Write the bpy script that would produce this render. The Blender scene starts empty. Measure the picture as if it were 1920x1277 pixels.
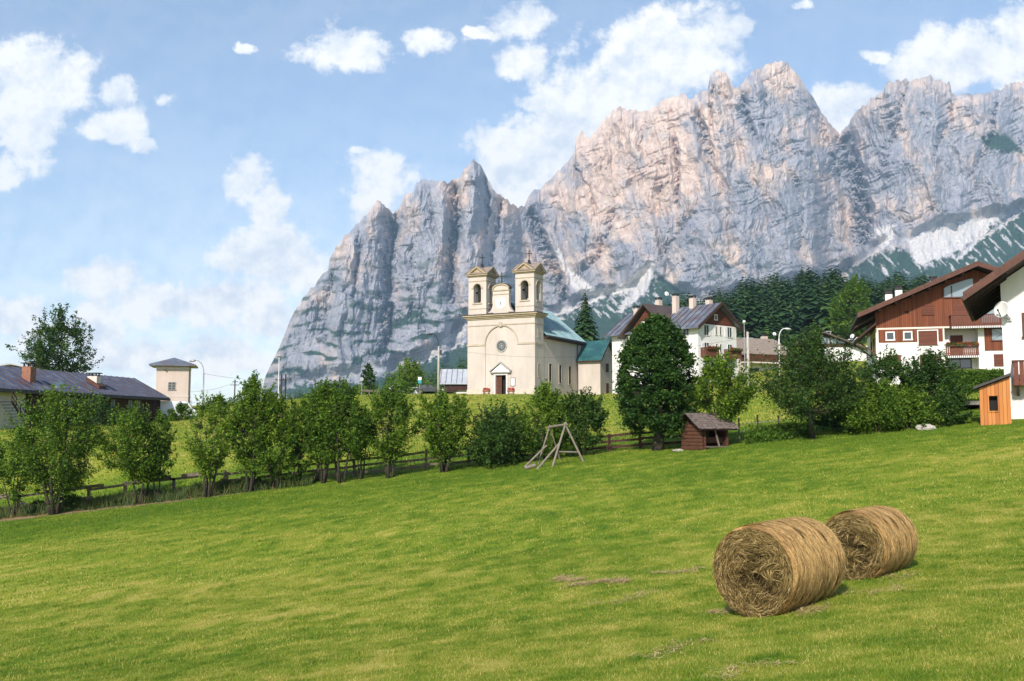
import bpy, bmesh, math, random
import numpy as np
from mathutils import Vector, Matrix, Euler

S = bpy.context.scene
COL = S.collection
R = math.radians

# ------------------------------------------------------------------ camera
FPX, CXP, CYP, HORIZON = 1867.0, 960.0, 638.5, 800.0
PITCH = math.atan((HORIZON - CYP) / FPX)
CP, SP = math.cos(PITCH), math.sin(PITCH)
cam_data = bpy.data.cameras.new("camera")
cam = bpy.data.objects.new("camera", cam_data)
COL.objects.link(cam)
cam_data.sensor_width = 36.0
cam_data.lens = FPX / 1920.0 * 36.0
cam_data.clip_start = 0.1
cam_data.clip_end = 30000.0
cam.location = (0, 0, 0)
cam.rotation_euler = (math.pi / 2 + PITCH, 0, 0)
S.camera = cam

# ------------------------------------------------------------------ light
SUN_AZ = R(201)          # clockwise from +Y: behind the camera, a little to the left
SUN_EL = R(33)
EXPOSURE = 1.0
SKY_STRENGTH = 0.10
SUN_STRENGTH = 2.8
HAZE = 8e-5
sun_data = bpy.data.lights.new("sun", 'SUN')
sun_data.energy = SUN_STRENGTH
sun_data.angle = R(3)
sun_data.color = (1.0, 0.92, 0.82)
sun = bpy.data.objects.new("sun", sun_data)
COL.objects.link(sun)
sdir = Vector((math.sin(SUN_AZ) * math.cos(SUN_EL), math.cos(SUN_AZ) * math.cos(SUN_EL), math.sin(SUN_EL)))
sun.rotation_euler = sdir.to_track_quat('Z', 'Y').to_euler()
sun.location = (-20, -60, 80)
S.view_settings.view_transform = 'Standard'
S.view_settings.look = 'None'
S.view_settings.exposure = EXPOSURE
S.view_settings.gamma = 1.0
S.cycles.max_bounces = 6
S.cycles.volume_bounces = 0
S.cycles.transparent_max_bounces = 8
S.cycles.use_denoising = True


def at(px, py, Y):
    u = (px - CXP) / FPX
    v = (CYP - py) / FPX
    k = Y / (CP - v * SP)
    return Vector((u * k, Y, (SP + v * CP) * k))


def at_np(px, py, Y):
    u = (px - CXP) / FPX
    v = (CYP - py) / FPX
    k = Y / (CP - v * SP)
    return np.stack([u * k, Y + 0 * k, (SP + v * CP) * k], -1)


# ------------------------------------------------------------------ sky
world = bpy.data.worlds.new("World")
S.world = world
world.use_nodes = True
wt = world.node_tree
wt.nodes.clear()


def wnode(t, **kw):
    n = wt.nodes.new(t)
    for k, v in kw.items():
        setattr(n, k, v)
    return n


def wlink(a, b):
    wt.links.new(a, b)


def wmath(op, a, b=None, c=None, clamp=False):
    n = wnode('ShaderNodeMath', operation=op)
    n.use_clamp = clamp
    for i, v in enumerate((a, b, c)):
        if v is None:
            continue
        if hasattr(v, 'links'):
            wlink(v, n.inputs[i])
        else:
            n.inputs[i].default_value = v
    return n.outputs[0]


sky = wnode('ShaderNodeTexSky', sky_type='NISHITA')
sky.sun_disc = False
sky.sun_elevation = SUN_EL
sky.sun_rotation = SUN_AZ
sky.altitude = 1200
sky.air_density = 1.0
sky.dust_density = 1.2
sky.ozone_density = 1.0
bg_sky = wnode('ShaderNodeBackground')
bg_sky.inputs['Strength'].default_value = SKY_STRENGTH
wlink(sky.outputs[0], bg_sky.inputs['Color'])

# clouds: a procedural cover laid out by direction on the dome
CLOUDS = [  # px, py, rx, ry in the units of the photograph's 1920 wide frame
    (60, 190, 105, 95), (25, 130, 65, 45), (118, 150, 50, 58), (55, 255, 62, 32), (-40, 210, 60, 60),
    (222, 180, 32, 32), (205, 240, 66, 28), (245, 225, 38, 40), (270, 268, 22, 12), (306, 188, 22, 16),
    (450, 90, 15, 11), (640, 96, 70, 36), (680, 118, 30, 18), (812, 76, 40, 24), (890, 56, 20, 11),
    (985, 45, 62, 30), (980, 120, 50, 34),
    (1270, 90, 135, 72), (1165, 175, 130, 92), (1055, 265, 128, 92), (1215, 130, 120, 80), (1110, 225, 120, 80), (1000, 300, 80, 70), (965, 320, 78, 78), (925, 262, 32, 26),
    (1010, 195, 44, 20), (1180, 66, 52, 34), (1388, 50, 32, 20),
    (720, 318, 72, 40), (700, 375, 52, 62), (675, 282, 18, 10),
    (465, 335, 32, 46), (505, 385, 34, 42), (495, 478, 110, 46), (570, 505, 62, 52),
    (190, 525, 78, 42), (290, 562, 130, 42), (420, 562, 120, 44), (505, 600, 80, 36), (190, 590, 48, 44),
    (25, 605, 62, 40), (110, 640, 70, 34), (330, 670, 220, 36),
    (1860, 100, 140, 64), (1760, 135, 90, 40), (1905, 62, 60, 44), (1612, 188, 60, 26), (1560, 205, 44, 40),
    (1650, 105, 28, 13), (1500, 16, 16, 9), (0, 315, 24, 36),
]
tc = wnode('ShaderNodeTexCoord')
sep = wnode('ShaderNodeSeparateXYZ')
wlink(tc.outputs['Generated'], sep.inputs[0])
ysafe = wmath('MAXIMUM', sep.outputs[1], 0.02)
uu = wmath('DIVIDE', sep.outputs[0], ysafe)
vv = wmath('DIVIDE', sep.outputs[2], ysafe)
comb = wnode('ShaderNodeCombineXYZ')
wlink(uu, comb.inputs[0])
wlink(vv, comb.inputs[1])
# a little domain warp so that the outlines billow
nz0 = wnode('ShaderNodeTexNoise')
nz0.inputs['Scale'].default_value = 14.0
nz0.inputs['Detail'].default_value = 5.0
nz0.inputs['Roughness'].default_value = 0.6
wlink(comb.outputs[0], nz0.inputs['Vector'])
wv = wnode('ShaderNodeVectorMath', operation='MULTIPLY_ADD')
wlink(nz0.outputs['Color'], wv.inputs[0])
wv.inputs[1].default_value = (0.05, 0.04, 0)
wv.inputs[2].default_value = (-0.025, -0.02, 0)
wsum = wnode('ShaderNodeVectorMath', operation='ADD')
wlink(wv.outputs[0], wsum.inputs[0])
wlink(comb.outputs[0], wsum.inputs[1])
acc = None
for (px, py, rx, ry) in CLOUDS:
    c = at(px, py, 1.0)
    a, b = rx * 1.2 / FPX, ry * 1.2 / FPX
    m = wnode('ShaderNodeVectorMath', operation='MULTIPLY_ADD')
    wlink(wsum.outputs[0], m.inputs[0])
    m.inputs[1].default_value = (1 / a, 1 / b, 0)
    m.inputs[2].default_value = (-c.x / a, -c.z / b, 0)
    ln = wnode('ShaderNodeVectorMath', operation='LENGTH')
    wlink(m.outputs[0], ln.inputs[0])
    acc = ln.outputs['Value'] if acc is None else wmath('SMOOTH_MIN', acc, ln.outputs['Value'], 0.12)
nz = wnode('ShaderNodeTexNoise')
nz.inputs['Scale'].default_value = 17.0
nz.inputs['Detail'].default_value = 9.0
nz.inputs['Roughness'].default_value = 0.66
wlink(comb.outputs[0], nz.inputs['Vector'])
nzb = wmath('MULTIPLY_ADD', nz.outputs['Fac'], 2.9, -1.45)
dens = wmath('ADD', wmath('SUBTRACT', 1.1, acc), nzb)
mr = wnode('ShaderNodeMapRange', interpolation_type='SMOOTHSTEP')
mr.inputs['From Min'].default_value = -0.15
mr.inputs['From Max'].default_value = 0.55
wlink(dens, mr.inputs['Value'])
front = wmath('GREATER_THAN', sep.outputs[1], 0.05)
alpha = wmath('MULTIPLY', mr.outputs[0], front)
# thin high veil and milkier air low down
nz2 = wnode('ShaderNodeTexNoise')
nz2.inputs['Scale'].default_value = 5.0
nz2.inputs['Detail'].default_value = 6.0
wlink(comb.outputs[0], nz2.inputs['Vector'])
low = wnode('ShaderNodeMapRange', interpolation_type='SMOOTHSTEP')
low.inputs['From Min'].default_value = 0.38
low.inputs['From Max'].default_value = 0.02
low.inputs['To Min'].default_value = 0.16
low.inputs['To Max'].default_value = 0.62
wlink(vv, low.inputs['Value'])
veil = wmath('MULTIPLY', wmath('MULTIPLY_ADD', nz2.outputs['Fac'], 0.9, 0.42), low.outputs[0])
alpha2 = wmath('MAXIMUM', alpha, wmath('MULTIPLY', veil, front), clamp=True)
# cloud tone: soft grey hollows, bright edges
nz3 = wnode('ShaderNodeTexNoise')
nz3.inputs['Scale'].default_value = 13.0
nz3.inputs['Detail'].default_value = 7.0
wlink(wsum.outputs[0], nz3.inputs['Vector'])
ramp = wnode('ShaderNodeValToRGB')
ramp.color_ramp.elements[0].position = 0.28
ramp.color_ramp.elements[0].color = (0.70, 0.745, 0.82, 1)
ramp.color_ramp.elements[1].position = 0.60
ramp.color_ramp.elements[1].color = (1.0, 0.975, 0.94, 1)
# tops turned to the light are brighter than the hollows below them
up = wnode('ShaderNodeVectorMath', operation='ADD')
wlink(comb.outputs[0], up.inputs[0])
up.inputs[1].default_value = (-0.006, 0.014, 0)
nzu = wnode('ShaderNodeTexNoise')
nzu.inputs['Scale'].default_value = 17.0
nzu.inputs['Detail'].default_value = 5.0
nzu.inputs['Roughness'].default_value = 0.66
wlink(up.outputs[0], nzu.inputs['Vector'])
rel_ = wmath('SUBTRACT', nz.outputs['Fac'], nzu.outputs['Fac'])
tone = wmath('ADD', wmath('MULTIPLY_ADD', rel_, 1.5, 0.12), wmath('MULTIPLY', nz3.outputs['Fac'], 0.72))
wlink(tone, ramp.inputs[0])
bg_cloud = wnode('ShaderNodeBackground')
bg_cloud.inputs['Strength'].default_value = 0.67
wlink(ramp.outputs[0], bg_cloud.inputs['Color'])
mix = wnode('ShaderNodeMixShader')
wlink(alpha2, mix.inputs[0])
wlink(bg_sky.outputs[0], mix.inputs[1])
wlink(bg_cloud.outputs[0], mix.inputs[2])
wout = wnode('ShaderNodeOutputWorld')
wlink(mix.outputs[0], wout.inputs['Surface'])
# ------------------------------------------------------------------ helpers
RNG = np.random.default_rng(7)


def tag(o, label=None, cat=None, group=None, kind=None):
    if label: o['label'] = label
    if cat: o['category'] = cat
    if group: o['group'] = group
    if kind: o['kind'] = kind
    return o


def empty(name, loc, rz=0.0, label=None, cat=None, group=None):
    o = bpy.data.objects.new(name, None)
    o.empty_display_size = 0.3
    COL.objects.link(o)
    o.location = loc
    o.rotation_euler = (0, 0, rz)
    return tag(o, label, cat, group)


def link_mesh(name, me, mat=None, parent=None):
    o = bpy.data.objects.new(name, me)
    COL.objects.link(o)
    if mat:
        me.materials.append(mat)
    if parent:
        o.parent = parent
    return o


def np_mesh(name, V, Fc, smooth=False, attrs=None):
    """V (n,3); Fc (m,k) constant k; attrs {name: (n,) or (n,3) point data}"""
    V = np.ascontiguousarray(V, dtype=np.float32)
    Fc = np.ascontiguousarray(Fc, dtype=np.int32)
    me = bpy.data.meshes.new(name)
    m, k = Fc.shape
    me.vertices.add(len(V))
    me.vertices.foreach_set('co', V.ravel())
    me.loops.add(m * k)
    me.loops.foreach_set('vertex_index', Fc.ravel())
    me.polygons.add(m)
    me.polygons.foreach_set('loop_start', np.arange(0, m * k, k, dtype=np.int32))
    me.polygons.foreach_set('loop_total', np.full(m, k, dtype=np.int32))
    me.polygons.foreach_set('use_smooth', np.full(m, smooth))
    for an, d in (attrs or {}).items():
        d = np.asarray(d, dtype=np.float32)
        if d.ndim == 1:
            a = me.attributes.new(an, 'FLOAT', 'POINT')
            a.data.foreach_set('value', d)
        else:
            a = me.attributes.new(an, 'FLOAT_VECTOR', 'POINT')
            a.data.foreach_set('vector', np.ascontiguousarray(d).ravel())
    me.update()
    me.validate()
    return me


class MB:
    """collects simple solids into one mesh"""
    def __init__(self):
        self.v = []
        self.f = []

    def add(self, vs, fs):
        n = len(self.v)
        self.v += [tuple(p) for p in vs]
        self.f += [tuple(i + n for i in f) for f in fs]
        return self

    def box(self, x0, x1, y0, y1, z0, z1):
        vs = [(x0, y0, z0), (x1, y0, z0), (x1, y1, z0), (x0, y1, z0), (x0, y0, z1), (x1, y0, z1), (x1, y1, z1), (x0, y1, z1)]
        return self.add(vs, [(0, 3, 2, 1), (4, 5, 6, 7), (0, 1, 5, 4), (1, 2, 6, 5), (2, 3, 7, 6), (3, 0, 4, 7)])

    def ext(self, poly, d0, d1, axis='y'):
        """poly: 2D outline; axis y -> (x,z) outline, axis x -> (y,z), axis z -> (x,y)"""
        def p3(p, d):
            return {'y': (p[0], d, p[1]), 'x': (d, p[0], p[1]), 'z': (p[0], p[1], d)}[axis]
        n = len(poly)
        area = sum(poly[i][0] * poly[(i + 1) % n][1] - poly[(i + 1) % n][0] * poly[i][1] for i in range(n))
        if (area < 0) != (axis == 'x' or axis == 'z' and False):
            pass
        vs = [p3(p, d0) for p in poly] + [p3(p, d1) for p in poly]
        fs = [tuple(range(n)), tuple(range(2 * n - 1, n - 1, -1))]
        fs += [(i, i + n, (i + 1) % n + n, (i + 1) % n) for i in range(n)]
        return self.add(vs, fs)

    def bar(self, p0, p1, w, h=None):
        """square bar between two points"""
        h = h or w
        p0, p1 = Vector(p0), Vector(p1)
        d = (p1 - p0).normalized()
        up = Vector((0, 0, 1)) if abs(d.z) < 0.95 else Vector((1, 0, 0))
        s = d.cross(up).normalized() * w / 2
        t = s.cross(d).normalized() * h / 2
        vs = []
        for p in (p0, p1):
            vs += [p - s - t, p + s - t, p + s + t, p - s + t]
        return self.add(vs, [(3, 2, 1, 0), (4, 5, 6, 7), (0, 1, 5, 4), (1, 2, 6, 5), (2, 3, 7, 6), (3, 0, 4, 7)])

    def tube(self, pts, rad, n=8, cap=True):
        pts = [Vector(p) for p in pts]
        if not hasattr(rad, '__len__'):
            rad = [rad] * len(pts)
        b = len(self.v)
        ref = None
        for i, p in enumerate(pts):
            d = (pts[min(i + 1, len(pts) - 1)] - pts[max(i - 1, 0)]).normalized()
            if ref is None:
                ref = Vector((1, 0, 0)) if abs(d.x) < 0.9 else Vector((0, 1, 0))
            s = d.cross(ref).normalized()
            t = d.cross(s).normalized()
            for k in range(n):
                a = 2 * math.pi * k / n
                self.v.append(tuple(p + (s * math.cos(a) + t * math.sin(a)) * rad[i]))
        for i in range(len(pts) - 1):
            for k in range(n):
                k2 = (k + 1) % n
                self.f.append((b + i * n + k, b + i * n + k2, b + (i + 1) * n + k2, b + (i + 1) * n + k))
        if cap:
            self.f.append(tuple(b + k for k in range(n - 1, -1, -1)))
            self.f.append(tuple(b + (len(pts) - 1) * n + k for k in range(n)))
        return self

    def lathe(self, prof, c=(0, 0, 0), n=16):
        b = len(self.v)
        for (r, z) in prof:
            for k in range(n):
                a = 2 * math.pi * k / n
                self.v.append((c[0] + r * math.cos(a), c[1] + r * math.sin(a), c[2] + z))
        for i in range(len(prof) - 1):
            for k in range(n):
                k2 = (k + 1) % n
                self.f.append((b + i * n + k, b + i * n + k2, b + (i + 1) * n + k2, b + (i + 1) * n + k))
        self.f.append(tuple(b + k for k in range(n - 1, -1, -1)))
        self.f.append(tuple(b + (len(prof) - 1) * n + k for k in range(n)))
        return self

    def disc(self, cx, y, cz, r, thick, n=28):
        """upright disc facing -y"""
        poly = [(cx + r * math.cos(2 * math.pi * k / n), cz + r * math.sin(2 * math.pi * k / n)) for k in range(n)]
        return self.ext(poly, y - thick, y, 'y')

    def build(self, name, mat, parent=None, smooth=False, bevel=0.0):
        me = bpy.data.meshes.new(name)
        me.from_pydata(self.v, [], self.f)
        bm = bmesh.new()
        bm.from_mesh(me)
        bmesh.ops.recalc_face_normals(bm, faces=bm.faces)
        bm.to_mesh(me)
        bm.free()
        if smooth:
            me.polygons.foreach_set('use_smooth', [True] * len(me.polygons))
        o = link_mesh(name, me, mat, parent)
        if bevel:
            md = o.modifiers.new('bevel', 'BEVEL')
            md.width = bevel
            md.segments = 2
            md.limit_method = 'ANGLE'
        return o


# ------------------------------------------------------------------ noise (numpy)
def perlin(x, y, seed=0):
    rng = np.random.default_rng(1000 + seed)
    perm = rng.permutation(256).astype(np.int32)
    ang = rng.random(256) * 2 * np.pi
    gx, gy = np.cos(ang).astype(np.float32), np.sin(ang).astype(np.float32)
    xi, yi = np.floor(x).astype(np.int32), np.floor(y).astype(np.int32)
    xf, yf = (x - xi).astype(np.float32), (y - yi).astype(np.float32)
    u, v = xf ** 3 * (xf * (xf * 6 - 15) + 10), yf ** 3 * (yf * (yf * 6 - 15) + 10)

    def g(ix, iy, dx, dy):
        h = perm[(perm[ix & 255] + iy) & 255]
        return gx[h] * dx + gy[h] * dy
    a = g(xi, yi, xf, yf)
    b = g(xi + 1, yi, xf - 1, yf)
    c = g(xi, yi + 1, xf, yf - 1)
    d = g(xi + 1, yi + 1, xf - 1, yf - 1)
    return (a + u * (b - a) + v * ((c + u * (d - c)) - (a + u * (b - a)))) * 1.5


def fbm(x, y, seed=0, oct=4, gain=0.5):
    s, a = 0, 1.0
    for i in range(oct):
        s = s + a * perlin(x * 2 ** i, y * 2 ** i, seed + i)
        a *= gain
    return s


def ridged(x, y, seed=0, oct=3, gain=0.5):
    s, a = 0, 1.0
    for i in range(oct):
        s = s + a * (1 - 2 * np.abs(perlin(x * 2 ** i, y * 2 ** i, seed + i)))
        a *= gain
    return s


def sstep(a, b, x):
    t = np.clip((x - a) / (b - a), 0, 1)
    return t * t * (3 - 2 * t)


# ------------------------------------------------------------------ materials
def mat_nodes(name):
    m = bpy.data.materials.new(name)
    m.use_nodes = True
    nt = m.node_tree
    return m, nt, nt.nodes['Principled BSDF']


def N(nt, t, ins=None, **kw):
    n = nt.nodes.new(t)
    for k, v in kw.items():
        setattr(n, k, v)
    for k, v in (ins or {}).items():
        if hasattr(v, 'links'):
            nt.links.new(v, n.inputs[k])
        else:
            n.inputs[k].default_value = v
    return n


def ramp_node(nt, fac, stops):
    r = N(nt, 'ShaderNodeValToRGB', {'Fac': fac})
    cr = r.color_ramp
    while len(cr.elements) < len(stops):
        cr.elements.new(0.5)
    for e, (p, c) in zip(cr.elements, stops):
        e.position = p
        e.color = (*c, 1)
    return r.outputs[0]


def surf(name, c1, c2=None, scale=3.0, rough=0.85, bump=0.0, stretch=(1, 1, 1), metal=0.0, detail=6, spec=0.3, bscale=None):
    """mottled material between two real-world colours"""
    m, nt, b = mat_nodes(name)
    c2 = c2 or tuple(c * 0.75 for c in c1)
    tcn = N(nt, 'ShaderNodeTexCoord')
    mp = N(nt, 'ShaderNodeMapping', {'Vector': tcn.outputs['Object'], 'Scale': stretch})
    nz = N(nt, 'ShaderNodeTexNoise', {'Vector': mp.outputs[0], 'Scale': scale, 'Detail': detail, 'Roughness': 0.65})
    col = ramp_node(nt, nz.outputs['Fac'], [(0.32, c2), (0.66, c1)])
    nt.links.new(col, b.inputs['Base Color'])
    b.inputs['Roughness'].default_value = rough
    b.inputs['Metallic'].default_value = metal
    b.inputs['Specular IOR Level'].default_value = spec
    if bump:
        nb = N(nt, 'ShaderNodeTexNoise', {'Vector': mp.outputs[0], 'Scale': bscale or scale * 4, 'Detail': 5})
        bp = N(nt, 'ShaderNodeBump', {'Height': nb.outputs['Fac'], 'Strength': bump, 'Distance': 0.05})
        nt.links.new(bp.outputs[0], b.inputs['Normal'])
    return m


def boards(name, c1, c2, width=0.16, axis=0, rough=0.75):
    """timber boarding: per-board tone and dark joints along one object axis"""
    m, nt, b = mat_nodes(name)
    tcn = N(nt, 'ShaderNodeTexCoord')
    sp = N(nt, 'ShaderNodeSeparateXYZ', {0: tcn.outputs['Object']})
    k = N(nt, 'ShaderNodeMath', {0: sp.outputs[axis], 1: 1 / width}, operation='MULTIPLY').outputs[0]
    fl = N(nt, 'ShaderNodeMath', {0: k}, operation='FLOOR').outputs[0]
    fr = N(nt, 'ShaderNodeMath', {0: k}, operation='FRACT').outputs[0]
    wn = N(nt, 'ShaderNodeTexWhiteNoise', {'W': fl}, noise_dimensions='1D')
    st = [6, 6, 6]
    st[2 if axis != 2 else 0] = 0.8
    mp = N(nt, 'ShaderNodeMapping', {'Vector': tcn.outputs['Object'], 'Scale': tuple(st)})
    nz = N(nt, 'ShaderNodeTexNoise', {'Vector': mp.outputs[0], 'Scale': 1.0, 'Detail': 5})
    f = N(nt, 'ShaderNodeMath', {0: wn.outputs['Value'], 1: 0.55, 2: 0.0}, operation='MULTIPLY_ADD').outputs[0]
    f = N(nt, 'ShaderNodeMath', {0: nz.outputs['Fac'], 1: 0.6, 2: f}, operation='MULTIPLY_ADD').outputs[0]
    col = ramp_node(nt, f, [(0.2, c2), (0.85, c1)])
    j = N(nt, 'ShaderNodeMath', {0: fr, 1: 0.09}, operation='GREATER_THAN').outputs[0]
    mx = N(nt, 'ShaderNodeMix', {0: j, 6: (*[c * 0.3 for c in c2], 1), 7: col}, data_type='RGBA')
    nt.links.new(mx.outputs[2], b.inputs['Base Color'])
    b.inputs['Roughness'].default_value = rough
    b.inputs['Specular IOR Level'].default_value = 0.25
    return m


def glass(name, c, rough=0.08):
    m, nt, b = mat_nodes(name)
    b.inputs['Base Color'].default_value = (*c, 1)
    b.inputs['Roughness'].default_value = rough
    b.inputs['Specular IOR Level'].default_value = 0.6
    return m


def leaf_mat(name, stops, trans=0.35, rough=0.55, obj_var=0.12):
    m, nt, b = mat_nodes(name)
    at_ = N(nt, 'ShaderNodeAttribute', attribute_name='tint')
    oi = N(nt, 'ShaderNodeObjectInfo')
    f = N(nt, 'ShaderNodeMath', {0: oi.outputs['Random'], 1: obj_var, 2: -obj_var / 2}, operation='MULTIPLY_ADD').outputs[0]
    f = N(nt, 'ShaderNodeMath', {0: at_.outputs['Fac'], 1: f}, operation='ADD').outputs[0]
    col = ramp_node(nt, f, stops)
    nt.links.new(col, b.inputs['Base Color'])
    b.inputs['Roughness'].default_value = rough
    b.inputs['Specular IOR Level'].default_value = 0.25
    tr = N(nt, 'ShaderNodeBsdfTranslucent')
    lite = N(nt, 'ShaderNodeMix', {0: 1.0, 6: col, 7: (1.25, 1.25, 0.55, 1)}, data_type='RGBA', blend_type='MULTIPLY')
    nt.links.new(lite.outputs[2], tr.inputs['Color'])
    ms = N(nt, 'ShaderNodeMixShader', {0: trans, 1: b.outputs[0], 2: tr.outputs[0]})
    nt.links.new(ms.outputs[0], nt.nodes['Material Output'].inputs['Surface'])
    return m


M = {}
M['stucco'] = surf('church_stucco', (0.55, 0.485, 0.43), (0.44, 0.385, 0.34), 0.55, 0.9, 0.15, (1, 1, 0.35), bscale=6)
M['stucco_trim'] = surf('stucco_trim', (0.47, 0.395, 0.32), (0.36, 0.30, 0.24), 1.2, 0.9, 0.1)
M['stucco_warm'] = surf('ochre_trim', (0.43, 0.345, 0.235), (0.30, 0.24, 0.16), 1.5, 0.9)
M['stone'] = surf('grey_stone', (0.42, 0.39, 0.35), (0.28, 0.26, 0.24), 3, 0.9, 0.3)
M['marble'] = surf('pale_marble', (0.62, 0.60, 0.58), (0.5, 0.48, 0.46), 2, 0.6)
M['cap'] = surf('dark_flashing', (0.06, 0.055, 0.05), (0.035, 0.03, 0.03), 4, 0.6)
M['bronze'] = surf('dark_bronze', (0.05, 0.042, 0.035), (0.025, 0.02, 0.018), 5, 0.5, metal=0.6)
M['iron'] = surf('dark_iron', (0.05, 0.048, 0.05), (0.03, 0.03, 0.03), 6, 0.5, metal=0.3)
M['white'] = surf('white_plaster', (0.74, 0.73, 0.71), (0.64, 0.62, 0.59), 0.6, 0.9, 0.1, (1, 1, 0.4), bscale=6)
M['offwhite'] = surf('cream_plaster', (0.66, 0.60, 0.53), (0.58, 0.52, 0.45), 0.8, 0.9, 0.1)
M['pinkish'] = surf('pale_pink_plaster', (0.58, 0.48, 0.42), (0.49, 0.40, 0.345), 0.7, 0.9, 0.1, (1, 1, 0.4))
M['clock'] = surf('white_enamel', (0.82, 0.82, 0.80), (0.78, 0.78, 0.76), 2, 0.4)
M['black'] = surf('black_paint', (0.015, 0.015, 0.016), (0.01, 0.01, 0.01), 4, 0.5)
M['dark'] = surf('dark_interior', (0.02, 0.018, 0.017), (0.012, 0.011, 0.01), 2, 0.9)
M['wood_red'] = boards('red_brown_boards', (0.20, 0.062, 0.028), (0.11, 0.033, 0.016), 0.19, 0)
M['wood_gable'] = boards('dark_red_gable_boards', (0.135, 0.045, 0.026), (0.08, 0.026, 0.016), 0.2, 2)
M['wood_dark'] = boards('dark_timber', (0.07, 0.03, 0.02), (0.035, 0.016, 0.012), 0.2, 1)
M['wood_darkx'] = boards('dark_timber_boards', (0.07, 0.03, 0.02), (0.035, 0.016, 0.012), 0.2, 0)
M['wood_fascia'] = surf('stained_fascia', (0.11, 0.042, 0.026), (0.06, 0.024, 0.016), 3, 0.6, 0, (1, 1, 1))
M['soffit'] = surf('dark_soffit', (0.055, 0.028, 0.02), (0.03, 0.016, 0.012), 3, 0.8)
M['rail'] = surf('balcony_timber', (0.17, 0.06, 0.035), (0.09, 0.03, 0.02), 4, 0.7, 0, (6, 6, 1))
M['shutter'] = boards('brown_shutter', (0.15, 0.052, 0.032), (0.10, 0.035, 0.022), 0.09, 2)
M['shed_orange'] = boards('fresh_larch_boards', (0.52, 0.21, 0.06), (0.34, 0.12, 0.032), 0.17, 0)
M['log'] = surf('weathered_logs', (0.13, 0.055, 0.03), (0.06, 0.025, 0.015), 2.5, 0.85, 0.4, (1, 1, 5))
M['grey_wood'] = surf('silvered_wood', (0.22, 0.18, 0.14), (0.10, 0.08, 0.062), 3, 0.9, 0.4, (1, 1, 4))
M['pale_wood'] = surf('bleached_poles', (0.25, 0.21, 0.165), (0.15, 0.128, 0.10), 4, 0.85, 0.3)
M['shingle'] = surf('grey_shingles', (0.24, 0.19, 0.17), (0.10, 0.078, 0.07), 5, 0.85, 0.3)
M['roof_grey'] = surf('brown_grey_tiles', (0.30, 0.24, 0.19), (0.2, 0.16, 0.125), 2, 0.85, 0.2)
M['concrete'] = surf('concrete', (0.46, 0.42, 0.37), (0.33, 0.30, 0.26), 3, 0.9, 0.2)
M['galv'] = surf('galvanised_steel', (0.34, 0.35, 0.36), (0.25, 0.25, 0.26), 5, 0.45, metal=0.5)
M['lampwhite'] = surf('pale_lamp_paint', (0.7, 0.7, 0.69), (0.6, 0.6, 0.6), 3, 0.5)
M['glass'] = glass('window_glass', (0.035, 0.045, 0.055))
M['glass_blue'] = glass('blue_reflecting_glass', (0.03, 0.06, 0.13), 0.05)
M['glass_pale'] = glass('curtained_glass', (0.20, 0.25, 0.29), 0.1)
M['brick'] = surf('old_brick', (0.34, 0.16, 0.10), (0.18, 0.08, 0.055), 6, 0.9, 0.3)
M['bark'] = surf('bark', (0.07, 0.055, 0.04), (0.03, 0.024, 0.018), 6, 0.95, 0.6, (1, 1, 0.3))
M['bark_dark'] = surf('dark_bark', (0.07, 0.052, 0.042), (0.032, 0.024, 0.02), 6, 0.95, 0.6, (1, 1, 0.3))
M['metalred'] = surf('petal_red', (0.55, 0.03, 0.03), (0.35, 0.02, 0.02), 8, 0.6)
M['hedgegreen'] = surf('pot_plant_green', (0.06, 0.12, 0.02), (0.03, 0.06, 0.012), 8, 0.7)
M['signblue'] = surf('turquoise_sign', (0.03, 0.28, 0.36), (0.02, 0.24, 0.32), 3, 0.4)
M['carwhite'] = surf('white_car_paint', (0.72, 0.73, 0.75), (0.68, 0.69, 0.71), 2, 0.2, spec=0.5)
M['cardark'] = surf('dark_car_paint', (0.03, 0.035, 0.05), (0.025, 0.03, 0.04), 2, 0.2, spec=0.5)
M['rubber'] = surf('tyre_rubber', (0.02, 0.02, 0.02), (0.015, 0.015, 0.015), 5, 0.9)


def metal_roof(name, c1, c2, c3, rough=0.42, scale=0.55, metal=0.0):
    """painted sheet roof with weather patches of three tones"""
    m, nt, b = mat_nodes(name)
    tcn = N(nt, 'ShaderNodeTexCoord')
    nz = N(nt, 'ShaderNodeTexNoise', {'Vector': tcn.outputs['Object'], 'Scale': scale, 'Detail': 7, 'Roughness': 0.7})
    col = ramp_node(nt, nz.outputs['Fac'], [(0.3, c1), (0.5, c2), (0.72, c3)])
    nt.links.new(col, b.inputs['Base Color'])
    b.inputs['Roughness'].default_value = rough
    b.inputs['Metallic'].default_value = metal
    return m


M['roof_teal'] = metal_roof('teal_copper_roof', (0.016, 0.070, 0.10), (0.028, 0.10, 0.135), (0.055, 0.15, 0.185), 0.62)
M['roof_teal_seam'] = metal_roof('pale_teal_seams', (0.2, 0.36, 0.39), (0.32, 0.48, 0.50), (0.5, 0.6, 0.6), 0.6)  # pale tone paints in the light reflected by the standing seams
M['roof_dteal'] = metal_roof('dark_teal_roof', (0.012, 0.055, 0.065), (0.02, 0.085, 0.09), (0.06, 0.17, 0.165))
M['roof_barn'] = metal_roof('rusting_blue_roof', (0.11, 0.055, 0.05), (0.04, 0.055, 0.11), (0.20, 0.235, 0.33), 0.4, 0.9)
M['roof_blue'] = metal_roof('slate_blue_roof', (0.13, 0.075, 0.065), (0.10, 0.115, 0.15), (0.22, 0.24, 0.28), 0.35, 0.7)
M['roof_pale'] = metal_roof('pale_grey_sheet_roof', (0.35, 0.37, 0.4), (0.42, 0.44, 0.47), (0.52, 0.54, 0.56), 0.4)
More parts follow.
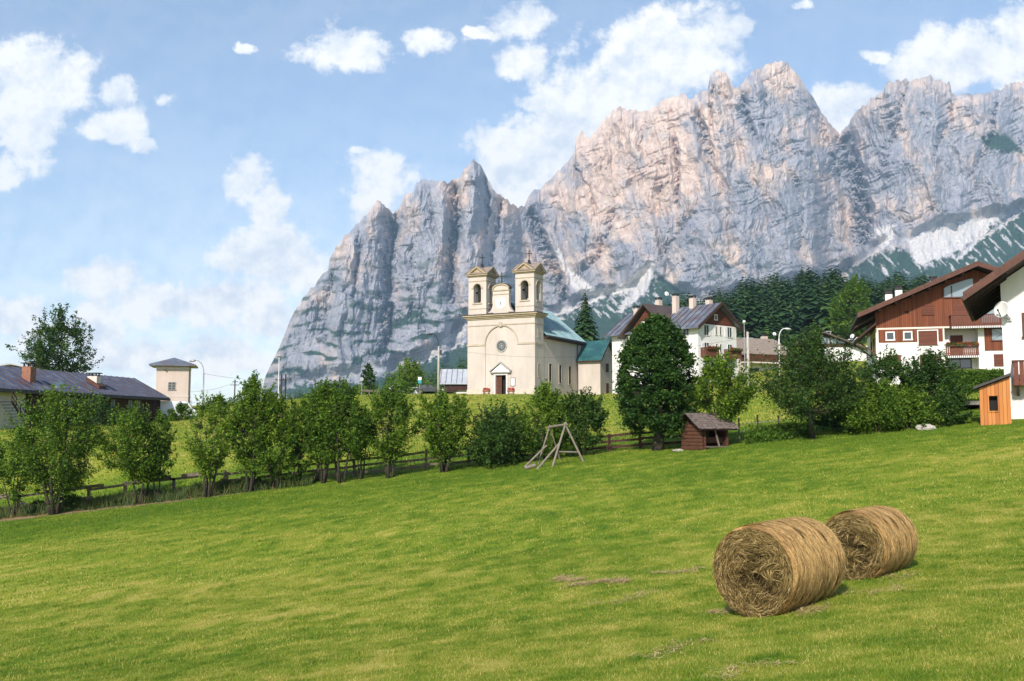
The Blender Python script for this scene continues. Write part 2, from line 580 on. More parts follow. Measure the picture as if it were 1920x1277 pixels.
M['roof_brown'] = metal_roof('dark_brown_roof', (0.05, 0.032, 0.026), (0.07, 0.045, 0.036), (0.10, 0.07, 0.055), 0.5)
# ------------------------------------------------------------------ terrain
PROF = np.array([(-60, -1.2), (-10, -1.55), (0, -1.7), (6, -2.3), (11, -2.85), (14.6, -3.13), (18.7, -3.42), (24, -3.52), (30, -3.42), (40, -2.93), (52, -2.2), (62, -1.55), (80, -0.4)])


def smooth_interp(x, P):
    """monotone-ish cubic (Catmull) through the profile points"""
    xs, ys = P[:, 0], P[:, 1]
    m = np.gradient(ys, xs)
    i = np.clip(np.searchsorted(xs, x) - 1, 0, len(xs) - 2)
    h = xs[i + 1] - xs[i]
    t = np.clip((x - xs[i]) / h, 0, 1)
    t2, t3 = t * t, t * t * t
    return (2 * t3 - 3 * t2 + 1) * ys[i] + (t3 - 2 * t2 + t) * h * m[i] + (-2 * t3 + 3 * t2) * ys[i + 1] + (t3 - t2) * h * m[i + 1]


def near_z(x, y):
    return smooth_interp(y, PROF) + 0.108 * np.clip(x, -60, 60) * sstep(-40, 12, y)


CTRL = []
for yy_ in (52., 57., 62.):
    for xx_ in (-60, -40, -28, -14, 0, 12, 24, 34, 50):
        CTRL.append((xx_, yy_, float(near_z(np.array(float(xx_)), np.array(yy_)))))
CPX = [  # px, py, distance
    (-200, 800, 90), (0, 802, 92), (100, 798, 100), (320, 790, 118), (330, 775, 130), (480, 760, 130), (450, 800, 95), (200, 850, 75),
    (620, 748, 140), (700, 740, 150), (800, 741, 140), (640, 800, 92), (860, 741, 146), (1000, 741, 140), (1160, 741, 146), (940, 742, 125), (930, 790, 90),
    (1100, 780, 92), (1240, 735, 125), (1330, 718, 130), (1395, 712, 130), (1300, 800, 75), (1405, 737, 95), (1450, 735, 95), (1420, 790, 70), (1450, 700, 135), (1520, 690, 140),
    (1600, 684, 140), (1570, 676, 155), (1640, 690, 118), (1560, 760, 75), (1645, 722, 100), (1770, 718, 99), (1900, 716, 94), (2000, 714, 92), (1700, 760, 68), (1850, 735, 80),
    (2100, 690, 120), (1800, 690, 140),
    (700, 742, 220), (850, 738, 190), (1000, 742, 220), (500, 770, 250), (200, 785, 250), (-300, 790, 250), (0, 780, 160),
    (1130, 735, 230), (1300, 700, 230), (1500, 660, 250), (1700, 650, 250), (1900, 640, 250), (2300, 630, 250),
    (1100, 715, 420), (1330, 606, 500), (1290, 618, 480), (1250, 632, 470), (1200, 650, 460), (1150, 668, 450), (1420, 585, 560), (1500, 566, 600), (1620, 578, 620), (1750, 572, 620), (1900, 556, 620), (2300, 520, 640),
    (1000, 735, 450), (860, 745, 500), (700, 750, 500), (560, 752, 500), (300, 790, 500), (-300, 790, 500),
    (1150, 690, 800), (1350, 640, 850), (1600, 600, 900), (1900, 560, 900), (2400, 530, 900), (860, 735, 900), (600, 750, 900), (200, 795, 900), (-400, 795, 900),
    (1000, 735, 1800), (1600, 690, 1800), (2300, 640, 1800), (500, 775, 1800), (0, 796, 1800), (-600, 796, 1800),
    (500, 790, 3400), (1000, 770, 3400), (1600, 740, 3400), (2300, 720, 3400), (-600, 798, 3400),
]
for (px, py, Y) in CPX:
    p = at(px, py, Y)
    CTRL.append((p.x, p.y, p.z))
CTRL = np.array(CTRL)


def q_(x, y):
    yy = np.maximum(y, 0) + 25.
    return np.stack([x / yy * 2.2, np.log(yy) * 1.6], -1)


Q = q_(CTRL[:, 0], CTRL[:, 1])
A_ = np.sqrt(((Q[:, None] - Q[None]) ** 2).sum(-1) + 0.002)
n_ = len(Q)
K_ = np.zeros((n_ + 1, n_ + 1))
K_[:n_, :n_] = -A_ + np.eye(n_) * 1e-4
K_[:n_, n_] = 1
K_[n_, :n_] = 1
W_ = np.linalg.solve(K_, np.append(CTRL[:, 2], 0))


def far_z(x, y):
    sh = np.shape(x)
    q = q_(np.ravel(x), np.ravel(y))
    out = np.empty(len(q))
    for i in range(0, len(q), 20000):
        d = np.sqrt(((q[i:i + 20000, None] - Q[None]) ** 2).sum(-1) + 0.002)
        out[i:i + 20000] = -d @ W_[:n_] + W_[n_]
    return out.reshape(sh)


def ground(x, y):
    x = np.asarray(x, float)
    y = np.asarray(y, float)
    a = near_z(x, y)
    b = far_z(x, y)
    t = sstep(52, 64, y)
    und = 0.05 * perlin(x / 5., y / 5., 3) + 0.02 * perlin(x / 1.4, y / 1.4, 4)
    return a * (1 - t) + b * t + und


def gz(x, y):
    return float(ground(np.array([x]), np.array([y]))[0])


def on_ground(px, py, lo=4., hi=400.):
    """distance at which the sight line through a photo point meets the ground"""
    Ys = np.linspace(lo, hi, 4000)
    P = at_np(np.full_like(Ys, px), np.full_like(Ys, py), Ys)
    d = P[:, 2] - ground(P[:, 0], P[:, 1])
    k = np.argmax(d < 0)
    return Vector(P[k]) if d[k] < 0 else None


def stand(px, Y):
    """ground point at a photo column and a distance"""
    p = at(px, 740, Y)
    return Vector((p.x, p.y, gz(p.x, p.y)))


sx = np.sinh(np.linspace(-6.6, 6.6, 300)) / np.sinh(6.6) * 3600
sy = np.concatenate([np.linspace(-60, -1, 24), np.linspace(0, 64, 130), 64 + (np.exp(np.linspace(0.02, 1, 170) * 4.2) - 1) / (np.exp(4.2) - 1) * 3500])
gx_, gy_ = np.meshgrid(sx, sy)
gz_ = ground(gx_, gy_)
gz_ -= 0.6 * sstep(3400, 3560, gy_) * 0
nx_, ny_ = len(sx), len(sy)
idx = np.arange(nx_ * ny_).reshape(ny_, nx_)
Fg = np.stack([idx[:-1, :-1], idx[:-1, 1:], idx[1:, 1:], idx[1:, :-1]], -1).reshape(-1, 4)
# bare earth strip below the left-hand fence
SOILP = np.array([[-29.5, 54.6], [-25, 54.9], [-20, 55.2], [-15.5, 55.6]])


def seg_dist(x, y, P):
    best = np.full(np.shape(x), 1e9)
    for a, b in zip(P[:-1], P[1:]):
        d = b - a
        t = np.clip(((x - a[0]) * d[0] + (y - a[1]) * d[1]) / (d @ d), 0, 1)
        best = np.minimum(best, np.hypot(x - a[0] - t * d[0], y - a[1] - t * d[1]))
    return best


def soil_at(x, y):
    d = seg_dist(x, y, SOILP) + 0.5 * perlin(x / 1.3, y / 1.3, 9)
    return 1 - sstep(0.5, 1.5, d)


def dry_at(x, y):
    """0 = lush green, 1 = dry cut hay: swaths running across the slope"""
    s = x * 0.45 + y * 0.9          # across the swaths
    l = x * 0.9 - y * 0.45          # along
    w = fbm(s / 2.6 + 0.6 * perlin(l / 14., s / 9., 31), l / 16., 21, 4, 0.55)
    g = fbm(x / 13., y / 13., 25, 3)
    f = fbm(x / 0.8, y / 0.8, 28, 3, 0.6)
    lush = sstep(36, 47, y + 0.08 * x) * (1 - sstep(62, 70, y))
    v = 0.44 + 0.15 * w + 0.17 * g + 0.36 * f - 0.34 * lush
    return np.clip(v, 0, 1)


soil_ = soil_at(gx_, gy_)
me = np_mesh('meadow_ground', np.stack([gx_, gy_, gz_], -1).reshape(-1, 3), Fg, True, {'soil': soil_.ravel(), 'dry': dry_at(gx_, gy_).ravel()})


def ground_mat():
    m, nt, b = mat_nodes('meadow')
    geo = N(nt, 'ShaderNodeNewGeometry')
    pos = geo.outputs['Position']
    dry = N(nt, 'ShaderNodeAttribute', attribute_name='dry').outputs['Fac']
    soil = N(nt, 'ShaderNodeAttribute', attribute_name='soil').outputs['Fac']
    n1 = N(nt, 'ShaderNodeTexNoise', {'Vector': pos, 'Scale': 3.2, 'Detail': 8, 'Roughness': 0.75})
    n2 = N(nt, 'ShaderNodeTexNoise', {'Vector': pos, 'Scale': 0.16, 'Detail': 4, 'Roughness': 0.6})
    mp = N(nt, 'ShaderNodeMapping', {'Vector': pos, 'Rotation': (0, 0, -0.15), 'Scale': (0.06, 0.55, 1)})
    n3 = N(nt, 'ShaderNodeTexNoise', {'Vector': mp.outputs[0], 'Scale': 1.0, 'Detail': 4})
    f = N(nt, 'ShaderNodeMath', {0: n1.outputs['Fac'], 1: 0.55, 2: -0.27}, operation='MULTIPLY_ADD').outputs[0]
    f = N(nt, 'ShaderNodeMath', {0: f, 1: dry}, operation='ADD').outputs[0]
    f2 = N(nt, 'ShaderNodeMath', {0: n3.outputs['Fac'], 1: 0.6, 2: -0.3}, operation='MULTIPLY_ADD').outputs[0]
    f = N(nt, 'ShaderNodeMath', {0: f, 1: f2}, operation='ADD').outputs[0]
    f3 = N(nt, 'ShaderNodeMath', {0: n2.outputs['Fac'], 1: 0.5, 2: -0.25}, operation='MULTIPLY_ADD').outputs[0]
    f = N(nt, 'ShaderNodeMath', {0: f, 1: f3}, operation='ADD').outputs[0]
    col = ramp_node(nt, f, [(0.0, (0.08, 0.15, 0.009)), (0.35, (0.16, 0.225, 0.016)), (0.62, (0.255, 0.275, 0.032)), (0.95, (0.40, 0.34, 0.085))])
    sc = ramp_node(nt, n1.outputs['Fac'], [(0.3, (0.16, 0.10, 0.06)), (0.7, (0.38, 0.26, 0.15))])
    mx = N(nt, 'ShaderNodeMix', {0: soil, 6: col, 7: sc}, data_type='RGBA')
    nt.links.new(mx.outputs[2], b.inputs['Base Color'])
    b.inputs['Roughness'].default_value = 0.95
    b.inputs['Specular IOR Level'].default_value = 0.1
    bp = N(nt, 'ShaderNodeBump', {'Height': n1.outputs['Fac'], 'Strength': 0.6, 'Distance': 0.08})
    nt.links.new(bp.outputs[0], b.inputs['Normal'])
    return m


M['meadow'] = ground_mat()
tag(link_mesh('meadow_ground', me, M['meadow']), kind='structure')

# ------------------------------------------------------------------ mown grass
GS = [(0.0, (0.068, 0.145, 0.008)), (0.35, (0.172, 0.236, 0.018)), (0.62, (0.295, 0.295, 0.038)), (0.95, (0.54, 0.44, 0.15))]
M['grass'] = leaf_mat('grass_blades', GS, 0.25, 0.6, 0.0)


def blades(ys0, ys1, dens, hgt, wid, seed):
    rng = np.random.default_rng(seed)
    ex = 12.0                      # the field goes on past both edges of the frame
    n = int(dens * (0.54 * (ys1 ** 2 - ys0 ** 2) + ex * (ys1 - ys0)))
    y = rng.random(3 * n) * (ys1 - ys0) + ys0
    y = y[rng.random(3 * n) < (1.08 * y + ex) / (1.08 * ys1 + ex)][:n]
    n = len(y)
    x = (rng.random(n) - 0.5) * (1.08 * y + ex)
    keep = soil_at(x, y) < 0.5
    x, y = x[keep], y[keep]
    n = len(x)
    dr = dry_at(x, y)
    tuft = fbm(x / 0.35, y / 0.35, 41, 2)
    z = ground(x, y)
    h = hgt * (0.55 + 0.8 * rng.random(n)) * (1 + 0.55 * np.clip(tuft, -0.6, 1.2)) * (1.15 - 0.35 * dr)
    a = rng.random(n) * 2 * np.pi
    w = wid * (0.6 + 0.8 * rng.random(n))
    lean = h * (0.25 + 0.9 * rng.random(n) ** 1.5 + 0.5 * (dr > 0.7) * rng.random(n))
    la = rng.random(n) * 2 * np.pi
    b = np.stack([x, y, z - 0.01], -1)
    s = np.stack([np.cos(a) * w, np.sin(a) * w, 0 * a], -1)
    tip = b + np.stack([np.cos(la) * lean, np.sin(la) * lean, h], -1)
    V = np.stack([b - s, b + s, tip], 1).reshape(-1, 3)
    clump = sstep(0.42, 0.75, fbm(x / 0.9, y / 0.9, 45, 3, 0.6))
    t = np.clip(dr + 0.30 * rng.standard_normal(n) - 0.14 * tuft - 0.30 * clump + 0.03, 0, 1)
    return V, np.repeat(t, 3)


parts = [blades(7.0, 17, 2700, 0.040, 0.0036, 1), blades(17, 28, 1100, 0.045, 0.006, 2), blades(28, 60, 250, 0.055, 0.012, 3), blades(60, 150, 26, 0.13, 0.035, 4)]
V = np.concatenate([p[0] for p in parts])
T = np.concatenate([p[1] for p in parts])
me = np_mesh('grass', V, np.arange(len(V)).reshape(-1, 3), False, {'tint': T})
tag(link_mesh('grass', me, M['grass']), 'short mown green and yellowing grass over the whole field', 'grass', kind='stuff')

# raked-out wisps of dry hay lying on the field
M['haywisp'] = leaf_mat('hay_wisps', [(0.0, (0.30, 0.20, 0.08)), (1.0, (0.62, 0.47, 0.24))], 0.1, 0.7, 0.0)


def wisps(px0, py0, px1, py1, n, width, seed):
    a, b = on_ground(px0, py0), on_ground(px1, py1)
    rng = np.random.default_rng(seed)
    t = rng.random(n)
    d = b - a
    nrm = Vector((-d.y, d.x, 0)).normalized()
    off = rng.standard_normal(n) * width * (0.5 + 1.2 * np.sin(t * 9 + seed) ** 2) + width * 1.5 * np.sin(t * 5 + seed)
    x = a.x + d.x * t + nrm.x * off
    y = a.y + d.y * t + nrm.y * off
    z = ground(x, y) + 0.02 + 0.02 * rng.random(n)
    ang = math.atan2(d.y, d.x) + rng.standard_normal(n) * 0.9
    ln = 0.02 + 0.05 * rng.random(n)
    dx = np.stack([np.cos(ang) * ln, np.sin(ang) * ln, 0.01 * rng.standard_normal(n)], -1)
    sx_ = np.stack([-np.sin(ang), np.cos(ang), 0 * ang], -1) * 0.004
    c = np.stack([x, y, z], -1)
    V = np.stack([c - dx - sx_, c - dx + sx_, c + dx + sx_, c + dx - sx_], 1).reshape(-1, 3)
    return V, np.repeat(rng.random(n), 4)


ws = [wisps(1030, 1090, 1100, 1085, 900, 0.16, 1), wisps(1080, 1095, 1180, 1092, 1300, 0.14, 11), wisps(1225, 1078, 1320, 1066, 420, 0.14, 2), wisps(1100, 1135, 1250, 1110, 240, 0.2, 3),
      wisps(1180, 1235, 1345, 1205, 150, 0.14, 4), wisps(1330, 1275, 1470, 1245, 130, 0.14, 5), wisps(1330, 1150, 1560, 1140, 900, 0.2, 6),
      wisps(1600, 1085, 1720, 1078, 260, 0.25, 7), wisps(1560, 1118, 1700, 1100, 200, 0.2, 8)]
V = np.concatenate([p[0] for p in ws])
T = np.concatenate([p[1] for p in ws])
me = np_mesh('hay_wisps', V, np.arange(len(V)).reshape(-1, 4), False, {'tint': T})
tag(link_mesh('hay_wisps', me, M['haywisp']), 'loose wisps of dry hay scattered around the bales', 'hay', kind='stuff')
# ------------------------------------------------------------------ mountains
RIDGE = np.array([(470, 800), (490, 735), (498, 705), (505, 690), (520, 660), (535, 625), (550, 590), (570, 560), (590, 535), (605, 518), (615, 510), (618, 490), (630, 465), (650, 440), (668, 425), (685, 405), (692, 400), (700, 390), (708, 377), (720, 388), (735, 402), (745, 398), (755, 375), (765, 362), (775, 360), (782, 345), (795, 337), (810, 340), (830, 342), (850, 342), (865, 335), (872, 315), (880, 304), (888, 301), (900, 306), (905, 322), (920, 345), (930, 362), (940, 368), (955, 382), (970, 390), (983, 390), (990, 372), (1003, 355), (1020, 350), (1040, 330), (1060, 310), (1078, 284), (1080, 262), (1090, 247), (1102, 262), (1112, 254), (1130, 232), (1145, 215), (1160, 202), (1180, 207), (1200, 212), (1225, 205), (1240, 190), (1260, 185), (1280, 177), (1290, 185), (1310, 175), (1328, 168), (1330, 145), (1345, 134), (1362, 138), (1375, 165), (1385, 167), (1400, 145), (1420, 132), (1440, 122), (1460, 118), (1475, 120), (1490, 135), (1505, 158), (1520, 180), (1540, 210), (1560, 235), (1576, 254), (1590, 232), (1615, 203), (1640, 183), (1655, 175), (1660, 158), (1690, 152), (1720, 150), (1745, 145), (1770, 155), (1780, 152), (1785, 178), (1800, 180), (1830, 178), (1840, 180), (1870, 170), (1890, 158), (1905, 155), (1930, 150), (2000, 165), (2060, 190), (2120, 240)], float)
# foot of the cliffs
FOOT = np.array([(470, 775), (560, 715), (640, 705), (720, 690), (800, 665), (870, 600), (960, 600), (1040, 590), (1100, 560), (1165, 548), (1215, 510), (1260, 545), (1330, 560), (1430, 540), (1560, 520), (1610, 490), (1660, 450), (1700, 450), (1760, 425), (1880, 402), (2120, 330)], float)
# how far the wall stands back, along the range
STAND = np.array([(470, 900), (520, 420), (600, 190), (625, 60), (700, 0), (722, 10), (738, 120), (760, 60), (830, 20), (850, 160), (880, 90), (905, 150), (945, 300), (985, 560), (1010, 600), (1060, 520), (1150, 390), (1260, 190), (1335, 60), (1400, 110), (1470, 190), (1520, 350), (1570, 640), (1590, 680), (1625, 420), (1670, 300), (1760, 440), (1860, 620), (2120, 1050)], float)
GULLY = [  # polyline in photo columns/rows, width, depth: walls that turn right, away from the light
    ([(728, 398), (728, 450), (716, 520), (722, 600), (712, 660)], 26, 120), ([(845, 345), (848, 430), (838, 500), (838, 560)], 22, 130),
    ([(664, 430), (668, 480), (655, 560)], 13, 60), ([(765, 470), (772, 530), (765, 590)], 11, 55), ([(905, 330), (912, 400), (900, 440)], 16, 70),
    ([(615, 515), (600, 580), (600, 640)], 22, 70), ([(985, 395), (1005, 440), (1030, 500), (1050, 560)], 26, 120), ([(935, 370), (915, 470), (905, 540)], 20, 60),
    ([(1105, 350), (1110, 400)], 9, 45), ([(1262, 265), (1268, 330), (1266, 385)], 11, 80), ([(1235, 340), (1228, 400)], 10, 45), ([(1300, 215), (1318, 270), (1325, 300)], 22, 80),
    ([(1380, 168), (1390, 220), (1410, 260)], 22, 70), ([(1332, 165), (1330, 230)], 9, 60), ([(1575, 258), (1598, 330), (1612, 400), (1608, 450)], 34, 160),
    ([(1520, 190), (1540, 260), (1560, 330)], 24, 70), ([(1690, 155), (1668, 240), (1640, 330)], 26, 60), ([(1784, 175), (1770, 230), (1740, 300)], 20, 50), ([(1860, 180), (1850, 260), (1810, 330)], 22, 60),
    ([(1200, 240), (1190, 300), (1180, 350)], 10, 45), ([(1290, 400), (1240, 470), (1225, 495)], 20, 60), ([(1140, 400), (1120, 470), (1080, 520)], 22, 70), ([(1480, 330), (1500, 400), (1490, 470)], 18, 40),
    ([(1430, 180), (1424, 260)], 12, 45), ([(800, 350), (812, 440)], 8, 40), ([(690, 560), (680, 640), (690, 690)], 18, 50), ([(790, 600), (800, 660)], 14, 40), ([(560, 600), (550, 660)], 16, 45), ([(1070, 310), (1100, 350)], 10, 50),
]
SCREE_P = [
    [(1040, 470), (1050, 468), (1068, 503), (1094, 524), (1112, 540), (1150, 540), (1190, 522), (1222, 487), (1228, 492), (1222, 520), (1212, 545), (1188, 566), (1162, 586), (1156, 584), (1172, 562), (1186, 546), (1150, 553), (1110, 556), (1090, 552), (1070, 535), (1058, 505)],
    [(1615, 437), (1680, 420), (1673, 448), (1657, 468), (1640, 474), (1650, 452)],
    [(1716, 446), (1760, 424), (1880, 400), (1892, 408), (1852, 424), (1832, 440), (1802, 470), (1770, 480), (1730, 498), (1714, 492), (1708, 470), (1700, 450)],
    [(872, 604), (850, 622), (832, 650), (800, 670), (836, 646), (872, 628)],
]
SCREE_L = [([(1215, 497), (1150, 546), (1090, 574), (1030, 592)], 6), ([(1640, 472), (1600, 500)], 5), ([(1850, 428), (1820, 465), (1796, 486)], 7), ([(872, 640), (830, 660), (780, 684)], 3), ([(870, 612), (800, 668)], 6),
           ([(1915, 400), (1870, 428), (1840, 448)], 3)]
VEG_P = [
    [(1000, 606), (1090, 580), (1150, 556), (1186, 548), (1172, 564), (1158, 590), (1192, 568), (1216, 546), (1232, 512), (1268, 538), (1300, 560), (1300, 640), (1000, 640)],
    [(1585, 508), (1640, 478), (1690, 466), (1706, 474), (1730, 502), (1770, 484), (1806, 474), (1850, 434), (1925, 392), (2130, 330), (2130, 560), (1585, 560)],
    [(660, 740), (690, 712), (760, 692), (810, 668), (850, 655), (880, 640), (900, 740)],
    [(735, 604), (788, 574), (800, 590), (770, 604), (730, 622)],
    [(1838, 258), (1868, 246), (1892, 256), (1916, 282), (1880, 288), (1850, 276)],
    [(500, 745), (560, 722), (660, 716), (700, 745)],
]


def in_poly(px, py, P):
    c = np.zeros(px.shape, bool)
    n = len(P)
    j = n - 1
    for i in range(n):
        xi, yi = P[i]
        xj, yj = P[j]
        c ^= ((yi > py) != (yj > py)) & (px < (xj - xi) * (py - yi) / (yj - yi + 1e-9) + xi)
        j = i
    return c


def poly_soft(px, py, P, soft=5.0):
    """signed soft mask of a polygon"""
    ins = in_poly(px, py, P)
    d = seg_dist(px, py, np.array(P + [P[0]], float))
    return np.clip(0.5 + np.where(ins, d, -d) / soft, 0, 1)


def line_soft(px, py, P, w, soft=3.0):
    return np.clip(0.5 + (w / 2 - seg_dist(px, py, np.array(P, float))) / soft, 0, 1)


ncol, nrow = 1180, 520
cx_ = np.linspace(472, 2110, ncol)
jag = 3.2 * ridged(cx_ / 17., cx_ * 0 + 3.3, 51, 4, 0.6) - 1.5
jag *= sstep(500, 560, cx_)
ridge = np.interp(cx_, RIDGE[:, 0], RIDGE[:, 1]) - jag * 1.3
tt = np.linspace(0, 1, nrow)
PX = np.repeat(cx_[None], nrow, 0)
kr = np.hanning(61)
ridge_s = np.convolve(np.pad(ridge, 30, 'edge'), kr / kr.sum(), 'valid')
PY = ridge_s[None] + (800 - ridge_s[None]) * tt[:, None] + (ridge - ridge_s)[None] * np.exp(-tt * 14)[:, None]
# relief -----------------------------------------------------------
wx = 7 * perlin(PX / 60., PY / 60., 61) + 3 * perlin(PX / 20., PY / 20., 62)
wy = 7 * perlin(PX / 60., PY / 60., 63) + 3 * perlin(PX / 20., PY / 20., 64)
qx, qy = PX + wx, PY + wy
slant = np.interp(cx_, [500, 900, 1050, 1500, 1900], [-0.05, 0.0, 0.22, 0.25, 0.1])[None]
px_s = qx - slant * 0.9 * (qy - 400)
foot = np.interp(cx_, FOOT[:, 0], FOOT[:, 1])[None] + 7 * fbm(PX / 22., PY / 50., 66, 3)
stand_ = np.interp(cx_, STAND[:, 0], STAND[:, 1])
kern = np.hanning(19)
stand_ = np.convolve(np.pad(stand_, 9, 'edge'), kern / kern.sum(), 'valid')[None]
cliff_h = np.maximum(foot - PY, 0)
below = np.maximum(PY - foot, 0)
# walls are steeper near the top of the crags, with ledges tilted along the strata
base_Y = 3550 + stand_ + 1.15 * cliff_h - 3.6 * below
cm = sstep(0, 22, foot - PY)                       # cliff mask
top = sstep(2, 26, PY - ridge[None])               # relief fades in just under the crest
pil = ridged(px_s / 46., qy / 190., 71, 2, 0.5)
pil2 = ridged(px_s / 19., qy / 75., 74, 3, 0.55)
det = fbm(qx / 9., qy / 13., 78, 5, 0.62)
crag = ridged(qx / 12., qy / 26., 84, 4, 0.6)
strat = qy + 0.42 * (qx - 1200) * (0.2 + 0.8 * sstep(940, 1040, qx))
led = np.abs(((strat / 23. + 0.55 * perlin(PX / 70., PY / 70., 91)) % 1.0) - 0.5) * 2
led2 = np.abs(((strat / 8.3 + 0.5 * perlin(PX / 30., PY / 30., 92)) % 1.0) - 0.5) * 2
mods = 0.55 + 0.9 * np.clip(0.5 + fbm(PX / 120., PY / 120., 95, 2), 0, 1)
lmask = sstep(-0.1, 0.5, fbm(PX / 80., PY / 60., 96, 3))
big = ridged(px_s / 125., qy / 330., 70, 2, 0.5)
def facets(x, y, cw, ch, seed):
    """planar faces meeting in sharp edges"""
    gx1, gy1 = x / cw, y / ch
    ix, iy = np.floor(gx1).astype(int), np.floor(gy1).astype(int)
    rng = np.random.default_rng(seed)
    tab = rng.random((6, 64, 64))
    best = np.full(x.shape, -9.)
    for oy in (-1, 0, 1):
        for ox in (-1, 0, 1):
            jx, jy = (ix + ox) & 63, (iy + oy) & 63
            dx = gx1 - (ix + ox + 0.15 + 0.7 * tab[0, jx, jy])
            dy = gy1 - (iy + oy + 0.15 + 0.7 * tab[1, jx, jy])
            s = dx * (tab[4, jx, jy] - 0.5) * 0.6 + dy
            h = 0.7 * tab[2, jx, jy] - np.where(dx > 0, 1.35, 0.6) * np.abs(dx + 0.4 * s * (tab[5, jx, jy] - .5)) - (0.15 + 0.5 * tab[3, jx, jy]) * np.abs(dy)
            best = np.maximum(best, h)
    return best


fa1 = facets(px_s, qy, 62, 120, 201)
fa2 = facets(px_s + 0.3 * wx, qy, 25, 46, 202)
fa3 = facets(px_s + 0.6 * wx, qy + wy * .5, 10, 15, 203)
rel = -(105 * fa1 + 48 * fa2 * mods + 13 * fa3) - 0.45 * (85 * big + 46 * pil + 15 * pil2 * mods + 9 * crag * mods + 14 * det) + 15 * led ** 2 * mods * lmask + 5 * led2 * mods * lmask
gul = np.zeros_like(PX)
for (P, w, dpt) in GULLY:
    P = np.array(P, float)
    gx1 = np.interp(PY, P[:, 1], P[:, 0]) + 4 * perlin(PY / 18., PX / 200., int(P[0, 0]))
    s = (PX - gx1) / w
    prof = np.where(s < 0.5, 1 - np.abs(s - 0.5) / 1.3, 1 - (s - 0.5) / 0.35)
    prof = np.clip(prof, 0, 1)
    ends = sstep(P[0, 1] - 14, P[0, 1] + 6, PY) * (1 - sstep(P[-1, 1] - 10, P[-1, 1] + 30, PY))
    gul = np.maximum(gul, 0.95 * dpt * prof * ends * (0.75 + 0.55 * det + 0.25 * (crag - .6)))
rel = rel + gul
fan = 14 * fbm(PX / 16., PY / 26., 97, 4, 0.6) + 10 * ridged(PX / 26. - PY / 60., PY / 90., 98, 2)
Ymt = base_Y + rel * cm * (0.25 + 0.75 * top) + fan * (1 - cm) * sstep(0, 10, below)
# masks ------------------------------------------------------------
nzf = 9 * fbm(PX / 9., PY / 9., 101, 4, 0.65)
scree = np.zeros_like(PX)
for P in SCREE_P:
    scree = np.maximum(scree, poly_soft(PX + nzf * 0.5, PY + nzf * 0.4, P, 4))
for P, w in SCREE_L:
    scree = np.maximum(scree, line_soft(PX + nzf * 0.35, PY + nzf * 0.35, P, w, 2.5))
veg = np.zeros_like(PX)
for P in VEG_P:
    veg = np.maximum(veg, poly_soft(PX + nzf, PY + nzf, P, 5))
# scattered streaks of scree in the green, and green ledges on the lower walls
streak = sstep(0.42, 0.7, fbm((PX - PY * 0.9) / 9., (PY + PX * 0.6) / 40., 105, 4, 0.6)) * sstep(0, 12, below)
scree = np.maximum(scree, 0.8 * streak * (PY < 600))
low = sstep(380, 640, PY) * np.where(PX < 1000, 1.0, 0.75) + 0.25
ledge = sstep(0.50, 0.86, led + 0.5 * fbm(PX / 26., PY / 12., 108, 4, 0.6)) * sstep(0.05, 0.4, fbm(PX / 60., PY / 40., 109, 3) + 0.35 * low - 0.1)
veg = np.clip(np.maximum(veg, 0.8 * ledge * low * cm), 0, 1) * (1 - scree)
sunlit_patch = np.exp(-((PX - 1195 + 0.25 * (PY - 320)) / 170) ** 2 - ((PY - 310) / 125) ** 2)  # sunlight on the central peak, put into the rock colour
warm_sunlit = sstep(0.0, 0.85, 0.10 + 0.62 * fbm(px_s / 55., qy / 90., 111, 4, 0.6) - 0.12 * det + 0.85 * sunlit_patch + 0.22 * np.exp(-((PY - ridge[None]) / 60) ** 2) - 0.22 * sstep(420, 620, PY))  # random rock tone, plus painted sun high up and painted shade low down
mV = at_np(PX, PY, Ymt)
# the far side of the range falls away behind the crest
back = []
for k, (dy, dz) in enumerate([(60, 0.97), (220, 0.82), (700, 0.45), (1300, 0.0)]):
    r0 = mV[0].copy()
    nb = 40 * fbm(cx_ / 40., cx_ * 0 + k, 120 + k, 3)
    r0[:, 1] += dy + nb
    r0[:, 2] = r0[:, 2] * dz
    back.append(r0)
allV = np.concatenate([np.stack(back[::-1]), mV], 0)
z0 = np.zeros((4, ncol))
attr = lambda a: np.concatenate([z0, a], 0).ravel()
nr = nrow + 4
idx = np.arange(nr * ncol).reshape(nr, ncol)
Fm = np.stack([idx[1:, :-1], idx[1:, 1:], idx[:-1, 1:], idx[:-1, :-1]], -1).reshape(-1, 4)
me = np_mesh('mountain_range', allV.reshape(-1, 3), Fm, False, {'scree': attr(scree), 'veg': attr(veg), 'warm': attr(warm_sunlit), 'crev': attr(np.clip(0.5 + 0.35 * det + 0.25 * (crag - 0.6), 0, 1))})


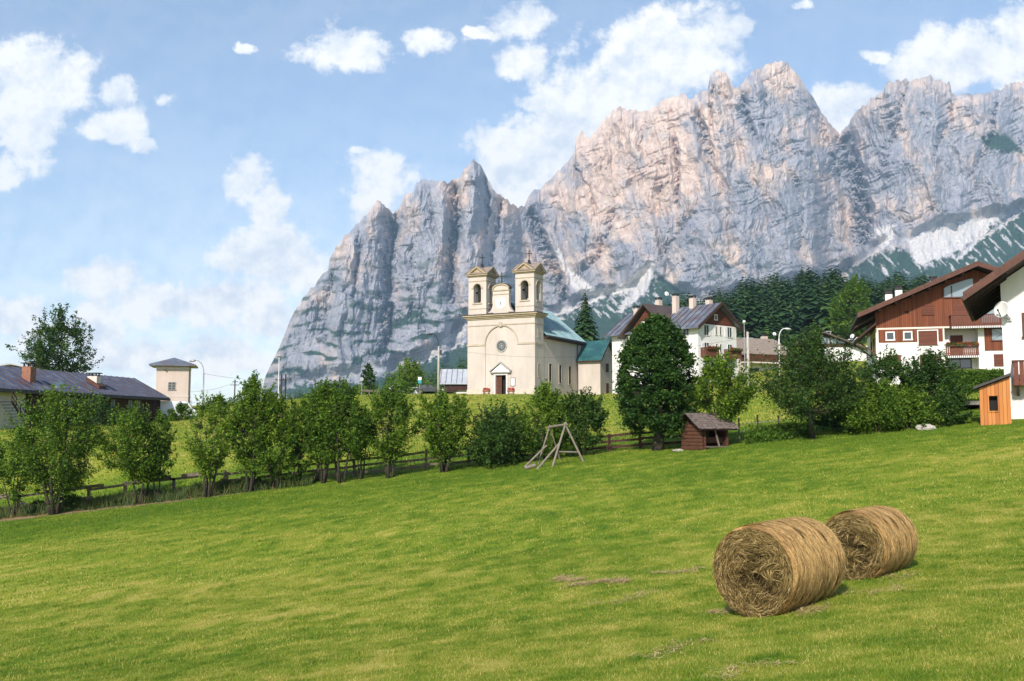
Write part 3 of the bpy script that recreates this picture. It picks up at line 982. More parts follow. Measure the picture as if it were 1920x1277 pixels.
def rock_mat():
    m, nt, b = mat_nodes('dolomite_rock')
    a = lambda n: N(nt, 'ShaderNodeAttribute', attribute_name=n).outputs['Fac']
    geo = N(nt, 'ShaderNodeNewGeometry')
    mp = N(nt, 'ShaderNodeMapping', {'Vector': geo.outputs['Position'], 'Scale': (0.03, 0.03, 0.012)})
    n1 = N(nt, 'ShaderNodeTexNoise', {'Vector': mp.outputs[0], 'Scale': 1.0, 'Detail': 8, 'Roughness': 0.7})
    mp2 = N(nt, 'ShaderNodeMapping', {'Vector': geo.outputs['Position'], 'Scale': (0.09, 0.09, 0.09)})
    n2 = N(nt, 'ShaderNodeTexNoise', {'Vector': mp2.outputs[0], 'Scale': 1.0, 'Detail': 6, 'Roughness': 0.7})
    grey = ramp_node(nt, n1.outputs['Fac'], [(0.3, (0.215, 0.225, 0.275)), (0.5, (0.31, 0.31, 0.345)), (0.7, (0.43, 0.41, 0.42))])  # bluish grey also paints the shaded walls
    wrm = ramp_node(nt, n1.outputs['Fac'], [(0.3, (0.45, 0.335, 0.27)), (0.5, (0.60, 0.465, 0.385)), (0.7, (0.74, 0.61, 0.51))])  # pale warm tones also paint the sunlit walls
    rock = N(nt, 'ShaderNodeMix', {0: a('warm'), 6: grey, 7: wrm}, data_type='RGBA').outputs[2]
    scr = ramp_node(nt, n2.outputs['Fac'], [(0.3, (0.50, 0.48, 0.47)), (0.65, (0.70, 0.67, 0.65))])
    vg = ramp_node(nt, n2.outputs['Fac'], [(0.35, (0.012, 0.036, 0.020)), (0.65, (0.04, 0.082, 0.030))])
    c = N(nt, 'ShaderNodeMix', {0: a('veg'), 6: rock, 7: vg}, data_type='RGBA').outputs[2]
    c = N(nt, 'ShaderNodeMix', {0: a('scree'), 6: c, 7: scr}, data_type='RGBA').outputs[2]
    nt.links.new(c, b.inputs['Base Color'])
    b.inputs['Roughness'].default_value = 0.95
    b.inputs['Specular IOR Level'].default_value = 0.1
    return m


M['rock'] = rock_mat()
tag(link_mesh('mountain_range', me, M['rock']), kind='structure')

# low blue hills far down the valley on the left
hx = np.linspace(-200, 560, 200)
hr = 768 - 8 * fbm(hx / 90., hx * 0, 131, 4) - 6 * np.exp(-((hx - 392) / 22) ** 2)
hV = np.stack([at_np(hx, np.full_like(hx, 830), 5200 + 0 * hx), at_np(hx, hr, 5600 + 60 * fbm(hx / 30., hx * 0, 133)), at_np(hx, np.full_like(hx, 830), 6200 + 0 * hx)])
idx = np.arange(600).reshape(3, 200)
Fh = np.stack([idx[:-1, :-1], idx[:-1, 1:], idx[1:, 1:], idx[1:, :-1]], -1).reshape(-1, 4)
M['farhill'] = surf('wooded_hills', (0.03, 0.06, 0.03), (0.02, 0.04, 0.02), 0.01, 0.95)
tag(link_mesh('far_hills', np_mesh('far_hills', hV.reshape(-1, 3), Fh, True), M['farhill']), kind='structure')
# ------------------------------------------------------------------ church
def local(o_px, o_py, Y, deg):
    """base point from the photo and turn about the vertical"""
    return at(o_px, o_py, Y), R(deg)


def arch_pts(x0, x1, zs, n=12):
    c, r = (x0 + x1) / 2, (x1 - x0) / 2
    return [(c + r * math.cos(math.pi * (1 - k / n)), zs + r * math.sin(math.pi * (1 - k / n))) for k in range(n + 1)]


def arch_wall(mb, a0, a1, z0, z1, o0, o1, sill, spring, d0, d1, axis='y'):
    """wall panel with a round-headed opening; a = horizontal axis, d = thickness range"""
    mb.ext([(a0, z0), (o0, z0), (o0, z1), (a0, z1)], d0, d1, axis)
    mb.ext([(o1, z0), (a1, z0), (a1, z1), (o1, z1)], d0, d1, axis)
    mb.ext([(o0, z0), (o1, z0), (o1, sill), (o0, sill)], d0, d1, axis)
    mb.ext([(o0, z1)] + arch_pts(o0, o1, spring) + [(o1, z1)], d0, d1, axis)


def arch_band(mb, o0, o1, spring, w, d0, d1, axis='y', n=14):
    """moulding round an arch head"""
    c, r = (o0 + o1) / 2, (o1 - o0) / 2
    for k in range(n):
        a0, a1 = math.pi * k / n, math.pi * (k + 1) / n
        P = [(c + rr * math.cos(a), spring + rr * math.sin(a)) for rr, a in ((r, a0), (r + w, a0), (r + w, a1), (r, a1))]
        mb.ext(P, d0, d1, axis)


CH_R = at(1003, 740, 140.0)
CH_TH = R(-27)
CW = 10.9                                   # facade width
cdir = Vector((math.cos(CH_TH), math.sin(CH_TH), 0))
ch0 = CH_R - cdir * CW
ch0.z = 4.5
church = empty('church', ch0, CH_TH, 'cream village church with two bell towers, a clock gable and teal roofs', 'church')
ST, TR = M['stucco'], M['stucco_trim']
DB = 2.9                                    # depth of the tower block
HB = 11.2                                   # wall height below the main cornice
# --- body: front block with a recessed centre bay, then the nave
b = MB()
BX0, BX1 = 2.95, 8.15
DX0, DX1, DZ = 4.62, 6.32, 2.85             # door opening
RWX, RWZ, RWR = 5.55, 7.05, 0.72            # round window
b.box(0, BX0, 0, DB, -1, HB)
b.box(BX1, CW, 0, DB, -1, HB)
# spandrel above the arch of the centre bay
b.ext([(BX0, HB)] + [(BX0, 7.35)] + arch_pts(BX0, BX1, 7.35, 18)[1:-1] + [(BX1, 7.35)] + [(BX1, HB)], 0, 0.14, 'y')
# wall of the bay with the door opening
b.box(BX0, DX0, 0.14, DB, -1, DZ)
b.box(DX1, BX1, 0.14, DB, -1, DZ)
b.box(BX0, BX1, 0.14, DB, DZ, HB)
b.box(DX0, DX1, 1.0, DB, -1, DZ)
b.build('front_block', ST, church)
NV = 16.8
b = MB().box(0.06, CW - 0.06, DB, NV, -1, 8.6)
b.ext([(0.06, 8.6), (CW - 0.06, 8.6), (CW / 2, 13.2)], DB, NV, 'y')
b.build('nave_wall', ST, church)
# plinth
PLM = (surf('plinth_plaster', (0.60, 0.52, 0.42), (0.45, 0.38, 0.31), 1.5, 0.9, 0.2))
for q in ((-0.07, BX0 + 0.02, -0.07, DB, -1, 0.85), (BX1 - 0.02, CW + 0.07, -0.07, DB, -1, 0.85), (BX0 + 0.02, DX0 - 0.35, 0.07, 0.5, -1, 0.85), (DX1 + 0.35, BX1 - 0.02, 0.07, 0.5, -1, 0.85), (CW - 0.3, CW + 0.03, DB, NV, -1, 0.8)):
    MB().box(*q).build('plinth', PLM, church)
# string course at the springing
for bq in (MB().box(-0.1, BX0, -0.1, 0.0, 7.15, 7.42).box(-0.1, 0.0, 0.0, DB, 7.15, 7.42), MB().box(BX1, CW + 0.1, -0.1, 0.0, 7.15, 7.42).box(CW, CW + 0.1, 0.0, DB, 7.15, 7.42)):
    bq.build('string_course', TR, church)
b = MB()
arch_band(b, BX0, BX1, 7.35, 0.16, -0.06, 0.0)
b.box(CW / 2 - 0.22, CW / 2 + 0.26, -0.16, -0.075, 9.82, 10.45)
b.build('arch_moulding', TR, church)
# main cornice
b = MB().box(-0.09, CW + 0.09, -0.09, DB + 0.09, 10.05, 10.22)
b.build('architrave', TR, church)
b = MB().box(-0.16, CW + 0.16, -0.16, DB + 0.1, 11.0, 11.2).box(-0.34, CW + 0.34, -0.34, DB + 0.2, 11.2, 11.42).box(-0.55, CW + 0.55, -0.55, DB + 0.3, 11.42, 11.62)
b.build('cornice', M['stucco_warm'], church)
MB().box(-0.62, CW + 0.62, -0.62, DB + 0.36, 11.62, 11.72).build('cornice_flashing', M['cap'], church)
TZ = 11.72


def tower(x0):
    w = 2.96
    T = bpy.data.objects.new('bell_tower', None)
    COL.objects.link(T)
    T.parent = church
    T.location = (x0, 0.0, TZ)
    b = MB().box(0, w, 0, w, 0, 0.95)
    zt = 5.6
    s0, sp = 1.75, 3.95
    th = 0.42
    o0, o1 = w / 2 - 0.62, w / 2 + 0.62
    arch_wall(b, 0, w, 0.95, zt, o0, o1, s0, sp, 0, th)
    arch_wall(b, 0, w, 0.95, zt, o0, o1, s0, sp, w - th, w)
    arch_wall(b, th, w - th, 0.95, zt, o0, o1, s0, sp, 0, th, 'x')
    arch_wall(b, th, w - th, 0.95, zt, o0, o1, s0, sp, w - th, w, 'x')
    b.box(th, w - th, th, w - th, 0.95, 1.3)
    b.build('tower_shaft', ST, T)
    b = MB()
    for face, ax in (('n', 'y'), ('f', 'x'), ('n', 'x'), ('f', 'y')):
        dd = (lambda t: (-t, 0.0)) if face == 'n' else (lambda t: (w, w + t))
        arch_band(b, o0, o1, sp, 0.16, *dd(0.07), ax)
        for q in (o0 - 0.32, o1 + 0.04):
            b.ext([(q, sp - 0.12), (q + 0.28, sp - 0.12), (q + 0.28, sp + 0.04), (q, sp + 0.04)], *dd(0.09), ax)
        b.ext([(o0 - 0.16, s0 - 0.2), (o1 + 0.16, s0 - 0.2), (o1 + 0.16, s0), (o0 - 0.16, s0)], *dd(0.12), ax)
        b.ext([(-0.05, 0.82), (w + 0.05, 0.82), (w + 0.05, 0.95), (-0.05, 0.95)], *dd(0.05), ax)
    b.build('belfry_trim', TR, T)
    # entablature
    b = MB().box(-0.06, w + 0.06, -0.06, w + 0.06, 4.9, 5.0).box(-0.14, w + 0.14, -0.14, w + 0.14, 5.6, 5.75).box(-0.34, w + 0.34, -0.34, w + 0.34, 5.75, 5.93)
    # four little pediments
    e, pz = 0.36, 1.18
    z0 = 5.93
    for ax in ('y', 'x'):
        for d0, d1 in ((-e, -e + 0.35), (w + e - 0.35, w + e)):
            L, Rr, c = -e, w + e, w / 2
            b.ext([(L, z0), (L + 0.45, z0), (c, z0 + pz - 0.22), (Rr - 0.45, z0), (Rr, z0), (c, z0 + pz)], d0, d1, ax)
        dd = 0.12
        b.ext([(0, z0), (w, z0), (w / 2, z0 + pz - 0.2)], dd - 0.2, w + 0.2 - dd, ax)
    b.build('entablature', M['stucco_warm'], T)
    b = MB()
    for ax in ('y', 'x'):
        L, Rr, c = -e - 0.08, w + e + 0.08, w / 2
        for sgn in (0, 1):
            A, Bq = ((L, z0 + 0.02), (c, z0 + pz + 0.03)) if sgn == 0 else ((c, z0 + pz + 0.03), (Rr, z0 + 0.02))
            b.ext([A, Bq, (Bq[0], Bq[1] + 0.07), (A[0], A[1] + 0.07)], -e - 0.05, w + e + 0.05, ax)
    b.build('tower_roof', M['roof_grey'], T)
    cx, zt2 = w / 2, z0 + pz
    b = MB().lathe([(0.34, 0.0), (0.36, 0.25), (0.2, 0.45), (0.24, 0.6), (0.1, 0.75)], (cx, cx, zt2 - 0.1), 10)
    b.bar((cx, cx, zt2 + 0.5), (cx, cx, zt2 + 2.1), 0.1).bar((cx - 0.48, cx, zt2 + 1.55), (cx + 0.48, cx, zt2 + 1.55), 0.1)
    b.build('tower_cross', M['iron'], T)
    # bell in its frame
    b = MB().lathe([(0.5, 0), (0.46, 0.12), (0.36, 0.4), (0.3, 0.72), (0.2, 0.86), (0.05, 0.92)], (cx, cx, 2.25), 14)
    b.build('bell', M['bronze'], T, True)
    b = MB().box(th + 0.02, w - th - 0.02, cx - 0.09, cx + 0.09, 3.3, 3.55).box(cx - 0.3, cx + 0.3, cx - 0.28, cx + 0.28, 3.55, 4.3).box(cx - 0.45, cx - 0.33, cx - 0.1, cx + 0.1, 1.3, 3.3).box(cx + 0.33, cx + 0.45, cx - 0.1, cx + 0.1, 1.3, 3.3)
    b.build('bell_frame', M['iron'], T)
    return T


tower(0.12)
tower(CW - 0.12 - 2.96)
# --- clock gable with concave shoulders
gw, gc = 1.32, CW / 2
pts = []
for k in range(9):
    a = math.pi / 2 * k / 8
    pts.append((gc - 2.15 + 0.95 * math.sin(a) * 0.9, TZ + 0.25 + 1.5 * (1 - math.cos(a))))
left = [(gc - 2.15, TZ), (gc - 2.15, TZ + 0.22)] + pts[1:] + [(gc - gw, TZ + 3.3), (gc - gw, TZ + 3.55)]
topc = [(gc + gw * math.cos(math.pi * (1 - k / 10)), TZ + 3.55 + 0.72 * math.sin(math.pi * (1 - k / 10))) for k in range(1, 10)]
right = [(2 * gc - x, z) for x, z in left[::-1]]
b = MB().ext(left + topc + right, 0.06, 0.62, 'y')
b.build('clock_gable', ST, church)
b = MB().box(gc - gw - 0.12, gc + gw + 0.12, -0.04, 0.06, 3.3 + TZ, 3.46 + TZ).box(gc - gw, gc + gw, 0.0, 0.06, 2.75 + TZ, 2.84 + TZ)
for k in range(12):
    a0, a1 = math.pi * k / 12, math.pi * (k + 1) / 12
    P = [(gc + (gw + q) * math.cos(a), TZ + 3.58 + (0.72 + q) * math.sin(a)) for q, a in ((-0.13, a0), (0.08, a0), (0.08, a1), (-0.13, a1))]
    b.ext(P, -0.08, 0.0, 'y')
b.build('gable_moulding', M['stucco_warm'], church)
b = MB()
for k in range(12):
    a0, a1 = math.pi * k / 12, math.pi * (k + 1) / 12
    P = [(gc + (gw + q) * math.cos(a), TZ + 3.58 + (0.72 + q) * math.sin(a)) for q, a in ((0.085, a0), (0.16, a0), (0.16, a1), (0.085, a1))]
    b.ext(P, -0.12, 0.7, 'y')
b.box(gc - 2.2, gc - 1.25, 0.02, 0.66, TZ + 0.004, TZ + 0.2).box(gc + 1.25, gc + 2.2, 0.02, 0.66, TZ + 0.004, TZ + 0.2)
b.build('gable_flashing', M['cap'], church)
b = MB().bar((gc, 0.34, TZ + 4.3), (gc, 0.34, TZ + 6.0), 0.12).bar((gc - 0.5, 0.34, TZ + 5.45), (gc + 0.5, 0.34, TZ + 5.45), 0.12).box(gc - 0.22, gc + 0.22, 0.12, 0.56, TZ + 4.3, TZ + 4.5)
b.build('gable_cross', M['iron'], church)
cz = TZ + 1.52
ck = MB().disc(gc, 0.06, cz, 0.80, 0.07).build('clock_face', M['clock'], church)
for k in range(12):
    a = 2 * math.pi * k / 12
    MB().bar((gc + 0.62 * math.sin(a), -0.025, cz + 0.62 * math.cos(a)), (gc + 0.72 * math.sin(a), -0.025, cz + 0.72 * math.cos(a)), 0.03, 0.02).build('hour_mark', M['stone'], ck)
b = MB()
for ang, l, w in ((R(142), 0.62, 0.10), (R(186), 0.42, 0.14)):
    d = Vector((math.sin(ang), 0, math.cos(ang)))
    c = Vector((gc, -0.035, cz))
    MB().bar(c - d * 0.28, c + d * l, w, 0.02 + w / 9).build('clock_hand', M['black'], ck)
# --- round window
b = MB()
for k in range(24):
    a0, a1 = 2 * math.pi * k / 24, 2 * math.pi * (k + 1) / 24
    P = [(RWX + r * math.cos(a), RWZ + r * math.sin(a)) for r, a in ((RWR, a0), (RWR + 0.17, a0), (RWR + 0.17, a1), (RWR, a1))]
    b.ext(P, 0.03, 0.14, 'y')
rw = b.build('round_window', M['stone'], church)
MB().disc(RWX, 0.137, RWZ, RWR, 0.03).build('pane', glass('leaded_glass', (0.05, 0.065, 0.075), 0.25), rw)
b = MB()
for k in range(6):
    a = math.pi * k / 6
    b.bar((RWX - 0.7 * math.cos(a), 0.09, RWZ - 0.7 * math.sin(a)), (RWX + 0.7 * math.cos(a), 0.09, RWZ + 0.7 * math.sin(a)), 0.03)
for k in range(16):
    a0, a1 = 2 * math.pi * k / 16, 2 * math.pi * (k + 1) / 16
    b.bar((RWX + .4 * math.cos(a0), 0.09, RWZ + .4 * math.sin(a0)), (RWX + .4 * math.cos(a1), 0.09, RWZ + .4 * math.sin(a1)), 0.03)
b.build('glazing_bar', M['stone'], rw)
# --- door with pediment
b = MB().box(DX0 - 0.28, DX0, -0.02, 0.14, -1, DZ).box(DX1, DX1 + 0.28, -0.02, 0.14, -1, DZ).box(DX0 - 0.28, DX1 + 0.28, -0.04, 0.14, DZ, DZ + 0.3)
b.build('door_frame', M['marble'], church)
pz0 = DZ + 0.32
b = MB().ext([(4.05, pz0 + 0.18), (6.95, pz0 + 0.18), (5.5, pz0 + 1.35)], -0.06, 0.138, 'y')
b.build('door_pediment', M['clock'], church)
b = MB().box(3.85, 7.15, -0.3, 0.137, pz0, pz0 + 0.17)
b.ext([(3.8, pz0 + 0.19), (3.8, pz0 + 0.30), (5.5, pz0 + 1.62), (7.2, pz0 + 0.30), (7.2, pz0 + 0.19), (5.5, pz0 + 1.42)], -0.3, 0.137, 'y')
b.build('pediment_cornice', M['stone'], church)
dl = MB().box(DX0 + 0.01, 5.46, 0.34, 0.42, 0.02, DZ - 0.01).build('door', M['wood_red'], church)
b = MB()
for zz in (0.25, 1.1, 1.95):
    b.box(DX0 + 0.14, 5.33, 0.30, 0.337, zz, zz + 0.68)
b.build('door_panel', M['wood_fascia'], dl)
MB().box(DX1 - 0.09, DX1 - 0.01, 0.22, 0.98, 0.02, DZ - 0.01).build('door', M['wood_fascia'], church)
MB().box(DX0, DX1, 0.9, 0.995, 0, DZ).build('dark_lobby', M['dark'], church)
MB().box(DX0 - 0.5, DX1 + 0.5, -0.9, 0.13, -1, 0.04).build('threshold', M['stone'], church)


def side_win(y, z0, z1, w, name='window'):
    """tall slit in the flank: deep splayed reveal shown as a proud surround with a dark pane"""
    f = MB()
    x = CW + (0.0 if y < DB else -0.06)
    f.box(x, x + 0.06, y - w / 2 - 0.08, y - w / 2, z0, z1).box(x, x + 0.06, y + w / 2, y + w / 2 + 0.08, z0, z1).box(x, x + 0.09, y - w / 2 - 0.12, y + w / 2 + 0.12, z0 - 0.12, z0)
    f.box(x, x + 0.06, y - w / 2 - 0.08, y + w / 2 + 0.08, z1, z1 + 0.08)
    o = f.build(name, TR, church)
    MB().box(x, x + 0.015, y - w / 2, y + w / 2, z0, z1).build('pane', M['dark'], o)


side_win(1.25, 2.6, 4.35, 0.42, 'slit_window')
side_win(1.25, 8.3, 9.3, 0.30, 'slit_window')
for y in (5.2, 8.75, 12.3):
    side_win(y, 1.95, 4.6, 0.8)
# --- nave roof, standing seams
HE, HR_ = 8.5, 13.55
ov = 0.55
sl = (HR_ - HE) / (CW / 2 + ov)
b = MB()
for sg in (-1, 1):
    x_e, x_r = CW / 2 + sg * (CW / 2 + ov), CW / 2
    P = [(x_e, HE), (x_r, HR_), (x_r, HR_ + 0.14), (x_e, HE + 0.14)]
    b.ext(P, DB + 0.05, NV + 0.5, 'y')
rf = b.build('nave_roof', M['roof_teal'], church)
b = MB()
ns = 23
for sg in (-1, 1):
    for k in range(ns):
        y = DB + 0.2 + (NV + 0.2 - DB) * k / (ns - 1)
        x_e, x_r = CW / 2 + sg * (CW / 2 + ov), CW / 2
        b.ext([(x_e, HE + 0.14), (x_r, HR_ + 0.14), (x_r, HR_ + 0.22), (x_e, HE + 0.22)], y - 0.05, y + 0.05, 'y')
b.build('roof_seam', M['roof_teal_seam'], rf)
b = MB().box(CW + ov - 0.02, CW + ov + 0.12, DB + 0.05, NV + 0.5, HE - 0.12, HE + 0.06)
b.tube([(CW + 0.12, NV - 1.9, -0.6), (CW + 0.12, NV - 1.9, 8.0), (CW + ov + 0.05, NV - 1.9, HE - 0.1)], 0.07, 6)
b.build('gutter', M['cap'], church)
b = MB().box(CW - 0.05, CW + ov, DB + 0.06, NV + 0.45, HE - 0.35, HE - 0.13)
b.build('eaves', M['soffit'], church)
# --- sacristy
SX0, SX1, SY0, SY1 = CW - 0.06, 14.7, 15.1, 21.4
b = MB().box(SX0, SX1, SY0, SY1, -1.2, 5.9)
b.ext([(SY0, 5.9), (SY1, 5.9), ((SY0 + SY1) / 2, 8.6)], SX0, SX1, 'x')
b.build('sacristy_wall', ST, church)
ym = (SY0 + SY1) / 2
b = MB()
for sg, ye in ((-1, SY0 - 0.45), (1, SY1 + 0.45)):
    z_e = 5.55
    b.ext([(ye, z_e), (ym, 8.75), (ym, 8.92), (ye, z_e + 0.17)], CW - 0.4, SX1 + 0.4, 'x')
b.build('sacristy_roof', M['roof_dteal'], church)
b = MB().ext([(SY0 - 0.5, 5.35), (ym, 8.6), (SY1 + 0.5, 5.35), (SY1 + 0.5, 5.6), (ym, 8.86), (SY0 - 0.5, 5.6)], SX1 + 0.32, SX1 + 0.44, 'x')
b.box(CW + 0.3, SX1 + 0.3, SY0 - 0.55, SY0 - 0.42, 5.4, 5.56)
b.build('bargeboard', M['soffit'], church)
for z0, z1, y in ((3.9, 5.15, ym - 0.3), (0.1, 2.1, ym - 0.3)):
    f = MB().box(SX1, SX1 + 0.06, y - 0.5, y - 0.4, z0, z1).box(SX1, SX1 + 0.06, y + 0.4, y + 0.5, z0, z1).box(SX1, SX1 + 0.06, y - 0.5, y + 0.5, z1, z1 + 0.1)
    o = f.build('sacristy_window' if z0 > 1 else 'sacristy_door', M['wood_fascia'], church)
    MB().box(SX1, SX1 + 0.02, y - 0.4, y + 0.4, z0, z1).build('pane' if z0 > 1 else 'door_leaf', M['shutter'], o)
# --- notice board on the facade
b = MB().box(6.98, 7.75, 0.06, 0.137, 1.25, 2.45)
nb = b.build('notice_board', M['wood_fascia'], church)
MB().box(7.06, 7.67, 0.045, 0.058, 1.33, 2.37).build('paper', M['clock'], nb)


def flower_stand(px, Y, label):
    """little cart-like stand with red flowers"""
    g = stand(px, Y)
    t = empty('flower_stand', g, R(-27), label, 'flower stand', 'flower stands beside the church door')
    b = MB()
    for x in (-0.42, 0.42):
        for y in (-0.15, 0.15):
            b.bar((x, y, -0.1), (x * 0.85, y, 0.75), 0.07)
    b.box(-0.5, 0.5, -0.22, 0.22, 0.45, 0.52).bar((-0.42, 0, 0.2), (0.42, 0, 0.2), 0.06)
    b.build('stand', M['rail'], t)
    b = MB()
    for s in (-1, 1):
        b.box(-0.5, 0.5, s * 0.2 - 0.02, s * 0.2 + 0.02, 0.524, 0.75)
    b.box(-0.5, -0.46, -0.18, 0.18, 0.524, 0.75).box(0.46, 0.5, -0.18, 0.18, 0.524, 0.75)
    b.build('planter', M['brick'], t)
    rng = np.random.default_rng(int(px))
    c = np.stack([rng.uniform(-.5, .5, 160), rng.uniform(-.24, .24, 160), rng.uniform(.68, 1.02, 160)], -1)
    d = rng.standard_normal((160, 2, 3)) * 0.05
    V = np.stack([c - d[:, 0], c - d[:, 1], c + d[:, 0], c + d[:, 1]], 1).reshape(-1, 3)
    link_mesh('flowers', np_mesh('flowers', V, np.arange(640).reshape(-1, 4)), M['metalred'], t)


flower_stand(912, 141.2, 'red flowers on a wooden stand at the left of the church door')
flower_stand(958, 139.2, 'red flowers on a wooden stand under the church notice board')
# ------------------------------------------------------------------ houses
def window(par, x, z, w, h, y=0.0, face='y', frame='lampwhite', pane='glass', shutters=None, fw=0.1, cross=True, sill=True, x_plane=None):
    """framed window on the front (face y, looking to -y) or on a flank (face x at x_plane)"""
    f = MB()

    def bx(a0, a1, d0, d1, z0, z1, m):
        if face == 'y':
            m.box(a0, a1, y - d1, y - d0, z0, z1)
        elif face == 'x':
            m.box(x_plane + d0, x_plane + d1, a0, a1, z0, z1)
        else:
            m.box(x_plane - d1, x_plane - d0, a0, a1, z0, z1)
    bx(x - w / 2 - fw, x - w / 2, 0, 0.07, z, z + h, f)
    bx(x + w / 2, x + w / 2 + fw, 0, 0.07, z, z + h, f)
    bx(x - w / 2 - fw, x + w / 2 + fw, 0, 0.07, z + h, z + h + fw, f)
    bx(x - w / 2 - fw - 0.04, x + w / 2 + fw + 0.04, 0, 0.12 if sill else 0.07, z - fw, z, f)
    if cross:
        bx(x - 0.03, x + 0.03, 0.015, 0.05, z, z + h, f)
    o = f.build('window', M[frame], par)
    p = MB()
    bx(x - w / 2, x + w / 2, 0, 0.012, z, z + h, p)
    p.build('pane', M[pane], o)
    if shutters:
        for sg in (-1, 1):
            s = MB()
            c = x + sg * (w / 2 + fw + w * 0.26)
            bx(c - w * 0.24, c + w * 0.24, 0, 0.05, z - 0.02, z + h + 0.02, s)
            s.build('shutter', M[shutters], o)
    return o


def closed_shutter(par, x, z, w, h, y=0.0, frame=None, mat='shutter'):
    f = MB().box(x - w / 2, x + w / 2, y - 0.06, y, z, z + h)
    o = f.build('roller_shutter', M[mat], par)
    if frame:
        q = MB().box(x - w / 2 - 0.1, x - w / 2, y - 0.08, y, z, z + h).box(x + w / 2, x + w / 2 + 0.1, y - 0.08, y, z, z + h).box(x - w / 2 - 0.1, x + w / 2 + 0.1, y - 0.08, y, z + h, z + h + 0.1)
        q.build('frame', M[frame], o)
    return o


def balcony(par, x0, x1, z, depth, h=1.0, y=0.0, mat='rail', n=None, lace=None, slab='rail', gap=0.72, sides=True):
    """timber balcony on the front wall"""
    bal = MB().box(x0, x1, y - depth, y, z - 0.18, z).build('balcony', M[slab], par)
    n = n or int((x1 - x0) / 0.17)
    r = MB()
    st = (x1 - x0) / n
    for k in range(n):
        r.box(x0 + st * k + st * (1 - gap) / 2, x0 + st * (k + 1) - st * (1 - gap) / 2, y - depth - 0.03, y - depth, z - 0.22, z + h - 0.08)
    if sides:
        m = int(depth / 0.17)
        for xx in (x0, x1):
            for k in range(m):
                r.box(xx - 0.015, xx + 0.015, y - depth + depth * (k + 0.14) / m, y - depth + depth * (k + 0.86) / m, z - 0.22, z + h - 0.08)
    r.build('baluster_panel', M[mat], bal)
    t = MB().box(x0 - 0.06, x1 + 0.06, y - depth - 0.08, y - depth + 0.05, z + h - 0.08, z + h)
    t.box(x0 - 0.05, x0 + 0.05, y - depth + 0.05, y, z + h - 0.08, z + h).box(x1 - 0.05, x1 + 0.05, y - depth + 0.05, y, z + h - 0.08, z + h)
    t.box(x0 - 0.04, x1 + 0.04, y - depth + 0.002, y - depth + 0.05, z + 0.1, z + 0.18)
    t.build('handrail', M['wood_fascia'], bal)
    if lace:
        l = MB()
        for k in range(n):
            c = x0 + st * (k + 0.5)
            l.box(c - st * 0.3, c + st * 0.3, y - depth - 0.045, y - depth - 0.032, z - 0.30, z - 0.1)
        l.build('white_valance', M[lace], bal)
    return bal


def chimney(par, x, y, z0, z1, w=0.7, mat='offwhite', capmat='cap', d=None, style='gap'):
    d = d or w
    c = MB().box(x - w / 2, x + w / 2, y - d / 2, y + d / 2, z0, z1).build('chimney', M[mat], par)
    q = MB()
    if style == 'gap':
        for sx_ in (-1, 1):
            for sy_ in (-1, 1):
                q.box(x + sx_ * w * .36 - .06, x + sx_ * w * .36 + .06, y + sy_ * d * .36 - .06, y + sy_ * d * .36 + .06, z1, z1 + 0.28)
        q.box(x - w * .62, x + w * .62, y - d * .62, y + d * .62, z1 + 0.28, z1 + 0.38)
    else:
        q.box(x - w * .5, x + w * .5, y - d * .5, y + d * .5, z1, z1 + 0.42).box(x - w * .62, x + w * .62, y - d * .62, y + d * .62, z1 + 0.42, z1 + 0.5)
    q.build('chimney_cap', M[capmat], c)
    return c


def gable_roof(par, xl, xr, xa, zl, zr, za, y0, y1, t=0.25, mat='roof_brown', name='roof'):
    """two slopes with ridge along y"""
    b = MB().ext([(xl, zl), (xa, za), (xa, za + t), (xl, zl + t)], y0, y1, 'y').ext([(xa, za), (xr, zr), (xr, zr + t), (xa, za + t)], y0, y1, 'y')
    return b.build(name, M[mat], par)


def seams(par, xa, za, xe, ze, y0, y1, n, mat, h=0.06, w=0.06, name='roof_seam'):
    b = MB()
    for k in range(n):
        y = y0 + (y1 - y0) * k / (n - 1)
        b.ext([(xa, za), (xe, ze), (xe, ze + h), (xa, za + h)], y - w / 2, y + w / 2, 'y')
    b.build(name, M[mat], par)


def dish(par, p, r, d, name='satellite_dish', mat='lampwhite'):
    """shallow bowl on an arm, facing d"""
    prof = [(0.02, 0.0), (r * 0.5, r * 0.06), (r * 0.8, r * 0.16), (r, r * 0.26), (r * 0.99, r * 0.28), (r * 0.8, r * 0.19), (0.02, 0.03)]
    b = MB().lathe(prof, (0, 0, 0), 24)
    q = Vector(d).normalized().to_track_quat('Z', 'Y').to_matrix()
    b.v = [tuple(q @ Vector(v) + Vector(p)) for v in b.v]
    o = b.build(name, M[mat], par, True)
    a = MB()
    tip = Vector(p) + Vector(d).normalized() * r * 0.9 + Vector((0, 0, -0.25 * r))
    a.tube([Vector(p) + q @ Vector((0, -r * 0.9, r * 0.2)), tip], 0.02 + r * 0.015, 6)
    a.lathe([(0.04, -0.05), (0.05, 0.05)], tuple(tip), 8)
    a.build('receiver_arm', M['iron'], o)
    return o


# ============ big chalet on the right
ang = R(-16)
p0 = at(1645, 720, 100)
g0 = Vector((p0.x, p0.y, 4.3))
chalet = empty('chalet', g0, ang, 'large chalet with white lower storeys, red-brown timber gable and broad brown roof', 'chalet')
Wc, Dc, XA = 18.9, 13.0, 9.35
b = MB().box(0, 6.4, 0, Dc, -2.5, 5.55).box(6.4, 9.45, 1.5, Dc, -2.5, 5.55).box(9.45, Wc, 0, Dc, -2.5, 5.55)
b.box(6.4, 9.45, 0, 1.5, 2.52, 2.75)
b.build('wall', M['white'], chalet)
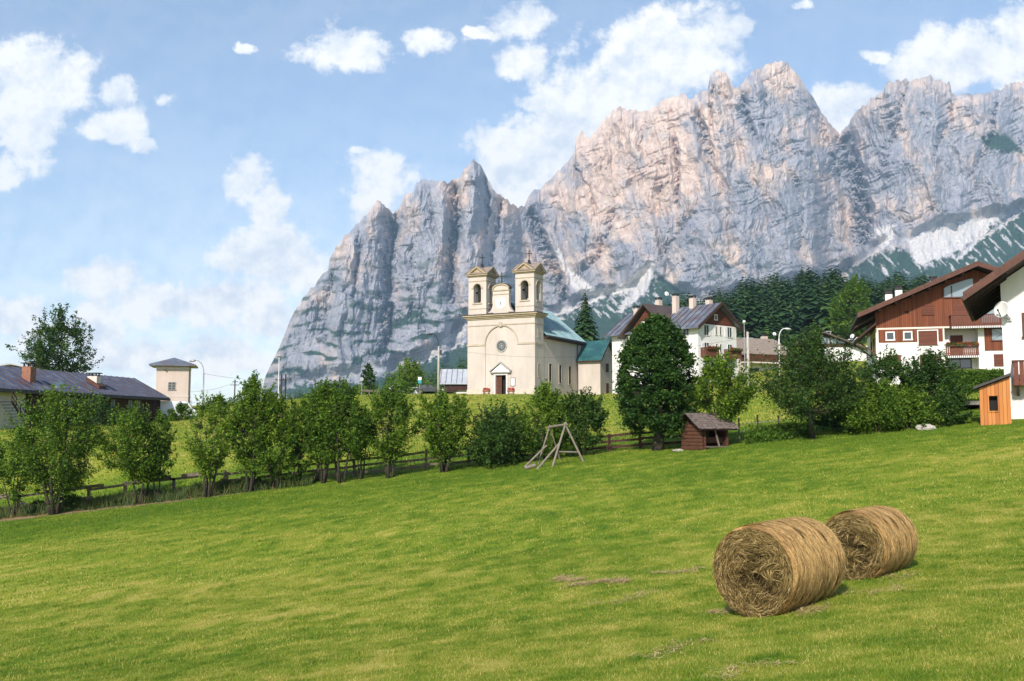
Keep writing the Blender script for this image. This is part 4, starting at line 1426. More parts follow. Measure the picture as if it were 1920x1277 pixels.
# timber gable storey
EZ = 7.9
b = MB().ext([(0.02, 5.56), (Wc - 0.02, 5.56), (Wc - 0.02, EZ - 0.6), (XA, 11.15), (0.02, EZ - 0.6)], 0.02, Dc - 0.02, 'y')
b.build('timber_gable', M['wood_red'], chalet)
MB().box(-0.03, Wc + 0.03, -0.05, 0.0, 5.42, 5.6).build('floor_band', M['offwhite'], chalet)
# panels of the first floor
for q in ((0.25, 6.25, -0.05, 0, 4.12, 5.42), (10.0, 12.9, -0.05, 0, 3.1, 5.42)):
    MB().box(*q).build('timber_panel', M['wood_red'], chalet)
window(chalet, 1.35, 4.42, 0.62, 0.66, -0.05, frame='lampwhite', fw=0.13, cross=False, sill=False)
window(chalet, 3.0, 4.42, 0.62, 0.66, -0.05, frame='lampwhite', fw=0.13, cross=False, sill=False)
closed_shutter(chalet, 4.85, 3.75, 1.75, 1.45, -0.055, 'lampwhite')
closed_shutter(chalet, 7.7, 2.76, 1.15, 2.05, 1.5)
window(chalet, 11.55, 4.12, 1.7, 1.1, -0.05, frame='wood_fascia', pane='glass_pale', fw=0.09, cross=False)
b = MB().bar((10.75, -0.075, 4.17), (12.35, -0.075, 5.17), 0.03).bar((10.75, -0.078, 5.17), (12.35, -0.078, 4.17), 0.03)
b.build('window_brace', M['wood_fascia'], chalet)
# ground floor
closed_shutter(chalet, 1.7, 1.65, 1.2, 1.2, 0)
closed_shutter(chalet, 4.9, 1.65, 1.7, 1.2, 0)
window(chalet, 7.95, 1.55, 1.95, 1.15, 1.5, frame='black', pane='glass_blue', fw=0.08, sill=False)
closed_shutter(chalet, 11.6, 1.55, 1.65, 1.2, 0)
b = MB().box(6.2, 9.6, -0.45, -0.02, 1.12, 1.32)
b.build('planter_beam', M['wood_fascia'], chalet)
# gable glazing
for poly, pn in (([(6.45, 8.45), (9.25, 8.45), (9.25, 10.35), (8.6, 10.25), (7.05, 9.75), (6.45, 9.45)], 'glass_pale'), ([(9.75, 8.45), (12.2, 8.45), (12.2, 9.35), (11.0, 9.85), (9.75, 10.3)], 'glass_pale')):
    o = MB().ext(poly, -0.03, 0.0, 'y').build('gable_window', M[pn], chalet)
    f = MB()
    for i in range(len(poly)):
        A, Bq = poly[i], poly[(i + 1) % len(poly)]
        f.bar((A[0], -0.05, A[1]), (Bq[0], -0.05, Bq[1]), 0.12)
    xm = poly[0][0] + 0.75
    f.bar((xm, -0.052, 8.45), (xm, -0.052, 9.6), 0.1)
    f.build('frame', M['wood_fascia'], o)
closed_shutter(chalet, 4.95, 6.75, 1.2, 0.95, 0.0, None, 'wood_gable')
closed_shutter(chalet, 7.95, 5.85, 1.3, 1.95, 0.0, None, 'shutter')
closed_shutter(chalet, 10.6, 5.85, 1.6, 1.3, 0.0, None, 'glass_pale')
balcony(chalet, 6.9, 11.9, 5.55, 1.25, 1.05, 0.0, 'rail', 32, 'lampwhite')
balcony(chalet, 6.4, 9.45, 2.75, 0.25, 1.05, 0.0, 'rail', 17, 'lampwhite', sides=False)
MB().box(9.45, 10.0, -0.03, 0, 2.4, 5.42).build('pillar', M['white'], chalet)
gable_roof(chalet, -1.75, Wc + 2.2, XA, 6.75, 6.75, 11.45, -2.0, Dc + 1.2, 0.22, 'roof_brown')
b = MB().ext([(-1.8, 6.5), (XA, 11.2), (Wc + 2.25, 6.5), (Wc + 2.25, 6.98), (XA, 11.69), (-1.8, 6.98)], -2.12, -2.0, 'y')
b.ext([(-1.72, 6.98), (-1.6, 7.03), (-1.6, 6.7), (-1.72, 6.66)], -2.0, Dc + 1.2, 'y')
b.build('bargeboard', M['wood_fascia'], chalet)
b = MB().ext([(-1.7, 6.62), (XA, 11.32), (Wc + 2.1, 6.62), (Wc + 2.1, 6.74), (XA, 11.44), (-1.7, 6.74)], -1.95, Dc + 1.1, 'y')
for k in range(6):
    x = 0.3 + k * 1.55
    z = 6.75 + (x + 1.75) * 4.7 / 11.1 - 0.42
    b.box(x - 0.09, x + 0.09, -1.9, 0.0, z, z + 0.22)
b.build('soffit', M['soffit'], chalet)
# lean-to eave on the left flank
b = MB().ext([(-1.9, 4.3), (0.0, 5.9), (0.0, 6.12), (-1.95, 4.5)], -1.1, 8.0, 'y').ext([(-2.0, 5.75), (-0.1, 6.75), (-0.1, 6.62), (-2.0, 5.6)], -0.6, 6.0, 'y')
b.build('side_canopy', M['soffit'], chalet)
b = MB().bar((-0.02, 0.6, 3.0), (-1.75, 0.6, 4.4), 0.14).bar((-0.02, 5.6, 3.0), (-1.75, 5.6, 4.4), 0.14)
b.build('canopy_brace', M['wood_fascia'], chalet)
for y in (2.2, 6.2):
    window(chalet, y, 3.1, 0.9, 1.5, face='nx', x_plane=0.0, frame='wood_fascia', pane='shutter')
for x, y, z in ((1.6, 3.2, 9.35), (2.65, 4.0, 9.85), (6.1, 4.5, 10.75)):
    chimney(chalet, x, y, z - 2.4, z, 0.68, 'white', 'black', style='solid')
w_ = MB().box(2.85, 3.2, -0.035, -0.005, 7.0, 7.25).build('vent', M['dark'], chalet)
window(chalet, 1.35, 4.42, 0.0, 0.0) if False else None



def flower_box(par, x0, x1, y, z, seed):
    """trough of trailing balcony plants"""
    t = MB().box(x0, x1, y - 0.2, y - 0.01, z - 0.16, z).build('flower_box', M['wood_fascia'], par)
    rng = np.random.default_rng(seed)
    n = int((x1 - x0) * 260)
    for nm, mt, k in (('plants', 'hedgegreen', n), ('blossom', 'metalred', n // 4)):
        c = np.stack([rng.uniform(x0, x1, k), y - 0.1 + 0.08 * rng.standard_normal(k), z + 0.02 + 0.13 * rng.random(k) ** 2 * (1.6 if nm == 'plants' else 2.2) - 0.16 * (rng.random(k) < .3)], -1)
        d = rng.standard_normal((k, 2, 3)) * 0.05
        V = np.stack([c - d[:, 0], c - d[:, 1], c + d[:, 0], c + d[:, 1]], 1).reshape(-1, 3)
        link_mesh(nm, np_mesh(nm, V, np.arange(4 * k).reshape(-1, 4)), M[mt], t)


flower_box(chalet, 6.5, 9.35, -0.31, 3.72, 1)
flower_box(hot, 0.6, 3.2, -0.98, zr2 + 0.6, 2) if False else None

# ============ white house on the right edge
pw = at(1886, 780, 50)
wh = empty('white_house', (pw.x, pw.y, pw.z - 0.15), R(-27), 'white house at the right edge with dark overhanging roof and satellite dish', 'house')
b = MB().ext([(0, -1.5), (9, -1.5), (9, 6.9), (4.5, 9.9), (0, 6.9)], 0, 9, 'y')
b.build('wall', M['white'], wh)
gable_roof(wh, -1.6, 10.6, 4.5, 6.0, 6.0, 10.2, -2.1, 9.6, 0.2, 'roof_brown')
b = MB().ext([(-1.65, 5.8), (4.5, 10.0), (10.65, 5.8), (10.65, 6.23), (4.5, 10.43), (-1.65, 6.23)], -2.2, -2.1, 'y')
b.build('bargeboard', M['wood_fascia'], wh)
b = MB().ext([(-1.55, 5.89), (4.5, 10.06), (10.5, 5.89), (10.5, 5.99), (4.5, 10.18), (-1.55, 5.99)], -2.05, 9.5, 'y')
for k in range(8):
    y = -1.6 + k * 1.4
    b.ext([(-1.5, 5.75), (0.3, 7.0), (0.3, 7.15), (-1.5, 5.92)], y - 0.07, y + 0.07, 'y')
b.box(-0.9, -0.78, -2.0, 0.2, 6.3, 6.42)
b.build('soffit', M['soffit'], wh)
b = MB().tube([(-1.67, -2.2, 5.97), (-1.67, 9.6, 5.95)], 0.08, 8)
b.build('gutter', M['cap'], wh)
balcony(wh, 0.42, 4.2, 1.85, 1.05, 1.02, 0.0, 'rail', 15, gap=0.8)
b = MB().bar((0.6, -0.02, 1.2), (0.6, -1.0, 1.66), 0.12).bar((3.2, -0.02, 1.2), (3.2, -1.0, 1.66), 0.12)
b.build('balcony_bracket', M['wood_fascia'], wh)
window(wh, 1.35, 4.1, 0.7, 1.1, 0.0, frame='wood_fascia', pane='glass')
dd = dish(wh, (0.06, -0.42, 5.45), 0.42, (-0.55, -0.8, 0.18))
b = MB().tube([(0.35, -0.03, 5.0), (0.35, -0.3, 5.05), (0.12, -0.38, 5.4)], 0.03, 6).box(0.25, 0.45, -0.12, 0.0, 4.9, 5.1)
b.build('dish_bracket', M['galv'], dd)

# orange shed leaning on the white house
ps = at(1838, 789, 48.6)
sh = empty('timber_shed', (ps.x, ps.y, ps.z - 0.02), R(-25), 'small new orange larch shed with sloping dark roof beside the white house', 'shed')
b = MB()
b.ext([(0, -0.4), (0.42, -0.4), (0.42, 1.75), (0, 1.6)], 0, 1.6, 'y').ext([(0.8, -0.4), (1.36, -0.4), (1.36, 2.12), (0.8, 1.9)], 0, 1.6, 'y')
b.ext([(0.42, -0.4), (0.8, -0.4), (0.8, 0.5), (0.42, 0.5)], 0, 1.6, 'y').ext([(0.42, 1.22), (0.8, 1.22), (0.8, 1.9), (0.42, 1.75)], 0, 1.6, 'y')
b.build('wall', M['shed_orange'], sh)
MB().box(0.40, 0.82, 0.3, 0.34, 0.48, 1.24).build('window_opening', M['dark'], sh)
b = MB().box(0.38, 0.42, -0.03, 0.0, 0.46, 1.26).box(0.8, 0.84, -0.03, 0.0, 0.46, 1.26).box(0.38, 0.84, -0.03, 0.0, 1.22, 1.27).box(0.38, 0.84, -0.04, 0.0, 0.44, 0.5)
b.build('window_frame', M['shed_orange'], sh)
MB().ext([(-0.25, 1.55), (1.42, 2.2), (1.42, 2.32), (-0.25, 1.67)], -0.25, 1.8, 'y').build('roof', M['cap'], sh)

# terrace with a dark garage front, and the hedge on it
pt = at(1795, 795, 56)
tz = at(1795, 752, 58).z
ter = empty('garage', (pt.x, 56.5, tz), R(-6), 'dark open garage front under a grassy terrace left of the shed', 'garage')
b = MB().box(-0.3, 0, 0, 9, -3, 0).box(0, 4.6, 3.5, 3.7, -3, -0.25).box(4.6, 4.9, 0, 9, -3, 0).box(-0.3, 4.9, -0.05, 9, -0.25, -0.002)
b.build('concrete_shell', M['concrete'], ter)
MB().box(0.0, 4.6, 1.2, 1.25, -3, -0.26).build('dark_doorway', M['dark'], ter)
b = MB().box(-0.6, 5.2, -0.1, 9.5, 0.0, 0.06)
b.build('turf_roof', M['meadow'], ter)

# ============ hotel
ph = at(1310, 716, 133)
hz_ = ph.z - 0.3
hot = empty('guesthouse', (ph.x, ph.y, hz_), R(40), 'white four storey guesthouse with brown gable and four chimneys behind the round tree', 'guesthouse')
WG, DG = 8.3, 16.0
top = at(1310, 606, 133).z - hz_
apx = at(1357, 573, 137).z - hz_
b = MB().box(0, WG, 0, DG, -3, top)
b.build('wall', M['white'], hot)
b = MB().ext([(0.03, top), (WG - 0.03, top), (WG / 2, apx - 0.15)], 0.02, DG - 0.05, 'y')
b.build('timber_gable', M['wood_gable'], hot)
gable_roof(hot, -1.0, WG + 0.9, WG / 2, top - 0.75, top - 0.7, apx, -0.9, DG + 0.6, 0.2, 'roof_blue')
seams(hot, WG / 2 - 0.05, apx + 0.2, -1.0, top - 0.55, -0.8, DG + 0.5, 18, 'roof_brown')
b = MB().ext([(-1.05, top - 1.0), (WG / 2, apx - 0.15), (WG + 0.95, top - 0.95), (WG + 0.95, top - 0.5), (WG / 2, apx + 0.24), (-1.05, top - 0.55)], -1.0, -0.9, 'y')
b.build('bargeboard', M['soffit'], hot)
zr1, zr2, zr3 = (at(1325, y, 134.5).z - hz_ for y in (629, 662, 690))
for z, bal in ((zr1, 0), (zr2, 1), (zr3, 0)):
    window(hot, 1.75, z, 0.95, 1.35, frame='lampwhite', shutters='lampwhite', fw=0.06)
    window(hot, 3.85, z + 0.2, 0.32, 1.1, frame='offwhite', fw=0.06, cross=False)
    window(hot, 4.75, z + 0.2, 0.32, 1.1, frame='offwhite', fw=0.06, cross=False)
    window(hot, 6.75, z, 0.95, 1.35, frame='lampwhite', shutters='lampwhite' if not bal else None, fw=0.06)
balcony(hot, 0.5, 3.3, zr2 - 0.35, 0.9, 1.0, 0, 'rail', 14, gap=0.85)
balcony(hot, 5.5, 8.2, zr2 - 0.35, 0.9, 1.0, 0, 'rail', 14, gap=0.85)
window(hot, WG / 2 - 0.3, top + 0.75, 0.45, 0.6, 0.02, frame='lampwhite', fw=0.12, cross=False)
for y in (2.0, 5.2):
    for z in (zr1, zr2):
        window(hot, y, z, 0.9, 1.3, face='nx', x_plane=0.0, frame='lampwhite', fw=0.06)
# cross gable facing left
cy0, cy1 = 4.2, 12.6
cym = (cy0 + cy1) / 2
ca = apx + 0.25
b = MB().ext([(cy0 + 0.5, top - 0.8), (cy1 - 0.5, top - 0.8), (cym, ca - 0.3)], -0.7, WG / 2, 'x')
b.build('cross_gable_boards', M['wood_gable'], hot)
b = MB().box(-0.66, 0.0, cy0 + 0.5, cy1 - 0.5, -3, top - 0.8)
b.build('cross_gable_wall', M['white'], hot)
b = MB()
for A, Bq in (((cy0 - 0.8, top - 1.3), (cym, ca)), ((cym, ca), (cy1 + 0.8, top - 1.3))):
    b.ext([A, Bq, (Bq[0], Bq[1] + 0.25), (A[0], A[1] + 0.25)], -1.6, WG / 2, 'x')
b.build('cross_gable_roof', M['roof_brown'], hot)
MB().box(-0.75, -0.71, cym - 1.2, cym + 1.2, top - 0.7, top + 0.9).build('cross_gable_window', M['lampwhite'], hot)
for x, y, h in ((WG / 2 - 2.2, 12.8, 0.4), (WG / 2 - 1.2, 9.5, 1.4), (WG / 2 - 1.0, 6.5, 1.7), (WG / 2 - 0.3, 4.0, 1.2), (WG / 2 + 0.3, 1.6, 0.75)):
    chimney(hot, x, y, apx - 1.5, apx + h, 0.72, 'pinkish', 'cap')
dish(hot, (WG / 2 - 1.0, 8.2, apx + 2.2), 0.34, (-0.3, -0.9, 0.25))

flower_box(hot, 0.6, 3.2, -0.99, zr2 + 0.58, 2)
flower_box(hot, 5.6, 8.1, -0.99, zr2 + 0.58, 3)

# ============ house behind, right of the guesthouse
p2 = at(1392, 694, 150)
h2 = empty('house', (p2.x, p2.y, p2.z - 0.3), R(26), 'low white house with grey-brown roof and dark balcony right of the guesthouse', 'house')
t2 = at(1440, 655, 150).z - p2.z
a2 = at(1412, 632, 152).z - p2.z
b = MB().box(0, 9.0, 0, 8, -3, t2)
b.build('wall', M['offwhite'], h2)
b = MB().ext([(-0.3, t2 - 0.05), (8.3, t2 - 0.05), (4.0, a2 + 0.1)], 0.0, 9.0, 'x')
b.build('timber_gable', M['wood_gable'], h2)
b = MB()
for A, Bq in (((-1.2, t2 - 0.6), (4.0, a2 + 0.25)), ((4.0, a2 + 0.25), (9.2, t2 - 0.6))):
    b.ext([A, Bq, (Bq[0], Bq[1] + 0.22), (A[0], A[1] + 0.22)], -0.9, 9.8, 'x')
b.build('roof', M['roof_grey'], h2)
b = MB().box(-0.35, 9.2, -1.3, 0, 1.35, 1.55)
b.build('balcony_slab', M['offwhite'], h2)
balcony(h2, -0.3, 9.2, 1.75, 1.25, 0.95, 0, 'wood_fascia', 40, gap=0.95)
for x in (1.6, 4.6, 7.6):
    window(h2, x, 1.9, 1.3, 1.3, frame='wood_fascia', pane='shutter')
window(h2, 2.2, -0.1, 1.6, 0.6, frame='dark', cross=False)
chimney(h2, 1.2, 4.2, a2 - 1, a2 + 1.1, 0.9, 'pinkish')
chimney(h2, 8.2, 4.6, a2 - 1, a2 + 0.9, 0.8, 'pinkish')
dish(h2, (8.9, 3.0, a2 + 1.2), 0.28, (-0.4, -0.8, 0.3))

# ============ dark chalet with the glazed gable
p3 = at(1512, 676, 152)
h3 = empty('chalet', (p3.x, p3.y, p3.z - 0.3), R(-10), 'low dark timber chalet with glazed gable on the grassy knoll', 'chalet')
s3 = lambda px: (px - 1512) / FPX * 152 / math.cos(R(10)) * 0.97
z3 = lambda py: (800 - py) / FPX * 152 - p3.z + 0.3
b = MB().box(0.5, 10.8, 0, 9, -3, z3(650))
b.build('wall', M['white'], h3)
b = MB().ext([(-0.6, z3(652)), (10.9, z3(655)), (10.9, z3(668)), (3.2, z3(628)), (-0.6, z3(643))][::-1], 0.02, 8.9, 'y') if False else MB().ext([(0.5, z3(652)), (8.2, z3(652)), (2.6, z3(627)), (0.5, z3(634))], -0.06, 8.9, 'y')
b.build('timber_gable', M['wood_darkx'], h3)
b = MB().ext([(-1.6, z3(645)), (2.6, z3(626)), (2.6, z3(623)), (-1.6, z3(642))], -1.2, 9.6, 'y').ext([(2.6, z3(626)), (12.4, z3(676)), (12.4, z3(673)), (2.6, z3(623))], -1.2, 9.6, 'y')
b.build('roof', M['roof_brown'], h3)
o = MB().ext([(2.2, z3(645)), (5.8, z3(645)), (5.4, z3(640.5)), (2.2, z3(631))], -0.12, -0.065, 'y').build('gable_window', M['glass_pale'], h3)
MB().box(3.45, 3.65, -0.16, -0.122, z3(645), z3(634)).build('frame', M['wood_darkx'], o)
b = MB().box(8.8, 10.8, -0.05, 0, -3, z3(664))
b.build('side_porch', M['wood_gable'], h3)
window(h3, 5.6, 0.4, 0.5, 0.8, frame='offwhite', cross=False)
chimney(h3, 3.9, 4, z3(628), z3(622), 0.7, 'offwhite', 'galv')
chimney(h3, 7.3, 4, z3(645), z3(638), 0.9, 'galv', 'lampwhite')
dish(h3, (7.3, 2.8, z3(629)), 0.36, (-0.6, -0.7, 0.3))
dish(h3, (8.0, 2.8, z3(634)), 0.26, (-0.2, -0.9, 0.3))

# ============ house left of the church
p4 = at(833, 737, 185)
h4 = empty('house', (p4.x, p4.y, p4.z - 0.6), R(0), 'white house with blue-grey sheet roof just left of the church', 'house')
u4 = 185 / FPX
zz = lambda py: (737 - py) * u4 + 0.6
b = MB().ext([(-1.5, -1), (5.2, -1), (5.2, zz(717)), (1.75, zz(694)), (-1.5, zz(716))][:], 0, 0.3, 'y') if False else MB().box(0.0, 6.0, 0, 7, -1, zz(722))
b.ext([(0, zz(722)), (7, zz(722)), (3.5, zz(697))], 0.0, 6.0, 'x')
b.build('wall', M['white'], h4)
b = MB()
for A, Bq in (((-1.0, zz(721)), (3.5, zz(692))), ((3.5, zz(692)), (8.0, zz(721)))):
    b.ext([A, Bq, (Bq[0], Bq[1] + 0.2), (A[0], A[1] + 0.2)], -0.9, 7.0, 'x')
rf4 = b.build('roof', M['roof_pale'], h4)
b = MB()
for k in range(8):
    x = -0.7 + k
    b.ext([(-1.0, zz(721) + 0.2), (3.5, zz(692) + 0.2), (3.5, zz(692) + 0.27), (-1.0, zz(721) + 0.27)], x - .05, x + .05, 'x')
b.build('roof_seam', M['roof_blue'], rf4)
b = MB().box(0.1, 6.1, -0.5, 0, zz(732), zz(722.5))
b.build('timber_balcony', M['wood_darkx'], h4)
b = MB().ext([(-1.0, zz(721) - .3), (3.5, zz(692) - .3), (8.0, zz(721) - .3), (8.0, zz(721) + .1), (3.5, zz(692) + .12), (-1.0, zz(721) + .1)], -1.0, -0.9, 'x')
b.build('bargeboard', M['soffit'], h4)
window(h4, 3.0, zz(728), 0.7, 0.9, face='nx', x_plane=0.0, frame='shutter')
window(h4, 5.0, zz(728), 0.7, 0.9, face='nx', x_plane=0.0, frame='shutter')
MB().box(-2.6, 2.0, -2.5, 0.5, zz(736), zz(733)).build('porch_roof', M['soffit'], h4)

# ============ barn on the left
A = Vector((at(-14, 732, 88).x, 88, 0))
Bp = Vector((at(318, 749, 120).x, 120, 0))
dv = (Bp - A)
Lb = dv.length
yaw = math.atan2(dv.y, dv.x)
ez = 3.28
gb = 0.2
barn = empty('barn', (A.x, A.y, gb), yaw, 'long old barn with rusting blue metal roof behind the hedge trees', 'barn')
E = ez - gb
RB = 5.7 - gb
HWb = 4.6
# local: x along the eave away from camera, y to the left (into the building)
b = MB().box(0.3, 6.0, 0.9, 8.6, -3, E)
b.build('stucco_wall', M['offwhite'], barn)
b = MB().box(6.0, Lb - 0.8, 0.75, 8.6, -3, E)
b.ext([(0.75, E), (8.6, E), (HWb, RB - 0.15)], Lb - 1.0, Lb - 0.82, 'x')
b.build('timber_wall', M['wood_darkx'], barn)
b = MB().ext([(0, E), (HWb, RB), (HWb, RB + 0.15), (0, E + 0.15)], 0, Lb, 'x').ext([(HWb, RB), (9.3, E), (9.3, E + 0.15), (HWb, RB + 0.15)], 0, Lb - 1.5, 'x')
rb = b.build('roof', M['roof_barn'], barn)
b = MB()
for k in range(26):
    x = 0.2 + (Lb - 0.4) * k / 25
    b.ext([(0, E + 0.15), (HWb, RB + 0.15), (HWb, RB + 0.22), (0, E + 0.22)], x - 0.035, x + 0.035, 'x')
b.build('roof_seam', M['roof_brown'], rb)
b = MB().box(0, Lb, -0.12, 0.0, E - 0.2, E + 0.1).box(0, Lb, 0.0, 0.85, E - 0.16, E - 0.05)
b.tube([(7.2, 0.2, E - 0.2), (6.2, 0.75, E - 0.6), (6.2, 0.8, 0.0)], 0.05, 6)
b.build('gutter', M['cap'], barn)
for x in (13.0, 16.5, 21.0, 24.6, 26.4):
    z = E - 1.15
    f = MB().box(x - 0.55, x - 0.45, 0.68, 0.75, z, z + 0.85).box(x + 0.45, x + 0.55, 0.68, 0.75, z, z + 0.85).box(x - 0.04, x + 0.04, 0.7, 0.75, z, z + 0.85).box(x - 0.75, x + 0.75, 0.6, 0.75, z - 0.12, z)
    o = f.build('window', M['wood_fascia'], barn)
    MB().box(x - 0.45, x + 0.45, 0.725, 0.748, z, z + 0.85).build('pane', M['glass_pale'], o)
b = MB().box(12.2, 18.0, 0.35, 0.75, -0.4, -0.3).box(12.2, 18, 0.35, 0.4, -0.3, 0.3)
b.build('shelf_board', M['grey_wood'], barn)
# stairs at the near end
b = MB()
for k in range(9):
    b.box(2.0 + k * 0.28, 2.3 + k * 0.28, -0.55, 0.7, 2.0 - k * 0.27, 2.06 - k * 0.27)
b.bar((1.9, -0.55, 3.0), (4.6, -0.55, 0.5), 0.07).bar((1.9, -0.55, 2.55), (4.6, -0.55, 0.05), 0.06).bar((1.9, -0.55, 2.1), (4.6, -0.55, -0.4), 0.16)
for k in range(5):
    b.bar((1.9 + k * .67, -0.55, 2.1 - k * .62), (1.9 + k * .67, -0.55, 3.0 - k * .62), 0.06)
b.build('outside_stair', M['wood_darkx'], barn)
chimney(barn, 8.0, 2.0, E + 0.8, E + 2.5, 0.9, 'brick', 'cap', 0.9)
b = MB().ext([(1.15, E + 0.75), (2.7, E + 1.6), (2.7, E + 2.0), (1.15, E + 1.1)], 18.9, 20.3, 'x')
b.build('chimney_flashing', M['wood_fascia'], barn)
chimney(barn, 19.6, 2.2, E + 0.8, E + 2.15, 0.8, 'offwhite', 'cap', 1.1)
b = MB().ext([(0.7, E + 0.5), (1.9, E + 1.15), (0.9, E + 1.15)], 10.6, 12.0, 'x')
b.build('roof_hatch', M['roof_pale'], barn)

# white roofed building behind the barn
p5 = at(30, 800, 125)
h5 = empty('house', (p5.x - 4, 127, p5.z), R(12), 'building with pale flat sheet roof half hidden behind the barn chimney', 'house')
zt5 = at(30, 688, 127).z - p5.z
b = MB().box(-6, 8, 0, 8, -2, zt5 - 1.2)
b.build('wall', M['offwhite'], h5)
b = MB().ext([(-7, zt5 - 1.4), (2, zt5 + 0.3), (2, zt5 + 0.5), (-7, zt5 - 1.2)], -1, 9, 'y').ext([(2, zt5 + 0.3), (9, zt5 - 1.1), (9, zt5 - 0.9), (2, zt5 + 0.5)], -1, 9, 'y')
b.build('roof', M['roof_pale'], h5)
chimney(h5, -3.4, 0.8, zt5 - 1, zt5 + 0.7, 0.9, 'cap', 'cap')

# ============ old transformer tower
p6 = at(291, 772, 129)
tw = empty('transformer_tower', (p6.x, p6.y, p6.z - 0.3), R(14), 'square pale plastered tower with pyramid roof standing behind the barn', 'tower')
w6 = 4.0
h6 = at(300, 687, 130).z - p6.z + 0.3
b = MB().box(0, w6, 0, w6, -2, h6)
b.build('wall', M['pinkish'], tw)
b = MB().box(-0.05, w6 + 0.05, -0.05, w6 + 0.05, 2.25, 2.35).box(-0.04, w6 + 0.04, -0.04, w6 + 0.04, h6 - 0.35, h6 - 0.15)
b.build('band', M['offwhite'], tw)
e = 0.85
b = MB().add([(-e, -e, h6), (w6 + e, -e, h6), (w6 + e, w6 + e, h6), (-e, w6 + e, h6), (-e, -e, h6 + 0.22), (w6 + e, -e, h6 + 0.22), (w6 + e, w6 + e, h6 + 0.22), (-e, w6 + e, h6 + 0.22), (w6 / 2, w6 / 2, h6 + 1.25)],
             [(0, 3, 2, 1), (0, 1, 5, 4), (1, 2, 6, 5), (2, 3, 7, 6), (3, 0, 4, 7), (4, 5, 8), (5, 6, 8), (6, 7, 8), (7, 4, 8)])
b.build('roof', M['roof_blue'], tw)
o = window(tw, 1.95, 3.15, 0.82, 0.95, frame='stone', fw=0.07)
b = MB()
for k in (1, 2):
    b.box(1.54, 2.36, -0.04, -0.02, 3.15 + k * .32 - .02, 3.15 + k * .32 + .02)
b.build('glazing_bar', M['stone'], o)
b = MB().tube([(1.1, -0.25, h6 - 0.5), (1.1, 0, h6 - 0.5)], 0.05, 6).lathe([(0.09, 0), (0.12, 0.08), (0.05, 0.16)], (1.1, -0.25, h6 - 0.58), 8)
b.build('insulator', M['cap'], tw)
# ------------------------------------------------------------------ trees
LEAF = {
    'hedge': leaf_mat('hedge_leaves', [(0.0, (0.028, 0.066, 0.008)), (0.45, (0.085, 0.165, 0.014)), (0.8, (0.17, 0.26, 0.022)), (1.0, (0.27, 0.33, 0.03))], 0.30),
    'dark': leaf_mat('dark_leaves', [(0.0, (0.012, 0.036, 0.007)), (0.5, (0.032, 0.082, 0.012)), (0.85, (0.07, 0.14, 0.018)), (1.0, (0.12, 0.19, 0.025))], 0.22),
    'light': leaf_mat('light_leaves', [(0.0, (0.05, 0.11, 0.012)), (0.5, (0.12, 0.215, 0.022)), (1.0, (0.22, 0.30, 0.035))], 0.35),
    'mid': leaf_mat('mid_leaves', [(0.0, (0.018, 0.05, 0.008)), (0.5, (0.045, 0.10, 0.016)), (1.0, (0.10, 0.16, 0.03))], 0.3),
    'needle': leaf_mat('spruce_needles', [(0.0, (0.010, 0.030, 0.011)), (0.5, (0.030, 0.075, 0.021)), (1.0, (0.08, 0.145, 0.035))], 0.08, 0.7, 0.5),
    'larch': leaf_mat('larch_needles', [(0.0, (0.05, 0.12, 0.02)), (0.5, (0.11, 0.225, 0.035)), (1.0, (0.18, 0.30, 0.05))], 0.15, 0.7, 0.3),
    'weeds': leaf_mat('weed_leaves', [(0.0, (0.018, 0.042, 0.008)), (0.5, (0.05, 0.09, 0.014)), (0.8, (0.13, 0.13, 0.035)), (1.0, (0.24, 0.15, 0.07))], 0.25),
}


def leaf_quads(C_, size, rng, up=0.35, tint=None, aspect=0.55):
    """pointed leaves (rhombi folded a little), centres C_"""
    n = len(C_)
    nrm = rng.standard_normal((n, 3))
    nrm[:, 2] = np.abs(nrm[:, 2]) + up
    nrm /= np.linalg.norm(nrm, axis=1)[:, None]
    t = rng.standard_normal((n, 3))
    t -= (t * nrm).sum(1)[:, None] * nrm
    t /= np.linalg.norm(t, axis=1)[:, None]
    s = np.cross(nrm, t)
    sz = size * (0.6 + 0.8 * rng.random(n))[:, None]
    a, b = t * sz, s * sz * aspect
    V = np.stack([C_ - a, C_ - b + nrm * sz * 0.15, C_ + a, C_ + b + nrm * sz * 0.15], 1)
    return V.reshape(-1, 3), np.repeat(tint, 4)


def crown_radius(shape, t):
    """relative half-width of the crown at relative height t"""
    if shape == 'vase':
        return np.interp(t, [0, .08, .3, .55, .75, .9, 1], [.12, .30, .72, .98, .86, .55, .12])
    if shape == 'oval':
        return np.interp(t, [0, .06, .2, .42, .65, .85, .95, 1], [.58, .80, .95, 1.0, .87, .55, .30, .06])
    if shape == 'bush':
        return np.interp(t, [0, .1, .35, .6, .85, 1], [.85, .96, 1.0, .86, .52, .1])
    if shape == 'tall':
        return np.interp(t, [0, .1, .3, .5, .75, .9, 1], [.30, .62, .92, 1.0, .72, .46, .1])
    if shape == 'thin':
        return np.interp(t, [0, .15, .4, .7, .9, 1], [.35, .7, 1, .9, .6, .15])
    return np.interp(t, [0, .3, .6, 1], [.3, 1, .9, .1])


